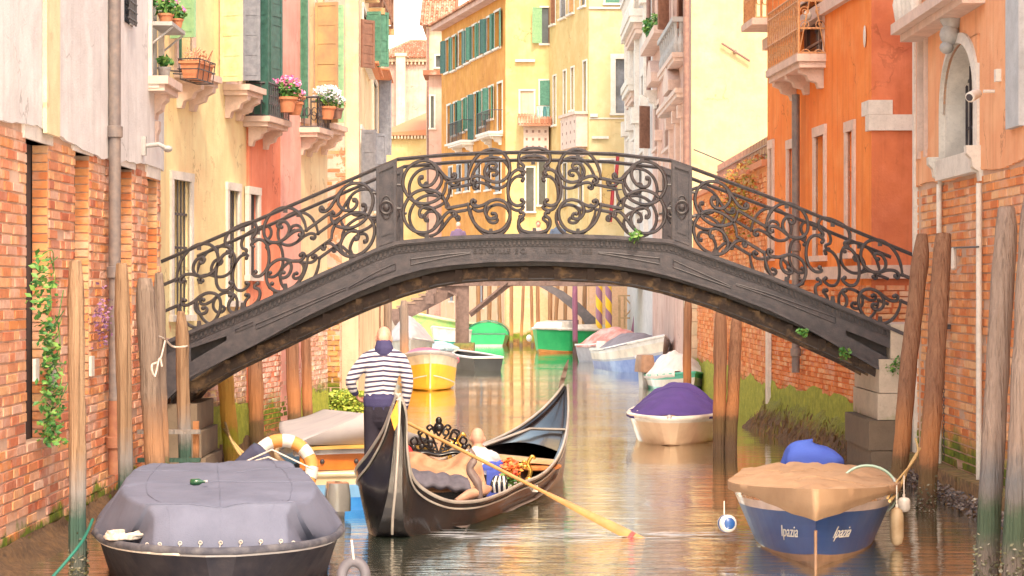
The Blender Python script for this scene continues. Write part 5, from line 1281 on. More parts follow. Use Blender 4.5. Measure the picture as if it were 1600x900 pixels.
# big ones in front, left
pole(118, 409, 123, 20.6, 27, WOODP['tan'], 'nearest tall brown pile on the left with a grey lower half', seed=1, tipw=.7)
pole(190, 413, 198, 24.4, 24, WOODP['tan'], 'tall brown pile right of the grey downpipe, second from left', seed=2, tipw=.7)
pole(226, 436, 246, 27.0, 31, WOODP['grey'], 'thick grey knotty pile leaning right, third from the left', seed=3, bulge=.06, tipw=.75)
pole(248, 428, 256, 28.2, 19, WOODP['grey'], 'slim grey pile just behind the thick knotty one', seed=4)
pole(283, 488, 291, 29.2, 21, WOODP['tan'], 'shorter tan pile at the bridge\'s left end with a rope round it', seed=5, tipw=.6)
pole(350, 560, 363, 34.2, 25, WOODP['yellow'], 'sunlit yellow pile under the left arch', seed=6)
pole(398, 520, 402, 36.0, 23, WOODP['red'], 'red-brown pile beyond the bridge, right of the yellow one', seed=7)
pole(455, 505, 461, 38.0, 21, WOODP['red'], 'red-brown pile with an orange tide band at the mossy wall, the left of a pair', seed=8)
pole(477, 500, 482, 39.0, 16, WOODP['red'], 'slimmer red-brown pile, the right of the pair at the mossy wall', seed=9)
pole(575, 455, 577, 58, 10, WOODP['red'], 'far reddish pile behind the gondolier\'s shoulder, left', seed=10)
pole(588, 455, 588, 56, 14, WOODP['red'], 'far reddish pile just left of the gondolier\'s head', seed=11)
pole(606, 452, 606, 57, 13, WOODP['grey'], 'grey pile directly behind the gondolier\'s head', seed=12)
pole(631, 470, 633, 66, 14, WOODP['grey'], 'brown pile right of the gondolier\'s head beside the grey-covered boat', seed=13)
# right, front
pole(1441, 367, 1400, 28.4, 27, WOODP['red'], 'brown pile leaning left at the bridge\'s right end', Yt=29.0, seed=14, tipw=.66)
pole(1474, 366, 1447, 26.8, 30, WOODP['red'], 'second leaning pile, just right of the one at the bridge end', Yt=27.4, seed=15, tipw=.8)
pole(1573, 325, 1541, 20.9, 37, WOODP['blue'], 'thickest pile with blue-painted foot, near right', Yt=21.3, seed=16, tipw=.75)
pole(1612, 300, 1582, 20.3, 35, WOODP['blue'], 'pile with blue-painted foot at the right edge of the view', Yt=20.6, seed=17)
pole(1126, 485, 1124, 37.2, 21, WOODP['red'], 'thick reddish pile under the right arch, left of two', seed=18)
pole(1151, 492, 1142, 37.0, 20, WOODP['red'], 'thick reddish pile under the right arch, right of two', Yt=37.6, seed=19)
pole(1075, 462, 1073, 50, 13, WOODP['red'], 'thin reddish pile behind the purple-covered boat', seed=20)
PUR = wood('pile_purple', (.36, .15, .24), (.28, .11, .18), (.13, .09, .09), None, (.1, .1, .05), .8)
pole(898, 440, 899, 92, 8.5, PUR, 'purple pile standing in front of the green boat', seed=21)
pole(1002, 445, 985, 92, 9, PUR, 'purple pile leaning right by the wooden railing', seed=22, group='mooring piles')
for i, (x0, x1, Y, w_, lb) in enumerate(((1014, 1010, 93, 8, 'far brown pile right of the leaning purple one'), (1029, 1023, 92, 7, 'far brown pile, second right of the leaning purple one'), (1048, 1044, 86, 8, 'far brown pile, third right of the leaning purple one'), (1064, 1061, 80, 7, 'far brown pile, fourth right of the leaning purple one'), (914, 912, 97, 7, 'pale pile between the purple pile and the striped pair'),
        (818, 814, 102, 5, 'thin leaning pile left of the green boat'), (799, 799, 103, 6, 'straight pile right of the green-hulled arch boat'), (840, 841, 103, 6, 'far orange pile above the green boat, left'), (860, 859, 102, 7, 'far orange pile above the green boat, second'), (872, 866, 101, 6, 'far orange pile above the green boat, third'), (884, 882, 100, 6, 'far orange pile above the green boat, fourth'), (779, 782, 104, 6, 'far pile behind the diagonal timber brace'), (765, 764, 105, 7, 'far pile left of the diagonal timber brace'), (747, 748, 106, 7, 'far pile right next to the timber bridge post'), (830, 832, 103, 5, 'slim far pile just left of the purple pile\'s neighbours'))):
    pole(x0, 436+(i % 3)*3, x1, Y, w_, WOODP['far'], lb, seed=30+i)
# striped pair
SM, nt, bb_ = newmat('striped_paint'); co = coords(nt); s_ = nt.nodes.new('ShaderNodeSeparateXYZ'); nt.links.new(co, s_.inputs[0])
an = math_(nt, 'ARCTAN2', s_.outputs[1], s_.outputs[0]); v_ = math_(nt, 'FRACT', math_(nt, 'ADD', math_(nt, 'MULTIPLY', s_.outputs[2], 1.05), math_(nt, 'MULTIPLY', an, .159)))
nt.links.new(mixc(nt, ramp(nt, v_, [(.49, 0), (.5, 1)]), (.34, .16, .24), (.85, .52, .03)), bb_.inputs['Base Color'])
for x, lb in ((936, 'left one of the pair of purple and yellow spiral-striped poles'), (951, 'right one of the pair of purple and yellow spiral-striped poles')):
    pole(x, 434, x, 94.6-(x > 940)*.6, 10.5, SM, lb, group='spiral-striped poles', name='striped_pole', zb=-.5)
# ============================================================ boats
def gloss(name, col, col2=None, rough=.25, sc=3, coat=.4): return plain(name, col, rough, col2, sc, .06, 8, coat=coat)
RIMW = gloss('rim_white', (.72, .68, .64), (.55, .5, .46), .4); RIMG = gloss('rim_grey', (.40, .38, .40), None, .5)
WOODV = plain('varnished_wood', (.50, .20, .06), .25, (.36, .13, .04), 5, .1, 30, coat=.6)
DARKIN = plain('boat_inside', (.12, .10, .09), .8)
def cloth(name, col, col2=None): return plain(name, col, .8, col2 or tuple(x*.7 for x in col), 2.0, .5, 90, spec=.3, lo=.42, hi=.7)
def boat(name, label, bow, stern, W, H_, rise, bands, rim=RIMW, cover=None, plan=2.4, tw=.86, flare=.72, cat='boat', rimr=.035, seed=0, group=None, rake=.35, draft=.18, bowblunt=0.0, floor=True):
    bx_, by_ = bow; sx, sy = stern; dx, dy = bx_-sx, by_-sy; L = math.hypot(dx, dy)
    t = thing(name, label, cat, ((bx_+sx)/2, (by_+sy)/2, 0), math.atan2(-dx, dy), group)
    def half(s): 
        e = min(1, max(0, (s-.42)/.58)); return W/2*((tw+(1-tw)*min(1, s/.42)) if s < .42 else max(bowblunt, (1-e**plan)**(1/ (1.0 if plan < 3 else 1.6))))
    def sheer(s): return H_+rise*s**2.3
    def hp(s, a, sd):
        zk = -draft+(.0 if s < .7 else ((s-.7)/.3)**2*(draft*.6)); z = zk+(sheer(s)-zk)*a
        f = (flare+(1-flare)*a**.8) if a > .12 else (a/.12)*flare*.9
        e = max(0, (s-.55)/.45); f *= (1-e**2*(1-a)*.55)
        return Vector((sd*half(s)*f, L*(s-.5)+rake*(a-.3)*e**3, z))
    rows = sorted(set([0, .12, .22, .35, .5, .65, .8, .9, 1.0]+[q[0] for q in bands])); cols = [1-(1-k/22)**1.35 for k in range(23)]
    b = MB()
    def band(a):
        for i, q in enumerate(bands):
            if a <= q[0]: return i
        return len(bands)-1
    for sd in (-1, 1):
        for i in range(22):
            for j in range(len(rows)-1):
                q = [hp(cols[i], rows[j], sd), hp(cols[i+1], rows[j], sd), hp(cols[i+1], rows[j+1], sd), hp(cols[i], rows[j+1], sd)]
                b.add(q if sd > 0 else q[::-1], [(0, 1, 2, 3)], band((rows[j]+rows[j+1])/2))
    for j in range(len(rows)-1):   # transom
        b.add([hp(0, rows[j], -1), hp(0, rows[j], 1), hp(0, rows[j+1], 1), hp(0, rows[j+1], -1)], [(0, 1, 2, 3)], band((rows[j]+rows[j+1])/2))
    if bowblunt > 0:
        for j in range(len(rows)-1): b.add([hp(1, rows[j], -1), hp(1, rows[j], 1), hp(1, rows[j+1], 1), hp(1, rows[j+1], -1)], [(3, 2, 1, 0)], band((rows[j]+rows[j+1])/2))
    h = b.build('hull', [q[1] for q in bands], t, world=False, smooth=50)
    if cover and cover.get('nose'): cols = [min(c_, .9) for c_ in cols]; rimr *= .7
    b = MB(); path = [hp(0, 1, -1)]+[hp(c, 1, -1) for c in cols[1:]]+[hp(c, 1, 1) for c in cols[::-1][(1 if bowblunt == 0 else 0):]]
    b.tube(path, rimr, 8, close=True, flat=None); b.build('gunwale', rim, t, world=False, smooth=60)
    if floor:
        b = MB()
        for i in range(22): A = [hp(cols[i], .55, -1)*1, hp(cols[i+1], .55, -1), hp(cols[i+1], .55, 1), hp(cols[i], .55, 1)]; b.add(A, [(0, 1, 2, 3)])
        b.build('floor', DARKIN, t, world=False)
    if cover:
        c = cover; t0, t1 = c.get('t0', 0.0), c.get('t1', 1.0); sk = c.get('skirt', .08); rr = seed*3.7
        def fn(i, j):
            s = t0+(t1-t0)*i; q = -1.12+2.24*j; aq = min(1, abs(q)); hw = half(min(s, .985) if not c.get('nose') else min(s, 1))+(.02+c.get('lift', 0)*.8)*(1-max(0, (s-.95)/.05) if c.get('nose') else 1)
            prof = math.sin(math.pi*min(1, max(0, (i*1.0)**c.get('pl', .8))))**c.get('pe', .5) if c.get('taper', True) else 1
            if c.get('taper') == 'stern': prof = (1-i**c.get('pl', 2.0))
            if c.get('taper') == 'bow': prof = i**.6
            z = sheer(s)+.02+c.get('lift', 0)+c['h']*prof*(1-aq**c.get('p', 2)); x = hw*max(-1, min(1, q))*c.get('w', 1.0)
            if abs(q) > 1: 
                k = (abs(q)-1)/.12; dr = sk*(1+.1*math.sin(s*21+q))+c.get('nose', 0)*max(0, (s-.66)/.34)**1.6; pp_ = hp(s, 1-k*dr/(sheer(s)+draft), math.copysign(1, q)); return pp_+Vector((math.copysign(.045*(1-max(0, (s-.93)/.07)), q), .02+.05*max(0, (s-.8)/.2), (.02+c.get('lift', 0))*(1-k)+.004*math.sin(s*60)))
            w_ = c.get('wr', .03)
            z += w_*noise.noise(Vector((x*2.2+rr, s*L*2.0, 1)))-w_*1.6*max(0, .22-abs(noise.noise(Vector((x*1.8+rr, s*L*1.7+x, 7)))))*2+w_*.6*noise.noise(Vector((x*6, s*L*4, rr)))*(1 if aq < 1 else .5) if not c.get('nose') else w_*(1-aq**4)*(noise.noise(Vector((x*2.2+rr, s*L*2.0, 1)))+.7*noise.noise(Vector((x*7, s*L*3, rr)))-.8*max(0, .2-abs(noise.noise(Vector((x*2.5, s*L*1.1, 3)))))/.2)
            sw = c.get('sag', .0)*abs(math.sin(s*L*math.pi/c.get('hoop', .9)))*(1-aq**3); z -= sw
            x += .4*w_*noise.noise(Vector((z*7, s*L*5, rr)))
            e = max(0, (s-.55)/.45); return Vector((x, L*(s-.5)+rake*.7*e**3*(1 if s < 1 else 1.0)+c.get('over', 0)*max(0, (s-.9)/.1), z))
        b = MB(); b.grid(fn, c.get('nu', 44), 34)
        if False:   # flap hanging over the bow in two planes
            T_ = hp(1, 1, 1); nd = c['nose']
            b.add([T_+Vector((0, .03, .04)), T_+Vector((0, .05, -nd)), hp(.90, 1, 1)+Vector((.05, .05, -.02)), hp(.90, 1, -1)+Vector((-.05, .05, -.02)), hp(.96, .9, 1)+Vector((.05, .06, -nd*.4)), hp(.96, .9, -1)+Vector((-.05, .06, -nd*.4))], [(0, 1, 4, 2), (0, 3, 5, 1)])
        b.build('cover', c['mat'], t, world=False, smooth=70, sol=.012)
        if by_ < 50:
            for ii in (.3, .62):
                b = MB(); b.tube([fn(ii, .05+.9*k/40)+Vector((0, 0, .008)) for k in range(41)], .007, 5); b.build('seam', c['mat'], t, world=False)
    t['L'] = L
    return t, hp, sheer, half, L
def rope(name, label, pts, r, mat, cat='rope', k=6, parent=None):
    b = MB(); b.tube(catmull(pts, k), r, 6); o = b.build(name, mat, parent, smooth=60)
    if parent is None: tag(o, label, cat)
    return o
ROPEW = plain('rope_white', (.70, .62, .55), .9, (.5, .42, .36), 30, .4, 120); ROPEY = plain('rope_straw', (.66, .46, .2), .9, (.5, .34, .14), 30, .4, 120)
ROPEG = plain('rope_green', (.015, .16, .12), .7)

# Ipazia, the blue boat on the right
BLUE = gloss('hull_blue', (.015, .055, .20), (.02, .08, .26), .38, 1.5, .08); BOT = gloss('hull_bottom_brown', (.22, .12, .07), (.3, .17, .1), .5, 3)
TAN = cloth('canvas_tan', (.38, .24, .145), (.30, .18, .105))
t, hp, sheer, half, L = boat('moored_boat', 'blue moored boat lettered on the bow, tan canvas cover and blue engine hood, front right', (2.80, 21.25), (3.42, 26.2), 1.70, .50, .20, [(.30, BOT), (.80, BLUE), (.90, gloss('stripe_pink_white', (.62, .48, .44), None, .4)), (1.0, WOODV)], rim=WOODV, flare=.56, plan=1.9, rimr=.04,
    cover=dict(mat=TAN, h=.09, p=1.25, skirt=.02, wr=.045, taper='stern', pl=3.0, nose=.25, t0=.03, sag=.0, hoop=.8, nu=90, lift=.035), seed=2, rake=.22, draft=.22)
b = MB(); b.tube([hp(1, a, 1)+Vector((0, .015, 0)) for a in (0, .15, .3, .45, .58)], .016, 8); b.build('stem', BOT, t, world=False, smooth=50)
for sd in (-1, 1):
    # lettering laid on the flank: x of text runs along the hull, y up
    def fn(co, sd=sd):
        s = .865+(co.x*(1 if sd > 0 else -1))/L*1.0; a = .56+co.y*.95
        p = hp(min(.995, s), a, sd); q = hp(min(.995, s)-.004, a, sd); r_ = hp(min(.995, s), a+.01, sd)
        n = (q-p).cross(r_-p).normalized()
        if n.x*sd < 0: n = -n
        return rootmat(t) @ (p+n*(.006+co.z))
    letters('Ipazia', .2, None, Euler((0, 0, 0)), RIMW, t, .002, .5, fn, bold=.0)
ENG = cloth('canvas_blue', (.05, .09, .42), (.07, .13, .5))
b = MB()
def hood(i, j, w=.34, h=.34, l=.28):
    a = 2*math.pi*i; z = j; k = (1-max(0, (z-.55)/.45)**2.2)**.5 if z > .55 else 1; k *= (1+.14*noise.noise(Vector((math.cos(a)*2.2, math.sin(a)*2.2, z*2.2)))+.05*math.sin(a*7+z*4)*(1-z*.5))
    se = lambda v: math.copysign(abs(v)**.7, v)
    return Vector((w*k*se(math.cos(a)), -L/2-.05+l*k*se(math.sin(a)), .42+h*z*1.25+.04*math.cos(a)))
b.grid(hood, 36, 14); b.build('engine_hood', ENG, t, world=False, smooth=60)
b = MB(); b.tube([Vector((.27, -L/2+.16, .72)), Vector((.2, -L/2+.22, .6)), Vector((.14, -L/2+.24, .5))], .008, 4); b.build('red_cord', plain('cord_red', (.6, .03, .08), .7), t, world=False)
def fender(name, label, c, r, h, mat, capm, tilt=(0, 0, -1)):
    f = thing(name, label, 'fender', c); b = MB(); ax = Vector(tilt)
    b.lathe((0, 0, 0), [(r*.25, -h*.5), (r*.75, -h*.44), (r, -h*.28), (r, h*.28), (r*.75, h*.44), (r*.25, h*.5)], 16, axis=ax); b.build('body', mat, f, world=False, smooth=60)
    b = MB(); e = ax.normalized()*h*.5; b.lathe(-e, [(r*.22, -.03), (r*.22, .03)], 8, axis=ax); b.tube([-e, -e+Vector((.0, 0, .22))], .008, 4); b.build('eye', capm, f, world=False)
    return f
fd = fender('boat_fender', 'blue and white round fender at the blue boat\'s left side', Vector((2.10, 22.5, .30)), .085, .17, RIMW, ROPEW, (.25, -1, .1))
b = MB(); b.lathe((0, 0, 0), [(.088, -.02), (.082, .04), (.055, .08), (.01, .09)], 16, axis=Vector((.25, -1, .1))); b.build('cap', BLUE, fd, world=False, smooth=60)
fender('boat_fender', 'cream cylindrical fender hanging at the blue boat\'s right side', Vector((3.84, 23.0, .22)), .07, .38, plain('fender_cream', (.40, .29, .18), .5, (.3, .2, .11)), ROPEW)
fender('boat_fender', 'small white ball fender behind the cream cylindrical one', Vector((3.98, 23.4, .40)), .065, .15, RIMW, ROPEW)
ho = thing('hose_coil', 'pale green-white hose looped over the blue boat\'s right edge', 'hose', (3.70, 23.9, .50)); HW = plain('hose_pale', (.30, .44, .36), .5, (.45, .5, .5)); b = MB()
for k, (cx, cz, rx, rz, ty) in enumerate(((0, .0, .30, .25, .10), (-.02, -.06, .26, .10, .16))):
    b.tube([Vector((cx+rx*math.cos(a), ty*math.sin(a)+k*.03, cz+rz*math.sin(a))) for a in [j*math.pi/14 for j in range(28)]], .015, 8, close=True)
b.build('coil', HW, ho, world=False, smooth=60)
rope('mooring_rope', 'straw rope from the blue boat to the second leaning pile', [Vector((3.72, 22.7, .50)), Vector((3.95, 23.6, .52)), Vector((4.35, 25.2, .66)), Vector((4.62, 26.1, .78))], .016, ROPEY)
rope('mooring_rope', 'second straw rope just above the first one at the right piles', [Vector((3.70, 22.7, .53)), Vector((4.0, 23.9, .60)), Vector((4.5, 25.6, .74)), Vector((4.66, 26.6, .86))], .012, ROPEY)

# purple-covered boat under the right arch
CREAM = gloss('hull_cream', (.70, .52, .38), (.6, .42, .3), .3); PURC = cloth('canvas_purple', (.06, .036, .17), (.08, .046, .21))
t, hp, sheer, half, L = boat('moored_boat', 'cream boat with a domed purple cover, moored under the right arch', (2.60, 37.9), (3.15, 42.6), 1.62, .44, .02, [(.18, BOT), (.86, CREAM), (1, RIMW)], cover=dict(mat=PURC, h=.47, p=2.0, skirt=.04, wr=.03, t0=.12, t1=.86, pe=.7, w=.92), seed=3, plan=3.4, flare=.74, rimr=.045, bowblunt=.0)
b = MB()
for k in range(9): q = -.9+1.8*k/8; b.ell(Vector((q*half(.80)*.98, L*(.84-.5-.08*abs(q)), sheer(.8)+.06)), .018, .018, .018, 6)
b.build('press_stud', RIMW, t, world=False)
b = MB(); b.ell(hp(1, 1, 1)+Vector((0, 0, .02)), .05, .04, .05); b.build('bow_light', RIMG, t, world=False, smooth=60)

# yellow boat
YEL = plain('hull_yellow', (.86, .48, .03), .5, (.8, .42, .03), 3, .05); IVO = gloss('hull_ivory', (.72, .62, .50), None, .4); PINKC = cloth('canvas_pink', (.62, .12, .22), (.7, .2, .28))
t, hp, sheer, half, L = boat('moored_boat', 'yellow-hulled boat with a grey rim and pink cover, beyond the gondolier', (-2.06, 58.0), (-2.45, 62.5), 1.62, .62, .38, [(.72, YEL), (.94, IVO), (1, RIMG)], rim=RIMG, rimr=.05, cover=dict(mat=PINKC, h=.34, p=2.2, skirt=.05, wr=.03, t0=.1, t1=.8, w=.85), plan=3.6, flare=.86, seed=4, draft=.1)
b = MB(); b.tube([hp(1, a, 1)+Vector((0, .01, 0)) for a in (.1, .4, .7, .95)], .022, 6); b.build('stem', IVO, t, world=False)
for sd in (-1, 1): b = MB(); b.tube([hp(.99-.3*k/8, .42-.12*k/8, sd)*1.01 for k in range(9)], .018, 5); b.build('strake', IVO, t, world=False)

GRC = cloth('canvas_pale_grey', (.40, .37, .38), (.32, .30, .33)); LAV = cloth('canvas_lavender', (.14, .15, .215), (.11, .12, .175))
t, hp, sheer, half, L = boat('moored_boat', 'pale grey boat under a tall grey tarpaulin, right of the gondolier\'s head', (-3.25, 74), (-3.6, 80), 1.6, .75, .25, [(.2, RIMG), (1, gloss('hull_greywhite', (.56, .52, .46), None, .4))], cover=dict(mat=GRC, h=.85, p=1.6, skirt=.05, wr=.05, taper='stern', pl=3), plan=2.6, seed=5)
boat('rowing_boat', 'small dark boat with a white rim beside the weedy stone block', (-1.75, 76), (-.75, 72.3), 1.15, .42, .12, [(1, gloss('hull_black', (.03, .035, .04), None, .3))], rimr=.04, seed=6)
boat('moored_boat', 'low boat under a pale blue sheet left of the weedy stone block', (-2.3, 80), (-2.9, 84.5), 1.4, .4, .1, [(1, RIMG)], cover=dict(mat=cloth('sheet_pale_blue', (.36, .50, .58)), h=.25, p=2, wr=.03, taper=True), seed=7)
boat('moored_boat', 'small white boat with a teal stripe near the far green boats', (-3.2, 96), (-2.2, 98), 1.3, .8, .2, [(.5, gloss('hull_teal', (.03, .28, .24), None, .4)), (1, RIMW)], seed=8)
LG = gloss('hull_pale_green', (.36, .46, .16), (.22, .46, .16), .4); EMG = gloss('hull_emerald', (.02, .34, .12), (.03, .4, .14), .35); DKG = gloss('hull_dark_green', (.02, .16, .09), None, .35)
boat('work_boat', 'pale green work boat with a cream rim, far left behind the timber steps', (-4.4, 103), (-1.9, 106), 2.1, .95, .55, [(1, LG)], rim=gloss('rim_cream', (.66, .6, .42), None, .5), rimr=.07, seed=9, cover=dict(mat=LG, h=.1, p=2, t0=.5, t1=1, taper='bow', wr=0))
t, hp, sheer, half, L = boat('work_boat', 'green boat with a rounded dark green canopy seen end on, far middle', (-.95, 109.5), (-1.1, 103), 1.9, .55, .1, [(.35, RIMG), (1, EMG)], rim=DKG, seed=10, floor=False)
b = MB(); b.grid(lambda i, j: Vector((.95*math.cos(math.pi*i), -L/2+.02+3*j, .5+.62*math.sin(math.pi*i))), 20, 3); b.build('canopy', DKG, t, world=False, smooth=60, sol=.05)
b = MB(); 
for k in range(12): a0_, a1_ = math.pi*k/12, math.pi*(k+1)/12; b.add([Vector((0, -L/2+.05, .5)), Vector((.92*math.cos(a0_), -L/2+.05, .5+.58*math.sin(a0_))), Vector((.92*math.cos(a1_), -L/2+.05, .5+.58*math.sin(a1_)))], [(0, 1, 2)])
b.build('canopy_panel', EMG, t, world=False)
# green cabin boat
t, hp, sheer, half, L = boat('work_boat', 'emerald green work boat with a white cabin, behind the purple pile', (1.05, 92.2), (3.3, 95.6), 2.5, .88, .12, [(.22, gloss('hull_rust', (.5, .22, .06), None, .6)), (1, EMG)], rimr=.06, seed=11, flare=.86, rake=.2)
b = MB(); b.hexa([(-.7, .3, .9), (.7, .3, .9), (.7, 1.5, .9), (-.7, 1.5, .9), (-.6, .4, 1.28), (.6, .4, 1.28), (.6, 1.2, 1.22), (-.6, 1.2, 1.22)]); b.build('cabin', RIMW, t, world=False)
b = MB(); b.hexa([(-.85, -2, .93), (.85, -2, .93), (.85, .29, .93), (-.85, .29, .93), (-.7, -1.9, 1.1), (.7, -1.9, 1.1), (.7, .2, 1.12), (-.7, .2, 1.12)]); b.build('hatch_cover', RIMW, t, world=False)
b = MB(); b.box(-.45, .45, -.3, -.1, 1.12, 1.3); b.build('windscreen', GLASS, t, world=False)
b = MB(); b.ell((0.2, 2.4, .6), .12, .12, .14); b.build('fender', RIMW, t, world=False, smooth=60)
# blue and white boat
HB = gloss('hull_midblue', (.10, .16, .42), (.2, .26, .5), .35)
t, hp, sheer, half, L = boat('moored_boat', 'white and blue boat with its bow raised right and a grey cover amidships', (4.5, 69.2), (3.25, 74.6), 1.75, .62, .55, [(.15, BOT), (.55, HB), (.62, RIMG), (.86, IVO), (1, RIMW)], cover=dict(mat=cloth('canvas_dark_grey', (.24, .21, .24)), h=.5, p=1.8, skirt=.03, wr=.04, t0=.1, t1=.75, w=.9), seed=12, rimr=.05)
def outboard(name, label, x, y, z, s, m1, m2, rz=0):
    t = thing(name, label, 'outboard motor', (x, y, 0), rz); b = MB()
    b.grid(lambda i, j: Vector((.15*s*math.copysign(abs(math.cos(2*math.pi*i))**.5, math.cos(2*math.pi*i))*(1-.25*j**3)*(1 if j < .95 else .3), .25*s*math.copysign(abs(math.sin(2*math.pi*i))**.5, math.sin(2*math.pi*i))*(1-.2*j**2)*(1 if j < .95 else .3)-.04*j, z-.18*s+.36*s*min(j, .93))), 28, 12); b.build('cowl', m1, t, world=False, smooth=60); b = MB(); b.hexa([(-.06*s, -.08*s, -.3), (.06*s, -.08*s, -.3), (.06*s, .10*s, -.3), (-.06*s, .10*s, -.3), (-.09*s, -.1*s, z), (.09*s, -.1*s, z), (.09*s, .14*s, z), (-.09*s, .14*s, z)]); b.build('leg', m2, t, world=False)
    b = MB(); b.tube([(0, .2*s, z), (0.02, .55*s, z+.1*s)], .03*s, 6); b.build('tiller', m2, t, world=False); return t
outboard('outboard_motor', 'white outboard motor at the left end of the white and blue boat', 3.3-.25, 78.5, .6, 1.3, RIMW, RIMG)
boat('moored_boat', 'boat under a red and white cover behind the white and blue one', (4.4, 78), (2.9, 81.5), 1.7, .6, .3, [(1, RIMG)], cover=dict(mat=cloth('canvas_dull_red', (.52, .2, .17), (.66, .52, .48)), h=.6, p=1.8, wr=.05, t0=.05, t1=.8), seed=13)
GRM = gloss('hull_seagreen', (.03, .34, .22), (.05, .42, .28), .35)
t, hp, sheer, half, L = boat('motor_boat', 'sea-green motor boat under a rumpled white cover, behind the purple-covered boat', (4.45, 56.5), (4.0, 60.5), 1.35, .34, .2, [(.5, GRM), (.8, RIMW), (1, GRM)], rim=GRM, cover=dict(mat=cloth('canvas_white', (.66, .62, .62), (.52, .5, .54)), h=.62, p=1.6, wr=.10, t0=.0, t1=.85), seed=14)
outboard('outboard_motor', 'brown outboard motor tilted beside the sea-green boat', 3.45, 60, .66, 1.35, plain('cowl_brown', (.26, .15, .10), .5), RIMG, .3)
boat('moored_boat', 'small blue boat nosing out behind the pair of reddish piles', (3.28, 39.6), (3.75, 41.6), .4, .42, .05, [(1, HB)], seed=15)

# grey tarpaulin boat, front left
NAVY = plain('hull_navy', (.012, .012, .02), .6, (.03, .026, .032), 3, .2, spec=.15)
t, hp, sheer, half, L = boat('moored_boat', 'dark-hulled boat under a lavender-grey tarpaulin, front left', (-2.42, 19.15), (-3.15, 24.6), 2.22, .40, .02, [(.3, NAVY), (.9, NAVY), (1, RIMG)], rim=plain('rim_blue_grey', (.06, .06, .08), .7, (.13, .125, .14), 6, spec=.2), plan=5, seed=16, flare=.85, rimr=.034, bowblunt=.12, rake=.1, tw=.8)
def tarp(i, j):      # stiff cloth over a box frame: flat top, near-upright skirts with tension folds
    q = -1.0+2.0*j; e = abs(q); F0 = .16
    fold = lambda v, sc_, ph_: abs(((v*sc_+ph_) % 1)-.5)*2
    if i < F0: kf = i/F0; s = 0.0; y = L*.465-.30*kf**1.2
    else: kf = 1.0; s = (i-F0)/(1-F0); y = L*.465-.30-(L*.955-.30)*s
    hull_w = half(min(.93, max(.02, (y+.02)/L+.5)))
    topw = .80*hull_w*(1-.05*s); zt = .75+.07*math.sin(min(1, s*1.4)*math.pi)*(1-(q*q)*.8)+(.05*math.sin(max(0, s-.55)/.45*math.pi))
    zt += .018*noise.noise(Vector((q*1.5, y*1.4, 4)))-.035*max(0, .16-abs(noise.noise(Vector((q*1.1+5, y*.9, 2)))))/.16
    if e < .66:
        x = topw*q/.66; z = zt; ks = 1.0
    else:
        ks = 1-(e-.66)/.34; x = math.copysign(topw+(hull_w*1.0-topw)*(1-ks)**1.1, q); z = .375+(zt-.375)*ks**.9
        x += math.copysign(.055*fold(y, .75, .3)*(1-ks)**.8*(1 if kf == 1 else .3), q)
    if kf < 1:
        z = .375+(z-.375)*kf**.85
        y += .10*(fold(x, .95, .62)-.5)*(1-kf)**.7-.03; 
    y -= .40*e**4*(1-s)**5
    return Vector((x, y, z+.008*noise.noise(Vector((x*8, y*7, 9)))))
b = MB(); b.grid(tarp, 110, 90); b.build('tarpaulin', LAV, t, world=False, smooth=50, sol=.01)
for ii in (.165, .42, .7):
    b = MB(); b.tube([tarp(ii, .01+.98*k/60)+Vector((0, -.002, .007)) for k in range(61)], .007, 5); b.build('seam', LAV, t, world=False)
for jj in (.25, .5, .75):
    b = MB(); b.tube([tarp(.01+.98*k/60, jj)+Vector((0, -.003, .006)) for k in range(61)], .006, 5); b.build('seam', LAV, t, world=False)
for jj in [.1+.1*k for k in range(9)]:
    b = MB(); c_ = tarp(.02, jj)+Vector((0, .012, .02)); b.tube([c_+Vector((.014*math.cos(a), 0, .014*math.sin(a))) for a in [k*math.pi/5 for k in range(10)]], .005, 5, close=True); b.tube([c_, c_+Vector((.01, .01, -.05))], .004, 4); b.build('eyelet', ROPEW, t, world=False)
b = MB(); r = random.Random(2)
for k in range(7):   # hem cord with eyelets
    pass
b.tube([hp(.5+.5*(1-abs(q))**.35 if False else s, .93, sd)*1.012 for s, sd, q in [(.02+.96*k/30, 1, 0) for k in range(31)]], .012, 5); b.build('hem_cord', ROPEW, t, world=False)
pk = thing('glass_float', 'dark green bottle lying on the lavender-grey tarpaulin', 'bottle', (-2.86, 20.9, .84)); b = MB(); b.lathe((0, 0, 0), [(.02, -.06), (.032, -.05), (.032, .02), (.013, .05), (.013, .075)], 12, axis=Vector((1, .1, .05))); b.build('body', gloss('bottle_green', (.02, .09, .04), None, .1), pk, world=False, smooth=50)
b = MB(); b.lathe(Vector((.078, .006, .004)), [(.014, 0), (.014, .02)], 10, axis=Vector((1, .1, .05))); b.build('cap', RIMG, pk, world=False)
# tyre-like ring fender and rope heap
rf = thing('ring_fender', 'grey ring fender at the near right corner of the tarpaulin boat', 'fender', (-1.33, 19.35, .18)); b = MB(); b.tube([Vector((.10*math.cos(a), .03*math.sin(a), .12*math.sin(a))) for a in [j*math.pi/12 for j in range(24)]], .045, 10, close=True); b.build('ring', plain('ring_grey', (.12, .11, .13), .6), rf, world=False, smooth=60)
b = MB(); b.tube([Vector((0, 0, .14)), Vector((-.02, .04, .3))], .01, 5); b.build('cord', ROPEW, rf, world=False)
rh = thing('rope_heap', 'heap of white rope on the left corner of the tarpaulin boat', 'rope', (-3.32, 19.75, .44)); b = MB(); r = random.Random(8); P = []
for k in range(60): a = k*1.1; P.append(Vector((.17*math.cos(a)*(.6+.4*r.random()), .13*math.sin(a), .02+.05*r.random())))
b.tube(catmull(P, 3), .014, 6); b.build('coil', ROPEW, rh, world=False, smooth=60)
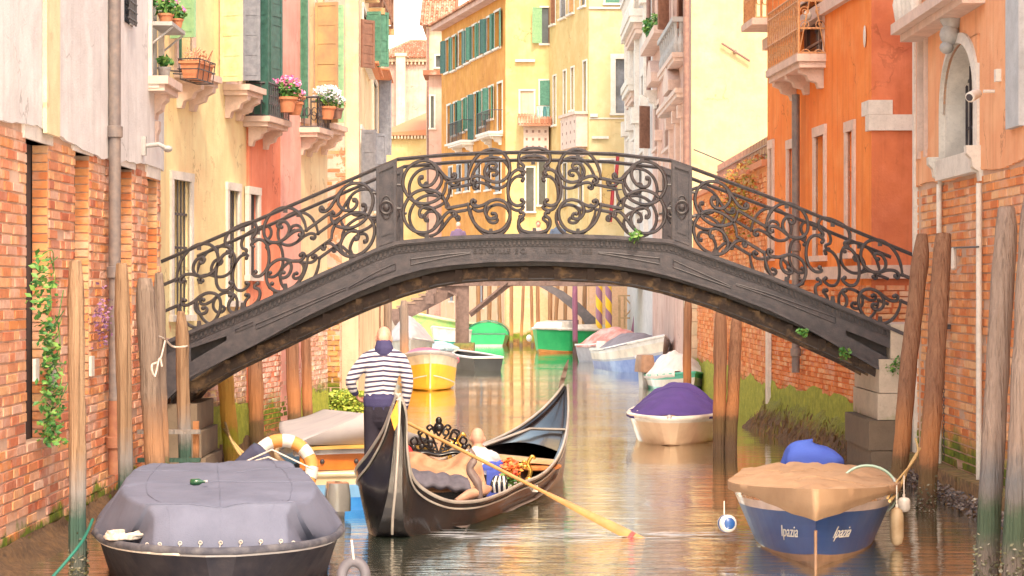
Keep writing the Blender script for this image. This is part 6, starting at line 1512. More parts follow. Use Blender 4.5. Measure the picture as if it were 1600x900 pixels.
rope('mooring_rope', 'green rope from the nearest left pile down to the water', [Vector((-3.72, 20.45, .55)), Vector((-3.78, 20.3, .38)), Vector((-3.9, 20.1, .2)), Vector((-4.05, 20.0, .02)), Vector((-4.1, 19.9, -.1))], .014, ROPEG)
rope('mooring_rope', 'white rope knotted round the pile at the bridge\'s left end', [pt(246, 524, 27.5)+Vector((0, -.1, 0)), pt(262, 530, 28.5)+Vector((0, -.2, 0)), pt(273, 541, 29)+Vector((0, -.15, 0)), pt(291, 541, 29)+Vector((0, -.12, 0)), pt(293, 540, 29.3)], .012, ROPEW)
rope('mooring_rope', 'frayed white rope end dangling against the thick knotty pile', [pt(262, 530, 28.5)+Vector((0, -.2, 0)), pt(250, 562, 26.7), pt(237, 571, 26.4), pt(242, 588, 26.4), pt(249, 560, 26.5), pt(253, 573, 26.5)], .012, ROPEW)
rope('mooring_rope', 'blue rope end lying on the far left corner of the tarpaulin', [pt(210, 757, 23), pt(222, 748, 23), pt(230, 757, 22.9), pt(218, 742, 23.1), pt(236, 752, 22.9)], .012, plain('rope_blue', (.05, .2, .6), .7))
rope('mooring_rope', 'straw rope from the yellow pile to the boats, left one', [pt(350, 655, 34.5), pt(362, 690, 32), pt(385, 722, 30)], .02, ROPEY)
rope('mooring_rope', 'straw rope from the yellow pile to the boats, right one', [pt(346, 665, 34.5), pt(372, 700, 32), pt(392, 716, 30)], .02, ROPEY)
rope('mooring_hose', 'dark green hose looping down between the piles on the left', [pt(392, 600, 37), pt(388, 660, 36.6), pt(396, 690, 36), pt(404, 702, 35.5)], .02, ROPEG, cat='hose')

# dark blue covered stern beyond the tarpaulin boat
DB = cloth('canvas_navy', (.055, .06, .11), (.08, .085, .15))
t, hp, sheer, half, L = boat('moored_boat', 'boat under a dark blue cover tied with white cords, beside the tarpaulin boat', (-1.74, 20.7), (-2.92, 26.0), .95, .36, .0, [(1, NAVY)], cover=dict(mat=DB, h=.46, p=1.3, wr=.05, taper='stern', pl=1.0, skirt=.1), seed=17, plan=2.0)
b = MB(); b.tube([Vector((-.55, -1.7, .62)), Vector((-.1, -1.75, .84)), Vector((.3, -1.8, .66))], .012, 5); b.tube([Vector((-.4, -1.1, .62)), Vector((.0, -1.2, .80)), Vector((.35, -1.6, .66))], .012, 5); b.build('cord', ROPEW, t, world=False)
lb = thing('lifebuoy', 'orange and white striped life ring standing behind the dark blue cover', 'life ring', (-2.62, 26.35, .54), .2, tilt=(-.35, 0)); 
for k in range(16):
    a0_, a1_ = k*math.pi/8, (k+1)*math.pi/8; b = MB(); b.tube([Vector((.33*math.cos(a), 0, .33*math.sin(a))) for a in [a0_+(a1_-a0_)*j/4 for j in range(5)]], .078, 12, cap=False)
    b.build('band', plain('buoy_orange', (.72, .30, .08), .7) if k == 0 else (bpy.data.materials['buoy_orange'] if k % 2 == 0 else RIMW), lb, world=False, smooth=60)
# cabin boat with orange wood and a tent
BLU2 = gloss('hull_bright_blue', (.03, .20, .62), (.05, .28, .7), .3); ORW = plain('wood_orange', (.66, .20, .03), .3, (.55, .15, .02), 4, .1, 30, coat=.6); CRM = gloss('trim_cream', (.72, .60, .40), (.62, .48, .3), .4)
t, hp, sheer, half, L = boat('cabin_boat', 'blue boat with a varnished orange cabin front and a grey tent cover', (-2.75, 32.6), (-1.72, 27.0), 1.62, .42, .1, [(.55, BLU2), (.8, gloss('hull_sky', (.2, .42, .7), None, .3)), (1, CRM)], rim=CRM, seed=18, flare=.85, tw=.95)
b = MB(); b.box(-.76, .76, -L/2+.05, -L/2+.14, .47, .66); b.build('cabin_front', ORW, t, world=False)
for x in (-.5, -.1, .1, .45, .62):
    b = MB(); b.ell((x, -L/2+.04, .57+.02*(x > 0)), .03, .025, .03, 8); b.build('knob', IRON, t, world=False, smooth=60)
for z0_, z1_, y_, m_ in ((.40, .465, .0, CRM), (.665, .72, -.02, RIMG), (.725, .765, -.06, gloss('trim_ochre', (.62, .36, .08), None, .4))):
    b = MB(); 
    for k in range(12):
        x0, x1 = -.82+1.64*k/12, -.82+1.64*(k+1)/12; c0, c1 = .05*(x0/.82)**2, .05*(x1/.82)**2
        b.hexa([(x0, -L/2+y_+c0, z0_-c0*.6), (x1, -L/2+y_+c1, z0_-c1*.6), (x1, -L/2+.3, z0_-c1*.6), (x0, -L/2+.3, z0_-c0*.6), (x0, -L/2+y_+c0, z1_-c0*.6), (x1, -L/2+y_+c1, z1_-c1*.6), (x1, -L/2+.3, z1_-c1*.6), (x0, -L/2+.3, z1_-c0*.6)])
    b.build('moulding', m_, t, world=False)
b = MB()
def tent(i, j):
    q = -1+2*j; y = -L/2-.02+L*.85*i; k = 1-abs(q); 
    return Vector((q*.86*(1-.3*i**2), y+.25*(1-k)*0, .765+.36*(k**.9)*(1-.55*i)-.03*math.sin(k*math.pi)+.012*noise.noise(Vector((q*4, y*3, 1)))))
b.grid(tent, 16, 24)
b.add([Vector((-.86, -L/2-.02, .765)), Vector((0, -L/2+.03, .77)), Vector((.86, -L/2-.02, .765)), Vector((0, -L/2-.02, 1.125))], [(0, 1, 3), (1, 2, 3)])
b.build('tent_cover', GRC, t, world=False, smooth=70, sol=.01)
outboard('outboard_motor', 'silver-grey outboard motor on the blue cabin boat, above the ring fender', -1.98, 26.1, .26, .95, gloss('cowl_grey', (.22, .21, .20), None, .2), RIMG, .2)

# ============================================================ gondola
BLK = plain('gondola_black', (.010, .009, .011), .22, (.02, .018, .02), 2, .04, 6, coat=.15, spec=.35); TRIM = gloss('gondola_trim', (.42, .38, .34), (.3, .27, .25), .3); BRASS = plain('brass', (.80, .50, .12), .25, (.7, .4, .08), 10, .1, 30, metal=.85)
INW = plain('gondola_floor', (.20, .16, .15), .35, (.28, .22, .2), 4, .1); 
ST_ = [  # y, centre x, half width, z left, z right, keel z
 (23.30, -1.15, .012, 1.52, 1.52, 1.42), (23.42, -1.155, .07, 1.36, 1.34, 1.05), (23.65, -1.20, .12, 1.14, .94, .50), (24.0, -1.25, .24, .88, .58, .06), (24.5, -1.19, .47, .66, .34, -.10), (25.2, -1.02, .62, .53, .26, -.18),
 (26.2, -.82, .69, .46, .25, -.2), (27.2, -.61, .71, .44, .28, -.2), (28.2, -.36, .71, .43, .30, -.2), (29.2, -.10, .63, .47, .37, -.2), (30.2, .16, .49, .56, .48, -.18), (31.1, .40, .33, .70, .64, -.12), (31.8, .575, .20, .88, .84, -.02), (32.35, .69, .10, 1.06, 1.04, .45), (32.7, .76, .03, 1.22, 1.21, 1.02)]
def gst(s):     # smooth station lookup
    n = len(ST_)-1; i = min(int(s*n), n-1); f = s*n-i; o = []
    p0, p1, p2, p3 = ST_[max(i-1, 0)], ST_[i], ST_[i+1], ST_[min(i+2, n)]
    for k in range(6): o.append(.5*((2*p1[k])+(p2[k]-p0[k])*f+(2*p0[k]-5*p1[k]+4*p2[k]-p3[k])*f*f+(3*p1[k]-p0[k]-3*p2[k]+p3[k])*f**3))
    return o
def gp_(s, sd, a):    # a: 0 keel line .. 1 gunwale
    y, x, w_, zl, zr, zk = gst(s); zg = zr if sd > 0 else zl
    prof = {0: 0, 1: 1}
    f = .62+.38*a**.75 if a > .04 else .62*(a/.04)
    return Vector((x+sd*w_*f, y, zk+(zg-zk)*max(0, (a-.04)/.96)))
g = thing('gondola', 'black gondola with brass ornaments heading up the canal', 'gondola', (-.6, 28, 0), 0)
b = MB(); NS = 84; AA = [0, .04, .15, .3, .45, .6, .75, .88, 1]
for sd in (-1, 1):
    for i in range(NS):
        for j in range(len(AA)-1):
            q = [gp_(i/NS, sd, AA[j]), gp_((i+1)/NS, sd, AA[j]), gp_((i+1)/NS, sd, AA[j+1]), gp_(i/NS, sd, AA[j+1])]; b.add(q if sd > 0 else q[::-1], [(0, 1, 2, 3)])
b.build('hull', BLK, g, smooth=40)
for sd in (-1, 1):
    b = MB(); b.tube([gp_(i/NS, sd, 1)+Vector((0, 0, .008)) for i in range(NS+1)], .019, 8); b.build('gunwale', TRIM, g, smooth=60)
    b = MB(); b.tube([gp_(i/NS, sd, .86 if i > 12 else .86)+Vector((sd*.012, -.004, 0)) for i in range(3, NS-4)], .011, 6); b.build('rub_rail', TRIM, g, smooth=60)
# raised covering boards inside the gunwale, floor, decks
def inner(s, sd, d, dz): y, x, w_, zl, zr, zk = gst(s); p = gp_(s, sd, 1); return Vector((x+sd*max(0, w_-d), y, p.z-dz))
b = MB()
for sd in (-1, 1):
    for i in range(NS):
        s0, s1 = i/NS, (i+1)/NS
        b.add([gp_(s0, sd, 1), gp_(s1, sd, 1), inner(s1, sd, .05, .012), inner(s0, sd, .05, .012)], [(0, 1, 2, 3) if sd < 0 else (3, 2, 1, 0)])
        b.add([inner(s0, sd, .05, .012), inner(s1, sd, .05, .012), inner(s1, sd, .10, .30), inner(s0, sd, .10, .30)], [(0, 1, 2, 3) if sd < 0 else (3, 2, 1, 0)])
b.build('inner_side', BLK, g, smooth=40)
def deckstrip(s0, s1, dz, mat, name, crown=0, n=18):
    b = MB()
    def fn(i, j):
        s = s0+(s1-s0)*i; A, B = inner(s, -1, .03, dz), inner(s, 1, .03, dz); p = A.lerp(B, j); p.z += crown*(1-(2*j-1)**2)*(B-A).length; return p
    b.grid(fn, n, 8); return b.build(name, mat, g, smooth=40)
deckstrip(.02, .33, .05, BLK, 'stern_deck', .04); deckstrip(.72, .985, .05, BLK, 'bow_deck', .10); deckstrip(.33, .72, .27, INW, 'floor')
b = MB(); b.tube([gp_(.0, 1, 1)+Vector((-.01, 0, .0)), gp_(0.03, 1, 0)-Vector((0, 0.012, 0))]+[Vector((gst(s)[1], gst(s)[0]-.012, gst(s)[5])) for s in (.06, .1, .14, .18, .22)], .016, 8); b.build('stern_post', TRIM, g, smooth=60)
# stern iron leaf and orange pennant piece
b = MB(); p = gp_(0, 1, 1); b.hexa([p+Vector((-.02, -.01, -.42)), p+Vector((.0, -.01, -.42)), p+Vector((.0, .01, -.42)), p+Vector((-.02, .01, -.42)), p+Vector((-.0, -.01, -.02)), p+Vector((.02, -.01, -.02)), p+Vector((.02, .01, -.02)), p+Vector((.0, .01, -.02))]); b.build('stern_iron', TRIM, g)
fl = thing('pennant', 'small orange pennant tied to the gondola\'s stern tip', 'pennant', p); b = MB(); b.add([p+Vector((-.02, -.015, -.05)), p+Vector((-.09, -.03, -.22)), p+Vector((-.05, -.02, -.36)), p+Vector((-.01, -.015, -.28))], [(0, 1, 2, 3)]); b.build('cloth', plain('pennant_orange', (.85, .34, .03), .6), fl, sol=.008)
b = MB(); b.tube([p+Vector((0, -.02, -.04)), p+Vector((-.03, -.03, -.05))], .006, 4); b.build('tie', ROPEW, fl)
# bow iron: tall blade
b = MB(); P = []
bp = gp_(.985, 1, 1); top = pt(888, 562, 32.9); mid_ = [(876, 640, .07), (878, 620, .085), (876, 604, .06), (880, 590, .075), (884, 575, .06), (888, 562, .012)]
for i in range(len(mid_)-1):
    (xa, ya, wa), (xb, yb, wb) = mid_[i], mid_[i+1]; A, B = pt(xa, ya, 32.7), pt(xb, yb, 32.75); e = Vector((.8, .5, 0)).normalized(); k = Vector((-.5, .8, 0)).normalized()*.008
    b.hexa([A-e*wa/2-k, A+e*wa/2-k, A+e*wa/2+k, A-e*wa/2+k, B-e*wb/2-k, B+e*wb/2-k, B+e*wb/2+k, B-e*wb/2+k])
b.build('bow_iron', plain('steel', (.42, .34, .30), .3, (.3, .24, .2), 8, .1, metal=.5), g)
b = MB(); c = pt(876, 617, 32.7)
for k in range(3): b.ell(c+Vector((-.03+.03*k, -.02, .02*k)), .025, .025, .025, 8)
b.build('bow_ornament', TRIM, g, smooth=60)
# thwarts, brass, cushions
b = MB(); A, B = inner(.66, -1, .02, .0), inner(.66, 1, .02, .02); b.hexa([A+Vector((0, -.1, -.03)), B+Vector((0, -.1, -.03)), B+Vector((0, .1, -.03)), A+Vector((0, .1, -.03)), A+Vector((0, -.1, .03)), B+Vector((0, -.1, .03)), B+Vector((0, .1, .03)), A+Vector((0, .1, .03))]); b.build('thwart', plain('thwart_wood', (.62, .42, .24), .4, (.5, .3, .15), 5, .1, coat=.3), g)
b = MB(); A, B = inner(.72, -1, .02, -.0), inner(.80, 1, .02, .0); 
b.tube([inner(.70, -1, .03, 0), Vector(inner(.76, -1, .0, 0)).lerp(inner(.76, 1, 0, 0), .4)+Vector((0, 0, .10)), inner(.80, 1, .03, 0)], .022, 6); b.build('bow_hoop', TRIM, g, smooth=60)
def horse(c, nm):    # seahorse-like brass ornament
    b = MB(); c = Vector(c)
    b.tube(catmull([c+Vector(q) for q in ((0, 0, -.14), (.02, 0, -.05), (-.015, 0, .03), (.015, 0, .10), (.05, 0, .13), (.075, 0, .09))], 4), [.03]*8+[.024]*8+[.018]*4+[.012], 8)
    b.tube(catmull([c+Vector(q) for q in ((-.01, 0, .02), (-.06, 0, .07), (-.09, 0, .03), (-.07, 0, .0))], 4), .014, 6); b.ell(c+Vector((0, 0, -.15)), .05, .05, .025, 10); b.ell(c+Vector((-.05, 0, .0)), .03, .03, .03, 8)
    return b.build(nm, BRASS, g, smooth=60)
horse(inner(.655, -1, -.0, -.13), 'brass_ornament'); horse(inner(.62, -1, .05, -.08), 'brass_ornament'); horse(inner(.60, 1, .22, -.06), 'brass_ornament'); horse(inner(.565, 1, .26, -.02), 'brass_ornament')
b = MB(); b.ell(inner(.68, 1, .25, .12), .30, .55, .05, 14); b.build('bow_cushion', plain('carpet_orange', (.55, .20, .05), .9, (.3, .09, .03), 14, .3), g, smooth=70)
b = MB(); A = inner(.58, 1, .28, .14); b.box(A.x-.30, A.x+.22, A.y-.25, A.y+.35, A.z-.05, A.z+.03); b.build('white_panel', RIMW, g)
# carved chair back, seat, throw
ch_ = thing('carved_seat', 'black carved seat back in the gondola', 'seat', (-.95, 26.9, .2)); b = MB(); c = Vector((-.86, 27.05, .84)); ex, ez_ = Vector((1, .15, 0)).normalized(), Vector((0, 0, 1))
def cst(pts, r_=.014): b.tube(catmull([c+ex*x+ez_*z for x, z in pts], 5), r_, 6)
for s in (-1, 1):
    cst([(s*.0, -.20), (s*.06, -.02), (s*.12, .06), (s*.08, .11), (s*.05, .05), (s*.10, .02)]); cst([(s*.0, .02), (s*.05, .12), (s*.02, .17), (0, .13)]); cst([(s*.02, -.16), (s*.15, -.1), (s*.22, .02), (s*.17, .07), (s*.14, .0), (s*.2, -.03)])
    cst([(s*.1, -.2), (s*.25, -.14), (s*.33, -.04), (s*.28, .01), (s*.25, -.05), (s*.30, -.08)]); cst([(s*.16, -.22), (s*.3, -.2), (s*.38, -.12), (s*.35, -.08), (s*.32, -.12)]); cst([(s*.02, -.1), (s*.09, -.12), (s*.13, -.05), (s*.07, -.03), (s*.04, -.08)])
    cst([(s*.12, -.02), (s*.17, .09), (s*.24, .07), (s*.22, .02)]); cst([(s*.05, .1), (s*.1, .15), (s*.14, .12), (s*.11, .09)])
cst([(-.4, -.24), (-.2, -.17), (0, -.2), (.2, -.17), (.4, -.24)], .03); b.ell(c+ez_*.2, .04, .03, .05); b.ell(c+ez_*.12, .06, .03, .05)
for x in (-.3, -.2, -.1, .1, .2, .3): b.ell(c+ex*x+ez_*(-.12+.1*(.4-abs(x))), .035, .02, .035)
b.build('carved_back', BLK, ch_, smooth=60)
b = MB(); b.box(-1.4, -.30, 26.9, 27.55, .12, .42); b.build('seat_base', BLK, ch_)
b = MB(); b.lathe(Vector((-1.33, 26.95, .62)), [(.17, -.04), (.19, 0), (.17, .04), (.001, .05)], 20, axis=Vector((.2, -1, .1))); b.build('red_cushion', plain('velvet_red', (.60, .03, .04), .7), ch_, smooth=60)
RUG = plain('throw_tan', (.44, .26, .15), .75, (.34, .18, .10), 3, .8, 45, lo=.45, hi=.6)
b = MB()
def throw(i, j):
    x = -1.33+.98*i; k = noise.noise(Vector((x*5, j*5, 1))); top_ = .63+.05*math.sin(i*9)-.08*(i > .85)
    if j < .25: p = Vector((x, 27.02-.2*j/.25, top_-.02*(j)))
    else: s = (j-.25)/.75; p = Vector((x+.08*s*s, 26.82-.42*s**1.1, top_-(top_-.26)*s+.05*math.sin(s*3)))
    return p+Vector((0, -.05*k-.03*math.sin(x*22+j*4), .035*k))
b.grid(throw, 40, 30); 
tag(b.build('blanket', RUG, smooth=70, sol=.014), 'tan blanket thrown over the seat in the gondola', 'blanket')
b = MB()
b.grid(lambda i, j: Vector((-1.38+.82*i+.1*j, 26.42-.38*j+.16*i, .50-.12*i-.10*j**2+.05*math.sin(j*3.1)+.012*math.sin(i*30)+.02*noise.noise(Vector((i*7, j*5, 0))))), 44, 14)
tag(b.build('cushion', plain('quilt_dark_grey', (.07, .065, .085), .8, (.12, .11, .14), 6, .4, 60), smooth=70, sol=.05), 'dark grey quilted cushion below the tan blanket', 'cushion')
# forcola and oar
b = MB(); c = pt(634, 690, 25.5); FW_ = plain('rowlock_wood', (.16, .115, .11), .35, (.22, .16, .15), 5, .1, coat=.3); b.tube(catmull([Vector((-.36, 25.7, .26)), Vector((-.38, 25.68, .42)), Vector((-.47, 25.66, .58)), Vector((-.42, 25.64, .70)), Vector((-.47, 25.6, .80))], 5), [.04]*5+[.052]*5+[.045]*5+[.03]*6, 8); b.build('rowlock', FW_, g, smooth=60); b = MB(); b.tube([Vector((-.62, 25.5, .24)), Vector((-.48, 25.62, .30)), Vector((-.30, 25.8, .34)), Vector((-.25, 26.1, .33))], [.03, .06, .06, .03], 8); b.build('rowlock_base', plain('rowlock_base_wood', (.42, .22, .15), .4, (.5, .3, .2), 6, .1), g, smooth=60)
oar = thing('oar', 'long pale wooden oar reaching from the gondolier\'s hands to the water', 'oar', (0, 24.7, .6)); OARW = plain('oar_wood', (.46, .25, .08), .45, (.36, .18, .06), 6, .1, coat=.3)
o0, o1 = Vector((-1.70, 25.8, 1.36)), Vector((1.27, 24.0, -.0)); o2 = o0.lerp(o1, 1.12); NN = 40
path = [o0.lerp(o2, i/NN) for i in range(NN+1)]; b = MB(); b.tube(path[:26], [.02]*26, 10); b.build('shaft', OARW, oar, smooth=60)
b = MB(); b.tube(path[25:], [.024+.030*min(1, i/8) for i in range(16)], 10, flat=((.3, -1, .2), .013)); b.build('blade', OARW, oar, smooth=60)
q_ = o0.lerp(o1, .985); b = MB(); b.tube([q_, q_+(o1-o0).normalized()*.05], .055, 8, flat=((.3, -1, .2), .02)); b.build('red_tip', plain('tip_red', (.6, .06, .05), .5), oar)

# ============================================================ people
SKIN = plain('skin', (.62, .30, .21), .55, (.68, .36, .27), 9, .1, 60)
def rbody(name, shapes, mat, parent, vox=.012, sm=6, world=True, kids=None):
    b = MB()
    for s in shapes:
        if s[0] == 'e': b.ell(s[1], s[2], s[3], s[4], 16, rot=s[5] if len(s) > 5 else None)
        else:
            P = catmull(s[1], 4) if len(s[1]) > 2 else [Vector(p) for p in s[1]]; n = len(s[2]); R_ = []
            for i in range(len(P)):
                f = i/(len(P)-1)*(n-1); k = min(int(f), n-2); R_.append(s[2][k]+(s[2][k+1]-s[2][k])*(f-k))
            if len(s) > 3: 
                # elliptic section: squash along y by factor
                base = len(b.v); b.tube(P, R_, 16)
                ii = 0
                for k in range(base, len(b.v)):
                    c = P[(k-base)//16]; b.v[k].y = c.y+(b.v[k].y-c.y)*s[3]
            else: b.tube(P, R_, 12)
            b.ell(P[0], R_[0], R_[0]*(s[3] if len(s) > 3 else 1), R_[0]*.8, 10); b.ell(P[-1], R_[-1], R_[-1]*(s[3] if len(s) > 3 else 1), R_[-1]*.8, 10)
    o = b.build(name, mat, parent, world=world)
    m = o.modifiers.new('join', 'REMESH'); m.mode = 'VOXEL'; m.voxel_size = vox; m.use_smooth_shade = True
    m = o.modifiers.new('soft', 'SMOOTH'); m.factor = .5; m.iterations = sm
    return o
def hand(c, fdir, palm, s=1.0, curl=.8, side=1):
    """palm block plus five bent fingers; fdir = finger direction, palm = palm normal"""
    f = Vector(fdir).normalized(); p = Vector(palm).normalized(); p = (p-f*p.dot(f)).normalized(); w_ = f.cross(p)*side; S = []
    c = Vector(c)
    for k in range(4): S.append(('t', [c-f*.02+w_*(-.028+.019*k), c+f*.045*s+w_*(-.030+.020*k)], [.014*s, .012*s]))
    for k, L_ in enumerate((.068, .078, .072, .056)):
        b0 = c+f*.045*s+w_*(-.030+.020*k); b1 = b0+(f*math.cos(curl*.6)+p*math.sin(curl*.6))*L_*.45; b2 = b1+(f*math.cos(curl*1.6)+p*math.sin(curl*1.6))*L_*.35; b3 = b2+(f*math.cos(curl*2.6)+p*math.sin(curl*2.6))*L_*.3
        S.append(('t', [b0, b1, b2, b3], [.0095*s, .009*s, .0075*s]))
    t0 = c-w_*.03+f*.0; S.append(('t', [t0, t0-w_*.025+f*.02+p*.015, t0-w_*.028+f*.045+p*.035], [.012, .010, .009]))
    return S
# gondolier, seen from behind
gx, gy, gz = -1.38, 25.3, .46
G = lambda x, y, z: Vector((gx+x, gy+y, gz+z))
pe = thing('person', 'bald gondolier in a navy and white striped jumper, rowing with his back to us', 'person', (gx, gy, gz))
body_ = [('e', G(-.035, .13, 1.605), .088, .104, .112), ('e', G(-.035, .165, 1.55), .068, .075, .07), ('e', G(-.127, .13, 1.575), .013, .026, .034), ('e', G(.057, .13, 1.575), .013, .026, .034),
 ('e', G(-.035, .245, 1.58), .014, .022, .02), ('e', G(-.035, .06, 1.585), .068, .045, .075), ('t', [G(-.03, .06, 1.43), G(-.035, .10, 1.55)], [.066, .06]),
 ('t', [G(-.06, .03, .88), G(-.045, .05, 1.15), G(-.03, .05, 1.38)], [.14, .15, .17], .6),
 ('t', [G(-.22, .04, 1.38), G(-.40, .02, 1.14), G(-.36, .16, .97)], [.05, .042, .032]), ('t', [G(.17, .04, 1.37), G(.24, .02, 1.08), G(.195, .10, .80)], [.05, .042, .032]),
 ('t', [G(-.14, .02, .86), G(-.17, .03, .45), G(-.18, .0, .07)], [.085, .06, .042]), ('t', [G(.02, .02, .86), G(.03, .06, .45), G(.04, .03, .07)], [.085, .06, .042]), ('e', G(-.18, .06, .03), .045, .11, .035), ('e', G(.04, .1, .03), .045, .11, .035)]
body_ += hand(G(-.345, .20, .925), (.35, .6, -.45), (.6, -.1, .6), 1.1, 1.0, -1)+hand(G(.18, .135, .735), (-.15, .3, -.9), (-.6, .3, .2), 1.1, 1.0, 1)
rbody('body', body_, SKIN, pe, .0085, 3)
def stripes(name, c1, c2, per, ph=0):
    m, nt, b = newmat(name); co = coords(nt); s = nt.nodes.new('ShaderNodeSeparateXYZ'); nt.links.new(co, s.inputs[0])
    x2 = math_(nt, 'MULTIPLY', math_(nt, 'ABSOLUTE', math_(nt, 'ADD', s.outputs[0], .03)), .12)
    zz = math_(nt, 'ADD', math_(nt, 'ADD', s.outputs[2], x2), math_(nt, 'MULTIPLY', nz(nt, co, 3, 2), .03)); v = math_(nt, 'FRACT', math_(nt, 'ADD', math_(nt, 'DIVIDE', zz, per), ph))
    c = mixc(nt, ramp(nt, v, [(0, 1), (.40, 1), (.44, 0), (.96, 0), (1, 1)]), c2, c1)
    c = mixc(nt, ramp(nt, s.outputs[2], [(.0, 0), (1, 0)]), c, c1)
    nt.links.new(c, b.inputs['Base Color']); b.inputs['Roughness'].default_value = .9; b.inputs['Sheen Weight'].default_value = .2
    bump(nt, math_(nt, 'ADD', nz(nt, coords(nt, (1, 1, 1)), 9, 4), math_(nt, 'MULTIPLY', nz(nt, coords(nt, (240, 240, 60)), 2, 2), .12)), b, .6, .03); return m
JUM = stripes('jumper_stripes', (.045, .035, .085), (.66, .63, .66), .054)
NAV = cloth('navy_knit', (.045, .04, .11), (.06, .055, .14))
rbody('jumper', [('t', [G(-.085, .02, .90), G(-.085, .02, 1.0), G(-.06, .03, 1.15), G(-.035, .04, 1.30), G(-.03, .05, 1.40)], [.172, .178, .192, .208, .16], .62), ('t', [G(-.20, .04, 1.39), G(.14, .04, 1.385)], [.075, .075]), ('e', G(-.03, .06, 1.38), .19, .115, .10),
 ('t', [G(-.21, .04, 1.37), G(-.32, .03, 1.26), G(-.415, .02, 1.12), G(-.39, .08, 1.02)], [.088, .078, .068, .052]), ('t', [G(.155, .04, 1.36), G(.225, .03, 1.22), G(.245, .02, 1.06), G(.21, .08, .86)], [.088, .078, .068, .05])], JUM, pe, .011, 5)
rbody('collar', [('t', [G(-.03, .055, 1.44), G(-.033, .085, 1.515)], [.125, .100])], NAV, pe, .009, 3)
rbody('waistband', [('t', [G(-.085, .02, .845), G(-.085, .02, .93)], [.186, .190], .64)], NAV, pe, .011, 2)
rbody('cuffs', [('t', [G(-.392, .085, 1.02), G(-.372, .135, .98)], [.05, .044]), ('t', [G(.213, .08, .86), G(.198, .10, .80)], [.048, .044])], NAV, pe, .009, 2)
TR = cloth('trousers_dark', (.022, .018, .030), (.035, .03, .045))
rbody('trousers', [('t', [G(-.085, .02, .72), G(-.085, .02, .90)], [.175, .178], .64), ('t', [G(-.165, .02, .80), G(-.175, .03, .45), G(-.18, .0, .06)], [.105, .09, .075]), ('t', [G(.0, .02, .80), G(.02, .06, .45), G(.03, .03, .06)], [.105, .09, .075])], TR, pe, .011, 4)
rbody('shoes', [('e', G(-.18, .07, .035), .05, .125, .042), ('e', G(.03, .11, .035), .05, .125, .042)], BLK, pe, .01, 2)

pe.scale = (.94, .95, 1)
# passenger, bald, from behind
qx, qy, qz = -.42, 28.0, .12
Q = lambda x, y, z: Vector((qx+x, qy+y, qz+z))
pe = thing('person', 'bald passenger in a white shirt and bright blue jacket sitting in the gondola', 'person', (qx, qy, qz))
rbody('body', [('e', Q(0, .05, .66), .084, .10, .118), ('e', Q(-.088, .04, .64), .013, .022, .03), ('e', Q(.088, .04, .64), .013, .022, .03), ('e', Q(0, .15, .63), .014, .02, .02), ('t', [Q(.01, 0, .47), Q(.005, .02, .58)], [.058, .055]),
 ('t', [Q(.04, -.02, .05), Q(.02, -.01, .3), Q(.01, 0, .45)], [.15, .15, .15], .6), ('t', [Q(-.17, .0, .44), Q(-.30, -.12, .22), Q(-.26, -.42, .06)], [.05, .042, .032]), ('t', [Q(.2, .02, .43), Q(.27, .15, .2), Q(.2, .34, .14)], [.05, .04, .03]),
 ('t', [Q(-.06, .0, .05), Q(-.1, .42, .12), Q(-.1, .55, -.15)], [.085, .065, .045]), ('t', [Q(.12, .0, .05), Q(.14, .42, .12), Q(.14, .55, -.15)], [.085, .065, .045])]+hand(Q(-.25, -.47, .03), (-.1, -1, -.3), (0, 0, -1), 1.0, .4, 1)+hand(Q(.19, .38, .13), (-.2, 1, 0), (0, 0, -1), 1.0, .6, -1), SKIN, pe, .009, 3)
SHW = cloth('shirt_white', (.62, .58, .60), (.5, .46, .5)); JB = cloth('jacket_blue', (.05, .08, .38), (.08, .12, .48))
rbody('shirt', [('t', [Q(.03, -.01, .18), Q(.02, -.01, .34), Q(.01, 0, .44)], [.19, .20, .16], .62), ('t', [Q(-.16, 0, .44), Q(.18, 0, .44)], [.075, .075]), ('t', [Q(0, .0, .46), Q(0, .01, .53)], [.075, .066]),
 ('t', [Q(-.17, .0, .43), Q(-.25, -.06, .33)], [.078, .066]), ('t', [Q(.19, .01, .43), Q(.25, .08, .30)], [.078, .07])], SHW, pe, .011, 4)
rbody('jacket', [('t', [Q(.11, -.03, -.02), Q(.12, -.04, .12), Q(.11, -.04, .26)], [.22, .215, .18], .70), ('t', [Q(.24, .03, .34), Q(.28, .15, .2), Q(.22, .3, .14)], [.08, .068, .055])], JB, pe, .011, 4)
rbody('trousers', [('t', [Q(-.06, .0, .05), Q(-.1, .42, .12), Q(-.1, .55, -.1)], [.10, .08, .06]), ('t', [Q(.12, .0, .05), Q(.14, .42, .12), Q(.14, .55, -.1)], [.10, .08, .06])], TR, pe, .013, 4)
# bouquet and bag by the passenger's side
bq = thing('bouquet', 'red and orange flowers beside the passenger on the gondola', 'flowers', (-.02, 27.5, .3)); b = MB(); leaves(b, (0, 0, .14), .13, 220, .07, 4); b.build('petals', leafmat('petal_red', (.62, .05, .03), (.75, .16, .04), (.8, .3, .06)), bq, world=False)
b = MB(); leaves(b, (0, .0, .02), .12, 60, .08, 6); b.build('leaves', GREEN, bq, world=False)
bg_ = thing('bag', 'black and white striped bag on the gondola floor by the passenger', 'bag', (-.14, 27.1, .2)); b = MB()
for k in range(7): b.tube(catmull([Vector((-.09+.028*k, -.05, .0)), Vector((-.1+.03*k, -.07, .10)), Vector((-.06+.02*k, 0, .18)), Vector((-.08+.028*k, .07, .09))], 5), .015, 6, m=k % 2)
b.build('body', [BLK, RIMW], bg_, world=False, smooth=60)
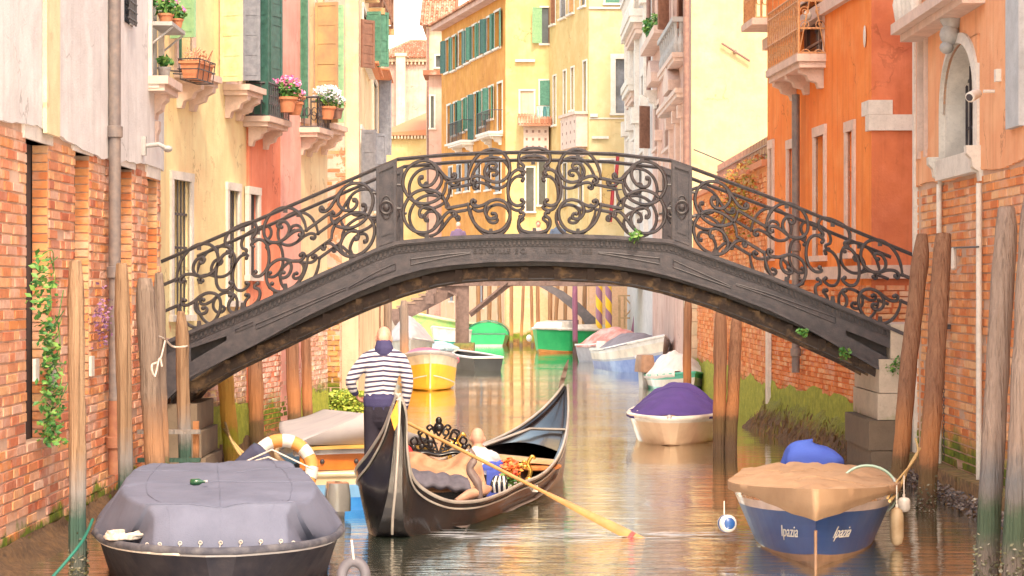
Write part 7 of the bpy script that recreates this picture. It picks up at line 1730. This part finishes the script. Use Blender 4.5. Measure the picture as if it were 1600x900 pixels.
# people crossing the timber bridge
def walker(px, py, Y, label, top, hair, turn=0, h=1.72, low=TR):
    p = pt(px, py, Y); z0 = 3.25; hh = p.z-z0; s = hh/h; W_ = lambda x, y, z: Vector((p.x+x*s, Y+y*s, z0+z*s)); t = thing('person', label, 'person', (p.x, Y, z0))
    rbody('body', [('e', W_(0, 0, h-.12), .085, .1, .12), ('t', [W_(0, 0, h-.32), W_(0, 0, h-.2)], [.055, .05]), ('t', [W_(0, 0, .85), W_(0, 0, 1.35)], [.13, .15], .6), ('t', [W_(-.2, 0, 1.38), W_(-.27, 0, 1.1), W_(-.2, -.14, .9)], [.045, .04, .03]), ('t', [W_(.2, 0, 1.38), W_(.27, 0, 1.1), W_(.2, -.14, .9)], [.045, .04, .03]), ('t', [W_(-.09, 0, .85), W_(-.1, .05, .05)], [.08, .05]), ('t', [W_(.09, 0, .85), W_(.1, -.1, .05)], [.08, .05]), ('e', W_(0, -.1, h-.13), .015, .02, .02)], SKIN, t, .02, 3)
    rbody('coat', [('t', [W_(0, 0, .8), W_(0, 0, 1.15), W_(0, 0, 1.38)], [.19, .2, .17], .65), ('t', [W_(-.19, 0, 1.36), W_(-.27, 0, 1.1), W_(-.22, -.1, .95)], [.075, .06, .05]), ('t', [W_(.19, 0, 1.36), W_(.27, 0, 1.1), W_(.22, -.1, .95)], [.075, .06, .05])], top, t, .022, 3)
    rbody('hair', [('e', W_(0, .02, h-.09), .095, .105, .11)], hair, t, .02, 2)
    rbody('trousers', [('t', [W_(-.09, 0, .88), W_(-.1, .05, .05)], [.1, .07]), ('t', [W_(.09, 0, .88), W_(.1, -.1, .05)], [.1, .07])], low, t, .022, 3)
HR = plain('hair_dark', (.06, .035, .025), .7)
walker(872, 343, 87.5, 'person in a dark blue jacket on the far timber bridge, rightmost', cloth('coat_slate', (.10, .13, .2)), HR)
walker(841, 345, 88.2, 'person with brown hair in a pale top on the far timber bridge', cloth('coat_rose', (.6, .4, .33)), plain('hair_brown', (.2, .1, .06), .7))
walker(716, 347, 87.5, 'person in a dark coat with grey hair crossing the far timber bridge, leftmost', cloth('coat_plum', (.16, .11, .2)), plain('hair_grey', (.55, .4, .35), .7))

# foam left by the oar
b = MB(); r = random.Random(12)
for k in range(170):
    s = r.random(); px = 690+520*s; py = 836+5*math.sin(s*5)+(24*(s-.55) if s > .55 else 0)+r.gauss(0, 3.5); Y = wy(py); x = (px-800)*Y/F; L = r.uniform(.05, .28); w_ = r.uniform(.006, .022)
    b.add([Vector((x-L, Y-.01, .012)), Vector((x, Y-w_, .012)), Vector((x+L, Y+.01, .012)), Vector((x, Y+w_, .012))], [(0, 1, 2, 3)])
tag(b.build('foam', plain('foam_white', (.6, .62, .68), .4)), kind='stuff')
